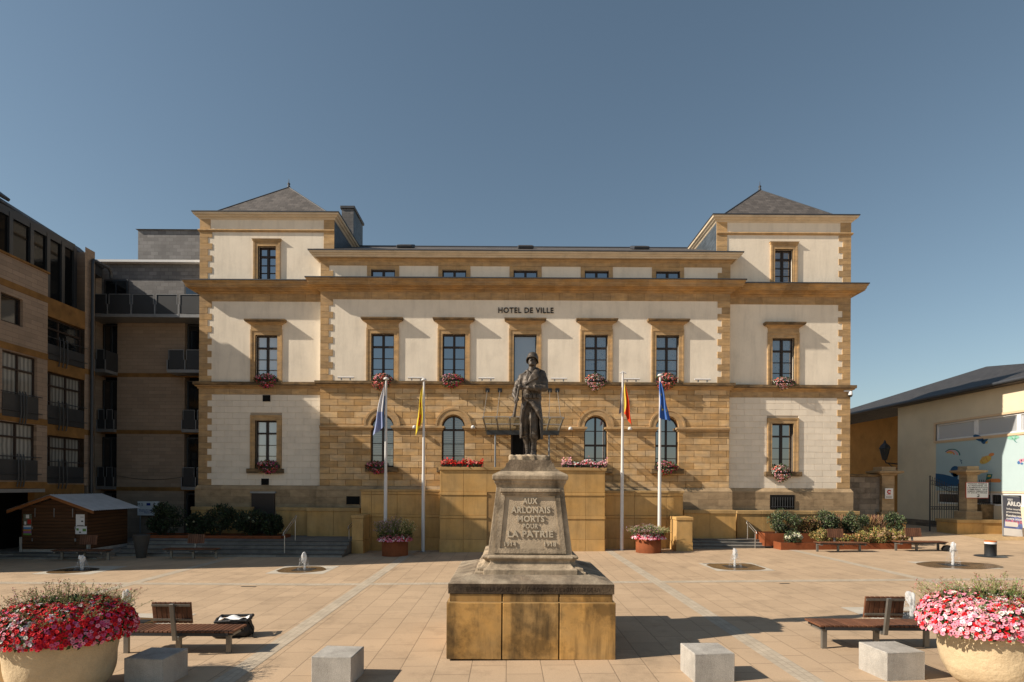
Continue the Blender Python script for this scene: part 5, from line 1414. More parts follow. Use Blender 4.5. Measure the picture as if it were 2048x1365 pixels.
def make_soldier():
    f = Field((-.50,-.36,-.03),(.38,.34,2.12),.0075)
    V = Vector
    # boots and puttees
    f.chain([(.015,-.02,.045),(.005,-.13,.035),(-.01,-.20,.03)],[.05,.046,.036],.02)          # front foot
    f.cap((.02,.0,.03),(.02,-.02,.05),.045,.05); f.chain([(.02,-.005,.08),(.025,.0,.16),(.03,.005,.36)],[.047,.046,.068],.02)
    f.chain([(-.085,.10,.045),(-.105,.03,.035),(-.115,-.03,.03)],[.048,.043,.035],.02)
    f.chain([(-.085,.10,.07),(-.095,.10,.2),(-.11,.09,.36)],[.046,.05,.066],.02)
    for z in np.arange(.10,.36,.035):
        f.cap((-.005,-.045+.02*0,z+.01),(.055,-.03,z),.010,.010,.012); f.cap((-.125,.055,z),(-.07,.055,z+.012),.009,.009,.012)
    # breeches, bagging at the knee
    f.chain([(.035,.0,.36),(.035,-.02,.42),(.035,-.03,.52),(.03,-.01,.75),(.0,.03,1.0)],[.078,.088,.085,.105,.12],.03)
    f.chain([(-.11,.09,.33),(-.125,.08,.42),(-.15,.05,.55),(-.155,.04,.75),(-.12,.04,1.0)],[.068,.075,.082,.10,.12],.03)
    for a, b in (((-.03,-.09,.40),(.10,-.07,.385)),((-.02,-.085,.37),(.09,-.075,.36)),((-.03,-.105,.44),(.06,-.11,.43))): f.cap(a,b,.014,.014,.02)
    for a, b in (((-.18,.03,.36),(-.10,.015,.35)),((-.19,.03,.40),(-.12,.0,.42))): f.cap(a,b,.013,.013,.02)
    for a, b in (((-.02,-.10,.92),(.02,-.115,.55)),((.05,-.11,.85),(.07,-.10,.5)),((.085,-.08,.8),(.10,-.06,.48)),((-.2,-.03,.8),(-.17,-.02,.5)),((-.15,-.045,.85),(-.14,-.03,.5))): f.cap(a,b,.012,.012,.03)
    # coat skirt: hollow flared shell, open in front
    sl, X, Y, Z = f.win((-.42,-.34,.33),(.36,.32,1.18))
    u = np.clip((1.14-Z)/.75,0,1); cx = -.02-.0*u
    rx = .185+.075*np.sin(np.clip(u*1.5,0,1.57))-.02*u*u; ry = .145+.075*u
    ang = np.arctan2((Y-.0)/ry,(X-cx)/rx); rad = np.sqrt(((X-cx)/rx)**2+((Y-.01)/ry)**2)
    fold = (.05*np.sin(ang*9+2*u)+.03*np.sin(ang*15+1.3+4*u))*u
    dsh = (rad-1-fold)*np.minimum(rx,ry)*.85; shell = np.maximum(dsh, -(dsh+.028))
    bottom = .385+.03*np.sin(ang*5)-.02*(X>0); shell = np.maximum(shell, bottom-Z); shell = np.maximum(shell, Z-1.16)
    xl = -.10-.10*np.clip((1.08-Z)/.22,0,1)-.02*np.clip((.8-Z)/.4,0,1); xr = -.10+.24*np.clip((1.08-Z)/.34,0,1)+.03*np.clip((.7-Z)/.3,0,1)
    wedge = np.maximum(np.maximum(xl-X, X-xr), Y-.07); wedge = np.maximum(wedge, Z-1.09)
    shell = np.maximum(shell, -wedge); f.put(sl, shell, .012)
    # turned-back flap edges
    f.chain([(-.08,-.165,1.08),(.02,-.185,.97),(.10,-.20,.87),(.165,-.195,.72)],[.020,.030,.036,.02],.02)
    f.cap((.0,-.165,1.04),(.12,-.18,.90),.03,.04,.03)
    f.chain([(-.13,-.155,1.06),(-.19,-.17,.9),(-.225,-.14,.7),(-.215,-.15,.42)],[.016,.024,.018,.012],.02)
    # torso
    f.ell((-.02,.0,1.13),(.205,.145,.10)); f.ell((-.02,.005,1.27),(.205,.15,.22),.05); f.ell((-.015,-.005,1.45),(.222,.152,.22),.06)
    f.ell((-.015,-.05,1.46),(.19,.105,.17),.05)
    f.cap((-.20,.01,1.555),(.18,.02,1.63),.074,.074,.06); f.cap((-.02,.02,1.6),(-.012,.0,1.78),.10,.064,.04)
    # belt with pouches
    sl, X, Y, Z = f.win((-.26,-.20,1.09),(.22,.2,1.22)); rr = np.sqrt(((X+.02)/.205)**2+((Y)/.152)**2); dz = np.abs(Z-1.155-.03*(X+.02))-.03
    f.put(sl, np.maximum(np.maximum((rr-1)*.15, -(rr-.8)*.15), dz), .006)
    for x, y in ((-.12,-.135),(-.045,-.155),(.03,-.155),(.105,-.135)): f.box((x,y-.01,1.165+.03*x),(.032,.028,.042),.01,.008)
    f.box((-.165,-.14,1.175),(.03,.02,.03),.01,.008)
    # double-breasted front, lapels, collar
    f.cap((-.155,-.148,1.40),(.045,-.160,1.565),.016,.078,.003,(1,.30,1)); f.cap((-.15,-.152,1.395),(.075,-.168,1.525),.012,.016,.003)
    f.cap((.06,-.135,1.60),(.10,-.06,1.685),.05,.04,.006,(1,.5,1)); f.cap((-.115,-.128,1.50),(-.085,-.095,1.635),.045,.038,.006,(1,.5,1))
    f.cap((-.06,-.155,1.585),(-.11,-.16,1.46),.012,.010,.006,sub=True); f.cap((.065,-.165,1.51),(.07,-.17,1.22),.006,.006,.004,sub=True)
    f.cap((-.17,-.12,1.42),(-.10,-.15,1.30),.02,.02,.03); f.cap((-.14,-.14,1.36),(-.05,-.165,1.33),.014,.014,.03)
    f.chain([(-.105,-.055,1.665),(-.06,-.10,1.62),(-.03,-.115,1.585)],[.026,.026,.02],.012); f.chain([(-.105,-.05,1.67),(-.08,.06,1.715),(.02,.085,1.735),(.085,.03,1.735),(.075,-.06,1.69),(.0,-.115,1.60)],[.026,.028,.028,.028,.028,.024],.012)
    f.cap((-.07,-.09,1.60),(-.045,-.13,1.53),.018,.014,.015)
    for x, z in ((.06,1.40),(.055,1.33),(.05,1.26),(-.07,1.25)): f.ell((x,-.155,z),(.014,.014,.014),.004)
    f.cap((.06,-.115,1.50),(.065,-.15,1.24),.012,.014,.02)
    for a, b in (((.10,-.12,1.50),(.115,-.13,1.25)),((.14,-.09,1.45),(.15,-.10,1.24)),((-.16,-.11,1.5),(-.2,-.09,1.3)),((-.12,-.14,1.28),(-.05,-.15,1.22))): f.cap(a,b,.012,.013,.03)
    f.cap((-.215,-.02,1.60),(-.13,-.04,1.685),.022,.018,.01,(1,1,.5)); f.cap((.215,.0,1.68),(.11,-.02,1.735),.022,.018,.01,(1,1,.5))
    # his left arm: across the body to the upper grip
    S = (.205,.02,1.60); E = (.245,-.08,1.335); H = (-.165,-.245,1.325)
    f.chain([S,(.235,-.01,1.48),E],[.080,.076,.068],.05); f.chain([E,(.06,-.185,1.315),(-.095,-.235,1.318)],[.068,.060,.048],.03)
    for k, (a, b) in enumerate((((.17,-.05,1.55),(.26,-.09,1.45)),((.18,-.09,1.46),(.29,-.08,1.38)),((.17,-.13,1.40),(.285,-.12,1.32)),((.12,-.2,1.35),(.16,-.21,1.26)),((.03,-.245,1.36),(.06,-.24,1.26)))): f.cap(a,b,.013,.012,.03)
    f.cap((-.095,-.285,1.32),(-.095,-.19,1.318),.03,.03,.02)
    # his right arm: down to the lower grip
    S2 = (-.225,.0,1.54); E2 = (-.345,-.03,1.30); H2 = (-.345,-.18,1.09)
    f.chain([S2,(-.29,-.01,1.42),E2],[.076,.070,.062],.05); f.chain([E2,(-.36,-.10,1.20),(-.352,-.15,1.13)],[.064,.055,.047],.03)
    for a, b in (((-.30,-.07,1.46),(-.24,-.08,1.38)),((-.35,-.08,1.38),(-.29,-.09,1.30)),((-.40,-.08,1.28),(-.33,-.11,1.25)),((-.41,-.12,1.21),(-.33,-.15,1.19)),((-.40,-.14,1.16),(-.32,-.18,1.15))): f.cap(a,b,.012,.012,.03)
    # hands round the rifle: palm, four curled fingers, thumb
    ax = (V((-.275,-.235,1.40))-V((-.345,-.21,.98))).normalized()          # rifle axis
    def hand(c, wrist, back, pal):
        c = V(c); w = (V(wrist)-c).normalized(); o = V(back).normalized()
        f.cap(V(wrist)[:], (c+w*.03)[:], .035, .034, .02); f.ell((c+o*.018)[:], (.040,.034,.046), .02)
        for i in range(4):
            b = c + ax*(.036-.024*i) + o*.03; r = (.0125,.013,.0125,.011)[i]; l = (.92,1.0,.96,.8)[i]
            sd = (V((0,-1,0))*.9 + V((pal,0,0))*.2).normalized()
            p1 = b + sd*.034*l; p2 = p1 - o*.040*l + sd*.004; p3 = p2 - o*.018*l - sd*.026*l
            f.chain([b[:],p1[:],p2[:],p3[:]],[r*1.15,r*1.1,r,r*.9],.006)
        b = c + ax*.03 + o*.012; f.chain([(c+w*.01)[:],(b+ax*.018-o*.01)[:],(b+ax*.02-o*.04+V((0,-.012,0)))[:],(b-ax*.005-o*.055+V((0,-.02,0)))[:]],[.018,.016,.014,.012],.008)
    hand((-.262,-.225,1.325), (-.115,-.24,1.32), (1,.05,.15), -1)
    hand((-.335,-.205,1.06), (-.352,-.155,1.13), (-1,.1,.1), 1)
    # head: turned a little to his right, chin raised
    HM_ = T((-.008,-.02,1.872)) @ RZ(R(-16)) @ RX(R(-15))
    Rm = HM_.to_3x3(); HP = lambda x, y, z: (HM_ @ V((x,y,z)))[:]
    f.ell(HP(0,.01,.02),(.080,.098,.105),.02,HM_); f.ell(HP(0,-.045,-.045),(.056,.055,.068),.03,HM_); f.ell(HP(0,-.075,-.092),(.026,.022,.020),.03,HM_)
    f.cap(HP(-.060,-.0,-.07),HP(-.018,-.07,-.098),.018,.016,.03); f.cap(HP(.060,-.0,-.07),HP(.018,-.07,-.098),.018,.016,.03)
    for s in (-1,1):
        f.ell(HP(s*.032,-.098,.005),(.020,.016,.012),.012,HM_,sub=True); f.ell(HP(s*.032,-.079,.003),(.013,.012,.009),.004,HM_)
        f.cap(HP(s*.012,-.095,.026),HP(s*.052,-.080,.024),.011,.010,.012); f.ell(HP(s*.045,-.070,-.032),(.02,.018,.018),.02,HM_)
        f.ell(HP(s*.080,.015,-.015),(.012,.022,.032),.008,HM_); f.ell(HP(s*.014,-.100,-.036),(.010,.010,.009),.006,HM_)
    f.cap(HP(0,-.096,.012),HP(0,-.118,-.030),.010,.015,.012)
    f.cap(HP(-.020,-.092,-.060),HP(.020,-.092,-.060),.0075,.0075,.006); f.cap(HP(-.016,-.090,-.073),HP(.016,-.090,-.073),.009,.009,.006)
    f.cap(HP(-.024,-.098,-.0665),HP(.024,-.098,-.0665),.003,.003,.003,sub=True)
    # neck cords, chin strap
    f.chain([HP(-.083,.0,.03),HP(-.070,-.035,-.05),HP(-.02,-.075,-.112),HP(.02,-.075,-.112),HP(.070,-.035,-.05),HP(.083,.0,.03)],[.008]*6,.004)
    # creases of the heavy cloth
    X, Y, Z = np.meshgrid(*f.ax, indexing='ij'); amp = np.clip((1.66-Z)/.1,0,1)*np.clip((Z-.30)/.1,0,1)
    amp = amp*(.35+.65*np.clip((Z-1.05)/.15,0,1))*np.where((np.abs(Z-1.155)<.05)&(np.abs(X+.02)<.2),.15,1)
    wr = np.sin(34*Z+16*X+5*np.sin(8*X+3)+4*np.sin(7*Z+6*Y)) + .7*np.sin(22*X-19*Z+7*np.sin(6*Z)+9*Y) + .5*np.sin(61*X+23*Z+3*np.sin(11*Z))
    f.D += (.0024*amp*wr).astype(np.float32)
    me = f.mesh("soldier_statue"); me.materials.append(M['bronze'])
    s = bpy.data.objects.new("soldier_statue", me); COL.objects.link(s); s.location = (MX+.06, MY-.02, 3.572); s.scale = (.95,.95,1); s.parent = None
    tag(s, "bronze soldier in helmet and open greatcoat, gripping a lowered rifle, standing on the pedestal", "statue")
    sm = s.modifiers.new("smooth", 'SMOOTH'); sm.factor = .5; sm.iterations = 2
    # helmet
    h = MB(HM_ @ Matrix.Scale(1.03,4)); h.smooth = True
    prof = [(0,.163),(.03,.160),(.06,.151),(.088,.128),(.104,.095),(.110,.06),(.112,.03),(.117,.012),(.121,.004),(.121,-.004),(.112,.0),(.104,.012),(.098,.06)]
    def sh(p, r, a):
        q = Vector((p.x*1.03, p.y*1.16+.014, p.z + .018))
        if r > .1: q.z += -.030*max(0,math.cos(a*2))*min(1,(r-.1)/.015) + .016*max(0,-math.sin(a))*min(1,(r-.1)/.015) - .02*max(0,math.sin(a))*min(1,(r-.1)/.015); k_ = 1+.12*max(0,-math.sin(a))*(1 if r > .115 else 0); q.x *= k_; q.y *= k_
        return q
    h.lathe(prof, 0, 0, 36, sh)
    h.tube([(0,-.075,.135),(0,-.04,.163),(0,.02,.172),(0,.08,.155),(0,.12,.115)],.012,6)
    h.build("helmet", M['bronze'], s)
    # rifle
    r = MB(); top = V((-.262,-.232,1.46)); low = V((-.385,-.195,.76)); d = (low-top)
    r.smooth = True
    r.tube([top+d*.0, top+d*.25, top+d*.5],.016,8); r.tube([top+d*.22, top+d*.45, top+d*.62],.024,8)
    r.tube([top+d*.60, top+d*.70, top+d*.80, top+d*.93, top+d*1.0],.024,10,True,.036)
    r.tube([top+d*.56+V((.0,-.03,0)), top+d*.62+V((0,-.045,0)), top+d*.66+V((0,-.03,0))],.006,5)
    r.tube([top+d*.42+V((.03,-.01,0)), top+d*.44+V((.055,-.02,0))],.009,6)
    r.build("rifle", M['bronze'], s)
make_soldier()
# ------------------------------------------------------------------ benches
def make_bench():
    """bench along local x, seat faces local +y, backrest at its -y edge; origin on the ground under the middle"""
    t = thing("bench", "", "bench", group="slatted benches around the square")
    L, Wd, zs = 2.12, .56, .43
    m = MB(); n = 25
    for i in range(n):
        m.tint = random.uniform(.7,1.25); x = -L/2+L*(i+.5)/n; m.cbox(x-.036,x+.036,-Wd/2,Wd/2,zs-.035,zs,.005)
    m.build("seat", M['wood'], t)
    m = MB()
    for y in (-.2,.2): m.box(-L/2+.04,L/2-.04,y-.02,y+.02,zs-.085,zs-.036)
    m.box(-L/2+.1,L/2-.1,-Wd/2+.0,-Wd/2+.012,zs-.09,zs-.037)
    m.build("seat_frame", M['dark_metal'], t)
    for x in (-.93,.02,.93):
        for y in (-.17,):
            m = MB(); m.cbox(x-.045,x+.045,y-.03,y+.03,-.02,zs-.086,.004); m.box(x-.03,x+.03,y+.03,.24,zs-.13,zs-.086); m.build("leg", M['bench_steel'], t)
    # backrest
    b = MB(T((.02,-Wd/2+.02,0)) @ RX(R(9)))
    for i in range(8):
        b.tint = random.uniform(.7,1.2); x = -.355+.71*(i+.5)/8; b.cbox(x-.038,x+.038,-.012,.022,zs+.17,zs+.56,.005)
    bk = b.build("backrest", M['wood'], t)
    r = MB(T((.02,-Wd/2+.02,0)) @ RX(R(9)))
    for z in (zs+.24,zs+.51): r.box(-.34,.34,-.035,-.0125,z-.018,z+.018)
    r.build("rail", M['bench_steel'], bk)
    r = MB(T((.02,-Wd/2+.02,0)) @ RX(R(9))); r.cbox(.0,.075,-.085,-.036,zs-.13,zs+.55,.005)
    r.M = None; r.cbox(.02,.095,-Wd/2-.03,.0,zs-.155,zs-.095,.004); r.build("back_post", M['bench_steel'], t)
    return t
bn = make_bench()
spots = [(6.70,10.72,0,"brown slatted bench beside the right flower bowl, seen from behind"),
         (-5.98,10.72,0,"brown slatted bench behind the left flower bowl, with a bag next to it"),
         (14.55,25.3,180,"slatted bench in front of the low hydrangeas, facing the square"),
         (18.1,25.45,180,"slatted bench behind the rightmost far fountain, near the end of the planting bed"),
         (-17.0,23.2,180,"dark slatted bench in the shade before the wooden cabin"),
         (-13.0,23.9,180,"dark slatted bench in the shade before the wide steps, right of the urn")]
for i, (x, y, a, lb) in enumerate(spots):
    o = bn if i == 0 else dup(bn)
    o.location = (x, y, gz(x, y)); o.rotation_euler = (0,0,R(a)); o["label"] = lb

# ------------------------------------------------------------------ concrete cubes
def make_cube():
    m = MB(); m.cbox(-.31,.31,-.31,.31,-.03,.43,.01)
    o = m.build("concrete_block", M['concrete']); bevel(o,.008,2); tag(o, "", "concrete block", "concrete seat blocks along the front of the square"); return o
cb = make_cube()
for i, (x, y, a, lb) in enumerate([(3.14,9.1,3,"sunlit concrete block just right of the statue, before the paving stripe"), (6.03,9.1,5,"concrete block in front of the right bench, touching the flower bowl's side"),
                                   (-2.63,9.08,-4,"concrete block left of the statue, cut off by the photo's lower edge"), (-5.46,9.06,-4,"shaded concrete block between the left flower bowl and the bench")]):
    o = cb if i == 0 else dup(cb)
    o.location = (x, y, gz(x, y)); o.rotation_euler = (0,0,R(a)); o["label"] = lb
m = MB(); m.cbox(-1.2,.31,-.31,.31,-.03,.45,.015); o = m.build("stone_block", M['ochre_cope'], loc=(-7.8,9.1,gz(-7.8,9.1)))
tag(o, "long ochre stone block half hidden behind the left flower bowl", "stone block")

# ------------------------------------------------------------------ flowers
GREENS = [(.035,.065,.018),(.05,.09,.025),(.07,.12,.035),(.045,.075,.02),(.09,.13,.04)]
def leaf(mb, p, d, n, l, w, col):
    d = d.normalized(); s = d.cross(n)
    if s.length < 1e-4: s = d.orthogonal()
    s.normalize(); n = s.cross(d)
    mb.add([p, p+d*l*.45+s*w*.5+n*l*.06, p+d*l-n*l*.12, p+d*l*.45-s*w*.5+n*l*.06], [(0,1,2),(0,2,3)], [col]*4)
def rvec(rnd):
    while True:
        v = Vector((rnd.uniform(-1,1),rnd.uniform(-1,1),rnd.uniform(-1,1)))
        if .05 < v.length < 1: return v.normalized()
def blossom(mb, p, n, r, col, eye, lobes=5, rnd=random):
    n = n.normalized(); u = n.orthogonal().normalized(); v = n.cross(u); k = lobes*(3 if lobes > 4 else 2); a0 = rnd.uniform(0,6)
    vs = [p - n*r*.35]; cs = [eye]; w = [rnd.uniform(-.14,.10) for _ in range(k)]
    rad = [(.84,1.0,1.0)[i%3] if k == lobes*3 else (1.0,.82)[i%2] for i in range(k)]
    for i in range(k):
        a = a0+2*math.pi*i/k; q = r*rad[i]
        vs.append(p + (u*math.cos(a)+v*math.sin(a))*q*.42 - n*r*.02); cs.append(tuple(c*.86 for c in col))
    for i in range(k):
        a = a0+2*math.pi*i/k; q = r*rad[i]
        vs.append(p + (u*math.cos(a)+v*math.sin(a))*q + n*r*w[i]); cs.append(col)
    fs = []
    for i in range(k):
        j = (i+1)%k; fs += [(0,1+i,1+j),(1+i,1+k+i,1+k+j,1+j)]
    mb.add(vs, fs, cs)
RED, CRIM, PINK, WHITE, MAG = (.62,.012,.02), (.45,.008,.03), (.78,.30,.38), (.80,.75,.74), (.55,.08,.20)
def jit(c, rnd, a=.12):
    k = 1+rnd.uniform(-a,a); return (min(1,c[0]*k), min(1,c[1]*k*(1+rnd.uniform(-a,a))), min(1,c[2]*k*(1+rnd.uniform(-a,a))))

def make_bowl(x, y, seed, label, flabel, mix):
    rnd = random.Random(seed); z = gz(x, y)
    t = thing("stone_flower_bowl", label, "planter", (x,y,z), 0, "big round planters at the front of the square")
    def dsp(q, r, a):
        n = noise.noise(Vector((math.cos(a)*2.2, math.sin(a)*2.2, q.z*3.0)))*.018 + noise.noise(Vector((math.cos(a)*7, math.sin(a)*7, q.z*9.0)))*.008
        k = 1+n/max(r,.1); return Vector((q.x*k, q.y*k, q.z))
    prof = [(0,-.02),(.38,-.02),(.45,.0),(.53,.06),(.60,.15),(.65,.27),(.68,.44),(.70,.64),(.71,.84),(.705,.89),(.67,.905),(.63,.89),(.62,.80)]
    pr = []
    for (r0,z0),(r1,z1) in zip(prof[:-1],prof[1:]):
        for k in range(3): pr.append((r0+(r1-r0)*k/3, z0+(z1-z0)*k/3))
    pr.append(prof[-1])
    m = MB(); m.lathe(pr,0,0,72,dsp); m.build("bowl", M['stucco'], t)
    m = MB(); m.lathe([(.64,.80),(.4,.84),(0,.86)],0,0,24); m.build("soil", M['soil'], t)
    m = MB(); a = R(-95); m.M = T((.67*math.cos(a),.67*math.sin(a),.33)) @ RZ(a+R(90)); m.lathe([(0,-.0),(.03,.0),(.04,.01),(.04,.03)],0,0,12)
    m.M = T((.655*math.cos(a),.655*math.sin(a),.3)) @ RZ(a+R(90)) @ RX(R(90)); m.v = []; m.f = []; m.t = []; m.m = []; m.c = []; m.sm = []
    m.lathe([(0,.012),(.025,.012),(.04,.004),(.045,-.03)],0,0,14); m.build("drain_cap", M['steel'], t)
    # the flowers stand in the bowl: a thing of their own
    fl = thing("petunias", flabel, "flowers", (x,y,z+.84), 0, "flower mounds in the big planters")
    RX_, RY_, RZ_ = 1.0, .84, .42
    def surf(a, e):
        # overhanging mound: e 0 (hanging rim) .. 1 (top)
        wob = 1+.10*noise.noise(Vector((math.cos(a)*1.5+seed, math.sin(a)*1.5, e*2)))
        th = (-.22 + e*1.79)
        r = math.cos(max(th,-.3))**.75*wob if th < 1.5 else .03
        zz = .10 + (RZ_ if th > 0 else .5)*math.sin(th)*wob
        return Vector((RX_*r*math.cos(a), RY_*r*math.sin(a), zz)), Vector((math.cos(a)*math.cos(th)*.8, math.sin(a)*math.cos(th)*.8, math.sin(th)+.15)).normalized()
    g = MB()
    for i in range(4200):
        a = rnd.uniform(0,2*math.pi); e = rnd.random()**1.1; p, n = surf(a,e); p = p*rnd.uniform(.80,.99); d = (n+rvec(rnd)*1.1)
        leaf(g, p, d, n, rnd.uniform(.05,.10), rnd.uniform(.03,.05), jit(rnd.choice(GREENS),rnd,.25))
    tag(g.build("leaves", M['leaf'], fl), kind="stuff")
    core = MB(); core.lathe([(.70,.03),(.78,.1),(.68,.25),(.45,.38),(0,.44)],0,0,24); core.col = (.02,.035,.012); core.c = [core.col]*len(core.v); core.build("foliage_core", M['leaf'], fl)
    b = MB()
    placed = []; tries = 0
    cell = {}
    while tries < 20000 and len(placed) < 2300:
        tries += 1
        a = rnd.uniform(0,2*math.pi); e = rnd.random()**1.2*.88; p, n = surf(a,e)
        key = (round(p.x/.06),round(p.y/.06),round(p.z/.06))
        if any((key[0]+i,key[1]+j,key[2]+k) in cell and (cell[(key[0]+i,key[1]+j,key[2]+k)]-p)  .length < .037 for i in (-1,0,1) for j in (-1,0,1) for k in (-1,0,1)): continue
        f = noise.noise(Vector((p.x*2.2+seed*3, p.y*2.2, p.z*2.2)))
        if e > .55 and rnd.random() < (e-.5)*2.2: continue
        cell[key] = p; placed.append(p)
        c = mix(f, e, rnd, a)
        eye = (.25,.02,.06) if c is PINK else ((.55,.25,.28) if c is WHITE else tuple(q*.35 for q in c))
        blossom(b, p*rnd.uniform(.98,1.04), n+rvec(rnd)*.45, rnd.uniform(.024,.035), jit(c,rnd), eye, rnd=rnd)
    tag(b.build("blossoms", M['petal'], fl), kind="stuff")
    s = MB()
    for i in range(420):
        a = rnd.uniform(0,2*math.pi); r = rnd.random()**.6*.75; p = Vector((r*math.cos(a), r*math.sin(a), .36-.25*r)); tip = p + Vector((math.cos(a)*r*rnd.uniform(.1,.55)+rnd.uniform(-.12,.12), math.sin(a)*r*.4+rnd.uniform(-.12,.12), rnd.uniform(.18,.52)*(1-.35*r)))
        mid = (p+tip)/2+Vector((rnd.uniform(-.03,.03),rnd.uniform(-.03,.03),.03))
        s.col = rnd.choice([(.16,.19,.06),(.22,.20,.09),(.13,.17,.05),(.20,.13,.08)]); s.tube([p,mid,tip],.0022,3,False)
        for k in range(13):
            q = mid.lerp(tip, rnd.uniform(-.6,1.0)); leaf(s, q+rvec(rnd)*.02, rvec(rnd)+Vector((0,0,.3)), Vector((0,0,1)), rnd.uniform(.022,.05), rnd.uniform(.009,.018), jit(rnd.choice([(.17,.24,.07),(.24,.27,.09),(.28,.19,.10)]),rnd,.3))
        if rnd.random() < .7:
            c = rnd.choice([(.42,.10,.10),(.55,.28,.28),(.32,.18,.10),(.6,.45,.4)])
            for k in range(4): q = tip+rvec(rnd)*.014; leaf(s,q,rvec(rnd),Vector((0,0,1)),.024,.016,jit(c,rnd,.3))
    tag(s.build("wispy_stems", M['leaf'], fl), kind="stuff")
def mixL(f, e, r, a):
    q = r.random(); left = math.cos(a) < -.35
    if left and e < .45: return WHITE if q < .4 else (RED if q < .75 else PINK)
    if math.cos(a) > .6 and e < .4: return MAG if q < .25 else (PINK if q < .45 else (RED if q < .75 else CRIM))
    if f > .06: return PINK if q < .35 else (WHITE if q < .6 else RED)
    return RED if q < .6 else (CRIM if q < .85 else MAG)
def mixR(f, e, r, a):
    q = r.random()
    if f > .08 or math.cos(a) < -.3: return PINK if q < .66 else (WHITE if q < .8 else RED)
    return PINK if q < .42 else (RED if q < .88 else WHITE)
make_bowl(-6.58, 8.6, 3, "large round buff stucco flower bowl, bottom left, next to the shaded concrete block", "deep red, pink and white petunias filling the left stone bowl", mixL)
make_bowl(7.24, 8.6, 5, "large round buff stucco flower bowl at the right edge, next to the right bench", "mostly pink petunias with red ones filling the right stone bowl", mixR)

# round rust planters
def make_round(x, y, r, h, seed, label, flabel, tall):
    rnd = random.Random(seed); z = gz(x, y)
    t = thing("round_planter", label, "planter", (x,y,z), 0, "round rust-coloured planters before the stair terrace")
    m = MB(); m.lathe([(r,0),(r,h),(r-.02,h+.004),(r-.02,h-.1)],0,0,48); m.build("drum", M['corten'], t)
    m = MB(); m.lathe([(r-.02,h-.08),(0,h-.06)],0,0,24); m.build("soil", M['soil'], t)
    fl = thing("planter_flowers", flabel, "flowers", (x,y,z+h), 0, "flowers in the round rust planters")
    fl.scale = (1.18,1.18,1.12)
    g = MB()
    for i in range(1600):
        a = rnd.uniform(0,6.283); rr = rnd.random()**.5*(r+.08); p = Vector((rr*math.cos(a),rr*math.sin(a),rnd.uniform(-.05,.30)*(1.2-rr))); leaf(g,p,rvec(rnd)+Vector((0,0,.4)),Vector((0,0,1)),rnd.uniform(.05,.1),.04,jit(rnd.choice(GREENS),rnd,.3))
    for i in range(int(750*tall)):
        a = rnd.uniform(0,6.283); rr = rnd.random()**.5*r*.8; p = Vector((rr*math.cos(a),rr*math.sin(a),.05)); tip = Vector((p.x*1.75+rnd.uniform(-.1,.1),p.y*1.6+rnd.uniform(-.1,.1),rnd.uniform(.3,.78)*tall*(1.1-.45*rr/r)))
        g.col = rnd.choice([(.17,.20,.07),(.24,.20,.10),(.14,.18,.05)]); g.tube([p,(p+tip)/2+Vector((0,0,.04)),tip],.005,3,False)
        for k in range(5): q = p.lerp(tip,rnd.uniform(.25,1)); leaf(g,q,rvec(rnd)+Vector((0,0,.6)),Vector((0,0,1)),rnd.uniform(.03,.06),.02,jit(rnd.choice([(.17,.25,.07),(.30,.27,.11),(.12,.19,.05)]),rnd,.3))
        c = rnd.choice([(.52,.27,.32),(.42,.25,.38),(.55,.36,.30)]) if tip.x < .25 else (.62,.48,.26)
        for k in range(3): leaf(g,tip+rvec(rnd)*.02,rvec(rnd),Vector((0,0,1)),.035,.025,jit(c,rnd,.3))
    tag(g.build("leaves", M['leaf'], fl), kind="stuff")
    b = MB()
    for i in range(620):
        a = rnd.uniform(0,6.283); e = rnd.random()**1.3
        p = Vector(((r+.10-.28*e)*math.cos(a),(r+.10-.28*e)*math.sin(a),-.12+.32*e)); n = Vector((math.cos(a),math.sin(a),.6))
        blossom(b,p,n+rvec(rnd)*.5,rnd.uniform(.03,.045),jit(rnd.choice([PINK,PINK,MAG,RED,WHITE,PINK]),rnd),(.3,.05,.08),4,rnd)
    tag(b.build("blossoms", M['petal'], fl), kind="stuff")
make_round(-4.9, 25.35, .56, .80, 21, "round rust-coloured planter left of the statue, before the flagpoles", "tall wild flowers over pink blossoms in the left rust planter", 1.0)
make_round(6.27, 25.75, .55, .77, 22, "round rust-coloured planter right of the statue, below the starred flag", "low pink blossoms with thin grasses in the right rust planter", .55)

# window boxes
def flower_clump(seed, cols, w=.42, h=.30, d=.25, droop=.25, n=330):
    rnd = random.Random(seed); g = MB(); b = MB()
    def P():
        v = rvec(rnd); s = rnd.uniform(.72,1.0)
        x, y, z = v.x*w*s, -abs(v.y)*d*s if rnd.random() < .8 else v.y*d*s*.5, v.z*h*s
        z -= droop*max(0,1-abs(x)/w)*(.5 if z < 0 else 0)
        x += .04*math.sin(z*9+seed); return Vector((x,y,z)), Vector((v.x,-abs(v.y)-.3,v.z+.2))
    for i in range(420):
        p, nn = P(); leaf(g,p*.93,nn+rvec(rnd),nn,rnd.uniform(.05,.09),.045,jit(rnd.choice(GREENS),rnd,.3))
    for i in range(n):
        p, nn = P(); k = noise.noise(p*4+Vector((seed*5,0,0))); c = cols[0] if k > .08 else (cols[1] if rnd.random() < .55 else cols[2])
        blossom(b,p,nn+rvec(rnd)*.6,rnd.uniform(.022,.034),jit(c,rnd,.2),tuple(q*.6 for q in c),3,rnd)
    return g, b
SAL, ROSE, CORAL = (.72,.20,.17),(.70,.34,.37),(.62,.08,.06)
clumps = []
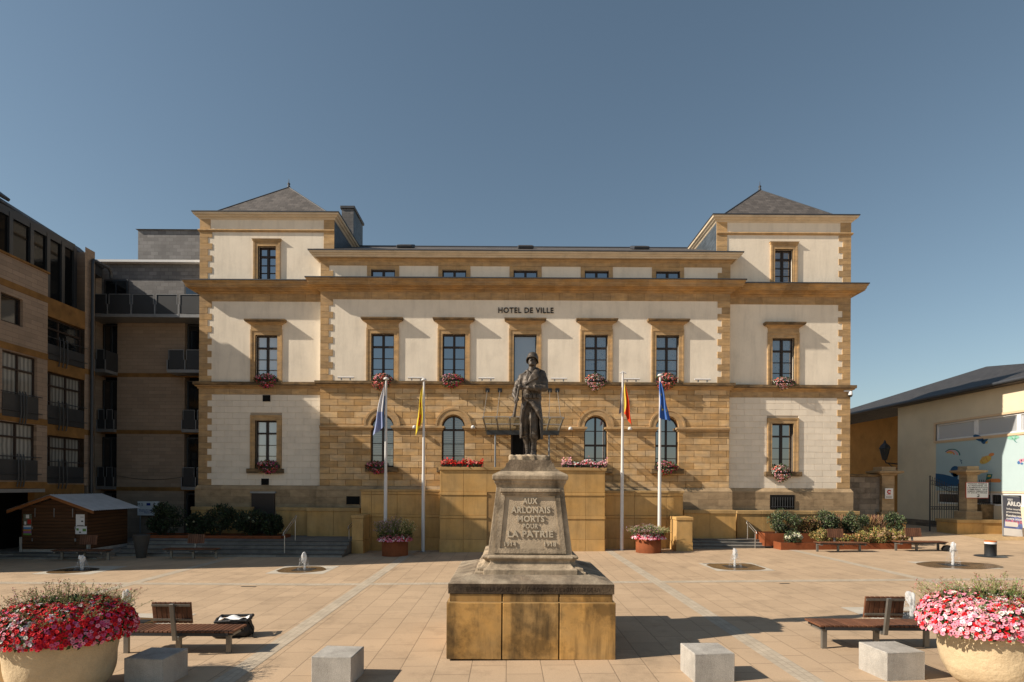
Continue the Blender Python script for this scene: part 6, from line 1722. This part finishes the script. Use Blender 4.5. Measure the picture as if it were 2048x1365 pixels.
for s, cols in ((1,(SAL,ROSE,CORAL)),(2,(ROSE,CORAL,MAG)),(3,(ROSE,SAL,WHITE)),(4,(MAG,PINK,RED))):
    g, b = flower_clump(s, cols)
    t = thing("window_flowers", "", "flowers", group="hanging window flowers")
    tag(g.build("leaves", M['leaf'], t), kind="stuff"); tag(b.build("blossoms", M['petal'], t), kind="stuff")
    tr = MB(); tr.cbox(-.40,.40,-.06,.12,-.1,.07,.01); tr.build("trough", M['frame'], t); clumps.append([t, False])
def put_clump(i, x, y, z, sx, sz, rz, label):
    t, used = clumps[i]
    o = dup(t) if used else t
    clumps[i][1] = True; o.location = (x,y,z); o.scale = (sx*1.35,1.15,sz*1.25); o.rotation_euler = (0,0,R(rz)); o["label"] = label
for i, px, py, sx, sz, lb in ((0,762,762,.95,1.0,"coral and pink flowers below the leftmost window of the middle block's upper floor"),(1,904,761,1.15,.85,"pink and red flowers below the second upper window, over the yellow flag"),
                              (2,1192,763,1.0,1.0,"pale pink flowers below the fourth upper window, left of the striped flag"),(0,1334,762,1.0,1.05,"salmon and pink flowers behind the tip of the rightmost flagpole")):
    x, z = W(px,py,YM-.3); put_clump(i,x,YM-.14,z+.05,sx,sz,0,lb)
for i, px, py, sx, sz, lb in ((3,530,761,1.05,.9,"magenta flowers below the left tower's upper window"),(2,1570,766,1.05,.75,"rose flowers below the right tower's upper window")):
    x, z = W(px,py,YW-.3); put_clump(i,x,YW-.16,z+.05,sx,sz,0,lb)
for i, px, py, sx, sz, lb in ((3,534,934,1.05,.85,"shaded pink flowers on the sill of the left tower's ground-floor window"),(2,1565,946,.95,1.05,"pale pink flowers on the sill of the right tower's ground-floor window")):
    x, z = W(px,py,YW-.3); put_clump(i,x,YW-.16,z+.05,sx,sz,0,lb)
for i, px, py, sx, sz, lb in ((3,752,935,1.0,.8,"dark pink flowers on the sill of the leftmost arched window"),(1,1334,936,1.05,.85,"pink flowers on the sill of the rightmost arched window")):
    x, z = W(px,py,YM-.3); put_clump(i,x,YM-.16,z+.05,sx,sz,0,lb)
def trough_row(x0, x1, y, z, seed, label, cols):
    rnd = random.Random(seed); t = thing("flower_trough", label, "flowers", ((x0+x1)/2,y,z), 0, "flower troughs on the stair terrace")
    L = (x1-x0)/2; m = MB(); m.cbox(-L,L,-.12,.12,0,.12,.01); m.build("trough", M['frame'], t); g = MB(); b = MB()
    for i in range(700): p = Vector((rnd.uniform(-L,L),rnd.uniform(-.2,.15),.1+rnd.uniform(-.08,.2))); leaf(g,p,rvec(rnd),Vector((0,0,1)),.08,.05,jit(rnd.choice(GREENS),rnd,.3))
    for i in range(520):
        u = rnd.uniform(-1,1); p = Vector((u*L*1.03,rnd.uniform(-.24,.12),.14+abs(rnd.gauss(0,.09))*(1+.5*math.sin(u*7+seed))-(.12 if rnd.random()<.12 else 0)))
        k = noise.noise(Vector((u*4+seed,0,0))); c = cols[0] if k > 0 else rnd.choice(cols[1:])
        blossom(b,p,Vector((0,-.7,.7))+rvec(rnd)*.6,rnd.uniform(.03,.045),jit(c,rnd,.2),tuple(q*.6 for q in c),4,rnd)
    tag(g.build("leaves", M['leaf'], t), kind="stuff"); tag(b.build("blossoms", M['petal'], t), kind="stuff")
a, z = W(883,932,26.5); b_, _ = W(965,932,26.5); trough_row(a,b_,26.45,3.845,31,"bright red flowers in a trough on the terrace parapet, left of the statue",((.65,.02,.015),SAL,RED))
a, z = W(1124,934,26.5); b_, _ = W(1212,934,26.5); trough_row(a,b_,26.45,3.845,32,"pink and white flowers in a trough on the terrace parapet, right of the statue",(ROSE,PINK,RED,WHITE))

# ------------------------------------------------------------------ shrubs and rust planting beds
def shrub(x, y, z, rx, ry, h, seed, label, cols, name="shrub", cat="shrub", group=None, n=1500, ls=.075, flowers=None):
    rnd = random.Random(seed); t = thing(name, label, cat, (x,y,z), 0, group)
    m = MB()
    for k in range(7):
        a = rnd.uniform(0,6.28); m.tube([(rnd.uniform(-.05,.05),rnd.uniform(-.05,.05),-.05),(math.cos(a)*rx*.3,math.sin(a)*ry*.3,h*.45),(math.cos(a)*rx*.65,math.sin(a)*ry*.65,h*rnd.uniform(.6,.85))],.018,5,True,.006)
    m.build("stems", M['soil'], t)
    g = MB(); cl = []
    for k in range(16):
        v = rvec(rnd); cl.append((Vector((v.x*rx*.68,v.y*ry*.68,h*.55+v.z*h*.36)), rnd.uniform(.24,.42)*min(rx,h)))
    for i in range(n):
        c, r = rnd.choice(cl); v = rvec(rnd); p = c+v*r*rnd.uniform(.55,1.1)
        if p.z < .02: p.z = rnd.uniform(.02,.2)
        leaf(g,p,v+rvec(rnd)*.8+Vector((0,0,.2)),v,ls*rnd.uniform(.7,1.25),ls*.55,jit(rnd.choice(cols),rnd,.35))
    tag(g.build("foliage", M['leaf'], t), kind="stuff")
    if flowers:
        b = MB(); b.smooth = True
        for k in range(flowers[0]):
            v = rvec(rnd); v.z = abs(v.z)*.8+.1; v.y = -abs(v.y); p = Vector((v.x*rx*.85,v.y*ry*.85,h*.45+v.z*h*.5)); r = rnd.uniform(.06,.10)*flowers[2]
            for j in range(44): q = rvec(rnd); blossom(b,p+q*r,q+rvec(rnd)*.3,r*.34,jit(rnd.choice(flowers[1]),rnd,.2),flowers[1][0],4,rnd)
        tag(b.build("flower_heads", M['petal'], t), kind="stuff")
    return t
EV = [(.045,.07,.03),(.07,.10,.045),(.10,.125,.06),(.035,.05,.02),(.15,.16,.09)]
RU = [(.10,.09,.035),(.22,.12,.05),(.07,.08,.03),(.28,.17,.08)]
HY = [(.28,.22,.07),(.35,.24,.08),(.18,.19,.06),(.40,.26,.10),(.14,.16,.05)]
def box_bed(x0, x1, y0, y1, z0, z1, label):
    t = thing("planting_bed", label, "planter"); e = .03
    m = MB(); m.box(x0,x1,y0,y0+e,z0,z1); m.box(x0,x1,y1-e,y1,z0,z1); m.box(x0,x0+e,y0+e,y1-e,z0,z1); m.box(x1-e,x1,y0+e,y1-e,z0,z1); m.build("rust_sides", M['corten'], t)
    m = MB(); m.box(x0+e,x1-e,y0+e,y1-e,z0,z1-.06); m.build("soil", M['soil'], t)
a = W(1530,1070,27.0)[0]; box_bed(a, a+6.2, 27.0, 28.1, .05, .86, "tall rust-coloured planting bed holding the green shrubs right of the steps")
a2 = W(1562,1090,26.2)[0]; box_bed(a2, a2+5.9, 26.2, 26.95, .05, .50, "low rust-coloured planting bed holding the hydrangeas behind the right benches")
for i, (px, rx, h, lb, cl) in enumerate(((1570,.78,1.0,"broad dark green shrub, first beside the steps and the handrail",EV),(1621,.55,.72,"low reddish green shrub between the first two dark ones",RU),(1650,.62,.98,"dark green shrub behind the bench backrest in the rust bed",EV),
                                    (1711,.55,1.05,"round dark green shrub at the right end of the long ochre wall",EV),(1792,.52,1.05,"dark green shrub farthest right, before the gateway",EV))):
    x, _ = W(px,1055,27.5); shrub(x,27.5,.80,rx,.45,h,40+i,lb,cl,group="shrubs in the right planting bed",n=3000,ls=.085)
for i, (px, rx, h, lb, fl) in enumerate(((1586,.40,.55,"hydrangea with round white flower heads at the left end of the low bed",(13,[(.62,.62,.42),(.68,.68,.50)],1.1)),(1640,.48,.62,"yellow-brown hydrangea left of the bench backrest",(5,[(.42,.26,.12),(.5,.36,.16)],.8)),
                                         (1683,.40,.50,"faded hydrangea half hidden by the bench backrest",(5,[(.45,.30,.12),(.4,.24,.1)],.8)),(1727,.50,.55,"rusty orange hydrangea between the two right benches",(9,[(.45,.24,.10),(.5,.30,.15)],.8)),
                                         (1760,.55,.68,"tall yellow-green hydrangea left of the far right bench backrest",(10,[(.5,.38,.18),(.5,.30,.18)],.8)),(1795,.45,.6,"pinkish hydrangea behind the far right bench backrest",(9,[(.55,.36,.24),(.5,.34,.2)],.8)))):
    x, _ = W(px,1075,26.5); shrub(x,26.5,.42,rx,.36,h,60+i,lb,HY if i else EV,"hydrangea","hydrangea","hydrangeas in the low bed",1600,.08,fl)
# dried grasses between
def dry_grass(px, label, seed):
    x, _ = W(px,1050,27.9); rnd = random.Random(seed); t = thing("dry_grass_tuft", label, "grass", (x,27.85,.8)); g = MB()
    for i in range(260):
        g.col = jit(rnd.choice([(.26,.14,.06),(.32,.18,.09),(.18,.10,.05)]),rnd,.3); p = Vector((rnd.uniform(-.4,.4),rnd.uniform(-.12,.12),0)); g.tube([p,p+Vector((rnd.uniform(-.08,.08),0,.4)),p+Vector((rnd.uniform(-.22,.22),rnd.uniform(-.1,.1),rnd.uniform(.6,.95)))],.006,3,False)
    tag(g.build("blades", M['leaf'], t), kind="stuff")
dry_grass(1683,"brown dry grass tuft between the second and third round shrubs",70); dry_grass(1750,"brown dry grass tuft left of the farthest right shrub",71)
# shaded bed on the left
a = W(270,1070,26.6)[0]; b_ = W(562,1070,26.6)[0]; box_bed(a, b_, 26.6, 27.8, .3, .64, "shaded rust planting bed on the terrace left of the handrail")
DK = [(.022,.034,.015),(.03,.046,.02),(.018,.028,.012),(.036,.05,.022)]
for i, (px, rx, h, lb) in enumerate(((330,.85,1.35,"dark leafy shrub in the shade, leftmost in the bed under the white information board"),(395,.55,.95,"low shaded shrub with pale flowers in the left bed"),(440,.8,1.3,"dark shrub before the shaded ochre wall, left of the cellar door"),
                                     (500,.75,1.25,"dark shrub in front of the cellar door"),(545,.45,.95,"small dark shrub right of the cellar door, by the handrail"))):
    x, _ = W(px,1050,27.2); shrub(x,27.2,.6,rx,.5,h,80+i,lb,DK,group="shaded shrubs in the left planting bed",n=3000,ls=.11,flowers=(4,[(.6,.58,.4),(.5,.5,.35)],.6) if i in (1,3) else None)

# ------------------------------------------------------------------ handrails, urn, cabin, signs, bollard, bag, fountains
def handrail(x, y0, z0, y1, z1, label, top=.95):
    t = thing("handrail", label, "handrail", (x,y0,z0), 0, "steel stair handrails"); d, h = y1-y0, z1-z0
    m = MB(); m.tube([(0,0,-.05),(0,0,top-.04)],.022,8); m.build("post", M['steel'], t)
    m = MB(); m.tube([(0,d,h-.05),(0,d,h+top-.04)],.022,8); m.build("post", M['steel'], t)
    m = MB(); e = .16; u = Vector((0,d,h)).normalized(); pts = []
    A, B = Vector((0,0,top))-u*.12, Vector((0,d,h+top))+u*.10; q = Vector((0,0,.13))
    loop = [A-u*.06+q*.5, A+q*.08, B+q*.08*0, B+u*.06+q*.5, B+q, A+q, A-u*.06+q*.5]
    m.tube(loop,.019,8); m.build("rail", M['steel'], t)
handrail(-9.5,24.75,gz(-9.5,24.75),26.0,.5,"steel handrail on the shaded left steps")
handrail(11.5,26.9,gz(11.5,26.9),27.75,.5,"steel handrail on the sunlit right steps beside the rust bed",.72)
handrail(-7.25,26.6,.5,27.6,.7,"steel handrail half hidden by the left end of the stair terrace",.5)
x, y = -15.2, 24.1
t = thing("urn_planter", "tall dark flared urn in the shade between the two dark benches", "urn", (x,y,gz(x,y)))
m = MB(); m.lathe([(0,0),(.17,0),(.185,.03),(.22,.3),(.28,.65),(.325,.93),(.33,.96),(.30,.96),(.27,.8)],0,0,28); m.build("body", mat("urn_dark",(.05,.045,.04),.6,.2,3,spec=.4), t)
m = MB(); m.lathe([(.29,.85),(0,.88)],0,0,20); m.build("soil", M['soil'], t)

def make_cabin():
    xa, xb, y0, y1 = -20.3, -17.55, 24.25, 26.8; zb = .12; ze, zr = 1.93, 2.42; xm = (xa+xb)/2
    t = thing("wooden_cabin", "brown wooden market cabin with a corrugated roof, standing in the shade on the left", "cabin")
    m = MB(); m.prism([(xa,zb+.12),(xb,zb+.12),(xb,ze),(xm,zr-.06),(xa,ze)],y0,y1); m.build("boarded_walls", M['shed_wood'], t)
    m = MB()
    for x in (xa-.03,xb+.03): m.cbox(x-.05,x+.05,y0-.03,y0+.08,zb,zb+.62,.005)
    m.box(xa,xb,y0+.05,y1,zb,zb+.12); m.build("sill_post", M['concrete'], t)
    m = MB(); f0, f1 = xa+.48, xb-.5
    m.box(f0,f1,y0-.03,y0-.001,zb+.3,zb+1.02); m.box(f0,f1,y0-.03,y0-.001,zb+1.04,ze-.05); m.build("hatch", M['shed_wood'], t)
    m = MB()
    for x in (f0-.01,f1+.01):
        for z in (.45,.95): m.box(x-.02,x+.02,y0-.04,y0-.005,zb+z,zb+z+.12)
    for x in (f0+.1,xm,f1-.1): m.box(x-.015,x+.015,y0-.04,y0-.005,ze-.35,ze+.02)
    m.build("hinges", M['grey_metal'], t)
    m = MB(); o = .42; s = (zr-ze)/(xm-xa); e = .05
    for sg in (-1,1):
        xo = xm+sg*(xm-xa+o); zo = zr-s*(xm-xa+o)
        p = [(xm,zr-.04),(xo,zo-.04),(xo,zo+.08),(xm,zr+.08)]
        m.prism(p if sg > 0 else p[::-1],y0-.26,y0-.22)
    m.build("barge_board", mat("barge_wood",(.22,.09,.03),.7,.2,3), t)
    m = MB(); n = 22
    for sg in (-1,1):
        for k in range(n):
            ya, yb = y0-.28+(y1+.3-y0+.28)*k/n, y0-.28+(y1+.3-y0+.28)*(k+1)/n; ym = (ya+yb)/2; w = xm-xa+o+.03
            A = lambda yy, dz: [(xm,yy,zr+.09+dz),(xm+sg*w,yy,zr-s*w+.09+dz)]
            a0, a1 = A(ya,0); b0, b1 = A(ym,.035); c0, c1 = A(yb,0)
            for q in ((a0,a1,b1,b0),(b0,b1,c1,c0)): m.add(list(q),[(0,1,2,3) if sg > 0 else (3,2,1,0)])
    m.build("corrugated_roof", mat("roof_sheet",(.42,.42,.43),.5,.15,2,spec=.4), t)
    def poster(x0, x1, z0, z1, cols, name, label):
        o = MB(); o.box(x0,x1,y0-.012,y0-.001,z0,z1); q = o.build("poster", cols[0]); tag(q, label, "poster", "posters pinned to the wooden cabin")
        for i, (u0,v0,u1,v1,c) in enumerate(cols[1:]):
            k = MB(); k.box(x0+(x1-x0)*u0,x0+(x1-x0)*u1,y0-.0135-.001*i,y0-.0125,z0+(z1-z0)*v0,z0+(z1-z0)*v1); k.build("printed_patch", c, q)
    blu, gre, ora, vio = mat("print_blue",(.08,.22,.45),.7,.1), mat("print_green",(.12,.25,.06),.7,.1), mat("print_orange",(.45,.22,.05),.7,.1), mat("print_violet",(.28,.10,.28),.7,.1)
    poster(xa+.08,xa+.42,1.26,1.70,[mat("print_dark",(.12,.14,.10),.7,.5,12),(.1,0,.35,.3,M['white']),(.5,.05,.95,.5,M['red_print']),(.3,.6,.7,.95,M['white'])],"a","dark, red and white poster at the left of the cabin front, above the striped one")
    poster(xa+.08,xa+.40,.82,1.22,[M['white'],(0,.62,1,.84,blu),(0,.42,1,.62,ora),(0,.2,1,.42,vio),(0,0,1,.2,gre)],"b","poster with blue, orange, violet and green stripes, lower left on the cabin")
    poster(xb-.48,xb-.12,1.22,1.70,[M['white'],(.62,.34,.85,.46,M['black_print']),(.15,.02,.9,.07,M['black_print']),(.55,.75,.9,.78,M['black_print'])],"c","white notice sheet, upper right on the cabin front")
    poster(xb-.50,xb-.03,.88,1.20,[M['white'],(.1,.45,.3,.75,gre),(.65,.35,.95,.7,gre),(.35,.15,.5,.3,M['black_print'])],"d","white poster with green patches, lower right on the cabin front")
make_cabin()

def make_info():
    Y = 30.7; a, zt = W(275,1003,Y); b, zb = W(318,1031.5,Y); xm = (a+b)/2; w, h = b-a, zt-zb
    t = thing("information_board", "white information board with blue flag emblem on the shaded brick wall", "sign")
    m = MB(); m.box(a,b,Y,Y+.04,zb,zt); bd = m.build("board", M['white'], t)
    for x in (a+.1,b-.1): m = MB(); m.tube([(x,Y+.08,.4),(x,Y+.08,zt-.05)],.03,6); m.build("post", M['grey_metal'], t)
    bl = mat("flag_blue",(.015,.04,.22),.7,0)
    m = MB(); m.box(a+w*.42,a+w*.60,Y-.006,Y-.001,zb+h*.70,zb+h*.88); m.build("emblem", bl, bd)
    text_mesh("lettering","M S",M['black_print'],bd,w*.24,h*.2,.004,T((a+w*.13,Y-.004,zb+h*.78)))
    m = MB(); q = lambda u,v: (a+w*u,zb+h*v)
    for (u,v) in ((.72,.76),(.78,.80),(.74,.85)): m.prism([q(u,v),q(u+.04,v-.02),q(u+.06,v+.05),q(u+.02,v+.06)],Y-.006,Y-.001)
    m.build("rooster_mark", M['black_print'], bd); m = MB(); m.box(a+w*.70,a+w*.82,Y-.006,Y-.001,zb+h*.69,zb+h*.71); m.build("underline", M['red_print'], bd)
    for i, (s, f) in enumerate((("Rénovation de la rue Paul Reuter",.84),("et aménagement de la place de",.84),("l'Hôtel de Ville",.38))): text_mesh("lettering", s, bl, bd, w*f, h*.085, .004, T((xm,Y-.004,zb+h*(.40-.105*i))), bold=.015)
make_info()

x, y = 19.5, 23.4
t = thing("bollard", "dark cylindrical bollard with an orange and white band, right of the far fountain", "bollard", (x,y,gz(x,y)))
m = MB(); m.lathe([(.2,0),(.2,.5),(.205,.5),(.205,.51)],0,0,28); m.build("body", M['dark_metal'], t)
m = MB(); m.lathe([(.203,.51),(.203,.585)],0,0,28); m.build("white_band", M['white'], t)
m = MB(); m.lathe([(.203,.586),(.203,.625),(.16,.64),(0,.645)],0,0,28); m.build("orange_top", mat("reflector",(.45,.13,.03),.5,.2,6), t)
m = MB(); m.lathe([(.55,.012),(.5,.03),(.2,.034)],0,0,32); m.build("base_plate", M['dark_metal'], t)  # dark disc: mostly the bollard's shadow, modelled together with its plate

def make_bag():
    x, y = -5.52, 11.75; z = gz(x,y)
    t = thing("travel_bag", "open black travel bag with pale lining lying behind the left bench", "bag", (x,y,z), R(8))
    f = Field((-.45,-.32,-.03),(.48,.32,.55),.013)
    f.box((0,0,.17),(.31,.2,.16),.09,.02); f.ell((-.12,-.12,.08),(.2,.12,.09),.05); f.ell((.28,.0,.12),(.1,.18,.12),.05); f.ell((-.3,-.1,.07),(.09,.1,.07),.04)
    f.chain([(-.3,-.18,.33),(.0,-.21,.35),(.3,-.18,.34),(.32,.0,.36),(.3,.2,.37),(-.3,.2,.37),(-.32,0,.35),(-.3,-.18,.33)],[.03]*8,.02)
    f.ell((0,.0,.36),(.25,.13,.06),.03,sub=True)
    me = f.mesh("shell"); me.materials.append(mat("black_nylon",(.018,.018,.02),.6,.3,6,spec=.4,bump=.4,bscale=12)); o = bpy.data.objects.new("shell", me); COL.objects.link(o); o.parent = t
    m = MB(); m.smooth = True; vs = []; n = 12
    for j in range(n+1):
        for i in range(n+1):
            u, v = i/n-.5, j/n-.5; vs.append((u*.52,v*.28+.0,.37+.03*math.sin(u*9+v*5)-.05*(1-4*u*u)*(1-4*v*v)))
    m.add(vs,[(j*(n+1)+i,j*(n+1)+i+1,(j+1)*(n+1)+i+1,(j+1)*(n+1)+i) for j in range(n) for i in range(n)]); m.build("lining", M['white'], t)
    m = MB(); m.tube([(-.25,-.2,.3),(-.15,-.27,.2),(.0,-.28,.22),(.15,-.27,.2),(.25,-.2,.3)],.014,6); m.tube([(.3,-.1,.3),(.42,-.16,.12),(.40,-.22,.03),(.5,-.25,.02)],.012,6); m.build("strap", M['black'], t)
make_bag()
x, y = W(1550,1087,27.4)[0], 27.3
m = MB(); m.lathe([(0,0),(.12,0),(.16,.04),(.30,.12),(.31,.17),(.25,.17),(.2,.1),(0,.08)],0,0,24); o = m.build("stone_basin", M['concrete'], loc=(x,y,.27+.012)); tag(o,"small round pale stone basin on the end of the right steps","basin")
x, y = 19.35-.6, 25.0
m = MB(); m.lathe([(0,0),(.2,0),(.23,.1),(.14,.24),(0,.27)],0,0,16); o = m.build("dark_bag", M['black'], loc=(17.0+2.2,25.3,gz(19.2,25.3))); tag(o,"small dark bag on the ground at the end of the far right bench","bag")

# fountains
def make_fountain(x, y, h, seed, label, wet, sq=1.0, lobes=2):
    rnd = random.Random(seed); t = thing("water_jet", label, "fountain", (x,y,gz(x,y)), 0, "water jets in the paving")
    sl = .0135 if x > -6 else 0.0
    def quadp(mb, x0,x1,y0,y1,e): mb.add([(x0,y0,x0*sl+e),(x1,y0,x1*sl+e),(x1,y1,x1*sl+e),(x0,y1,x0*sl+e)],[(0,1,2,3)])
    p = MB()
    for (a,b,c,d) in ((-1.0,1.0,-1.0,-.9),(-1.0,1.0,.9,1.0),(-1.0,-.9,-.9,.9),(.9,1.0,-.9,.9)): quadp(p,a*sq,b*sq,c*sq,d*sq,.006)
    p.build("rim", M['plate'], t)
    p = MB(); quadp(p,-.9*sq,.9*sq,-.9*sq,.9*sq,.005); p.build("basin_floor", M['plate'], t)
    w = MB(); n = 48; vs = []
    for i in range(n):
        a = 2*math.pi*i/n; r = wet[0]*(1+.13*noise.noise(Vector((math.cos(a)*1.4+seed,math.sin(a)*1.4,0)))); px_, py_ = wet[1]+r*math.cos(a)*wet[3], wet[2]+r*math.sin(a)
        if wet[4]: px_ = max(-.88*sq,min(.88*sq,px_)); py_ = max(-.88*sq,min(.88*sq,py_))
        vs.append((px_,py_,px_*sl+.010))
    w.add(vs,[tuple(range(n))]); w.build("puddle", M['wet'], t)
    g = MB(); quadp(g,-.36,.36,-.36,.36,.014); g.build("grate", M['grate'], t)
    j = MB(); vs = []
    f = Field((-.22,-.22,-.02),(.22,.22,h+.1),.012)
    f.ell((0,0,h-.15),(.066,.066,.16),.03)
    for k in range(lobes):
        a = rnd.uniform(0,6.28); f.chain([(.03*math.cos(a),.03*math.sin(a),0),(.035*math.cos(a),.035*math.sin(a),h*.5),(.02*math.cos(a),.02*math.sin(a),h-.12)],[.028,.032,.05],.03)
    for k in range(4):
        a = rnd.uniform(0,6.28); r = rnd.uniform(.04,.08); f.ell((r*math.cos(a),r*math.sin(a),h-rnd.uniform(.1,.4)*h),(.035,.035,.09),.03)
    for k in range(9):
        a = rnd.uniform(0,6.28); r = rnd.uniform(.03,.075); f.ell((r*math.cos(a),r*math.sin(a),h-rnd.uniform(.03,.6)*h),(.014,.014,.035),.025)
    X, Y, Z = np.meshgrid(*f.ax, indexing='ij'); f.D += (.0085*(np.sin(70*X+seed)*np.sin(48*Y+2)+np.sin(38*Z+25*X+seed)*np.sin(60*Y-20*Z))).astype(np.float32)
    me = f.mesh("water_column"); me.materials.append(M['water']); o = bpy.data.objects.new("water_column", me); COL.objects.link(o); o.parent = t
    d = MB(); d.smooth = True
    for k in range(260):
        a = rnd.uniform(0,6.28); u = rnd.random(); r = .07+.16*u; z = h*.8*(1-u*u)*rnd.uniform(.5,1); q = Vector((r*math.cos(a),r*math.sin(a),max(.02,z))); s_ = rnd.uniform(.003,.010)
        d.add([q+Vector((s_,0,0)),q+Vector((0,s_,0)),q+Vector((-s_,0,0)),q+Vector((0,-s_,0)),q+Vector((0,0,s_*1.6)),q+Vector((0,0,-s_*1.6))],[(0,1,4),(1,2,4),(2,3,4),(3,0,4),(1,0,5),(2,1,5),(3,2,5),(0,3,5)])
    tag(d.build("spray", M['water'], t), kind="stuff")
make_fountain(-15.1,20.6,.52,1,"low water jet farthest left, near the edge of the shade",(.75,-.2,-.15,1,True),1.0,3)
make_fountain(-7.35,21.0,.64,2,"water jet left of the statue, on a wet square before the steps",(.85,-.1,0,1.0,True),1.0,2)
make_fountain(8.25,21.0,.66,3,"water jet right of the statue, before the right steps",(1.0,.05,0.05,1.05,True),1.0,1)
make_fountain(16.15,21.0,.83,4,"tall water jet farthest right, in a round wet patch before the bench",(1.0,.15,-.05,1.35,False),1.0,2)
make_fountain(-8.35,12.75,.74,5,"water jet close behind the left flower bowl",(.6,0,0,1,True),1.0,1)
make_fountain(9.05,13.0,.55,6,"water jet half hidden by the right bench backrest",(.6,0,0,1,True),1.0,2)

# small slot drains in the paving
for px, py, y, w, lb in ((497,1177,17.45,.45,"small dark slot drain at the pale cross band, left part of the square"),(1569,1170,17.4,.30,"small dark slot drain by the cross band, right part of the square"),(1415,1120,21.9,.35,"small dark slot drain beside the water jet right of the statue")):
    x, _ = W(px,py,y); m = MB(); m.add([(x-w/2,y-.05,gz(x-w/2,y)+.006),(x+w/2,y-.05,gz(x+w/2,y)+.006),(x+w/2,y+.05,gz(x+w/2,y)+.006),(x-w/2,y+.05,gz(x-w/2,y)+.006)],[(0,1,2,3)])
    o = m.build("slot_drain", M['grate']); tag(o, lb, "drain", "slot drains in the paving")
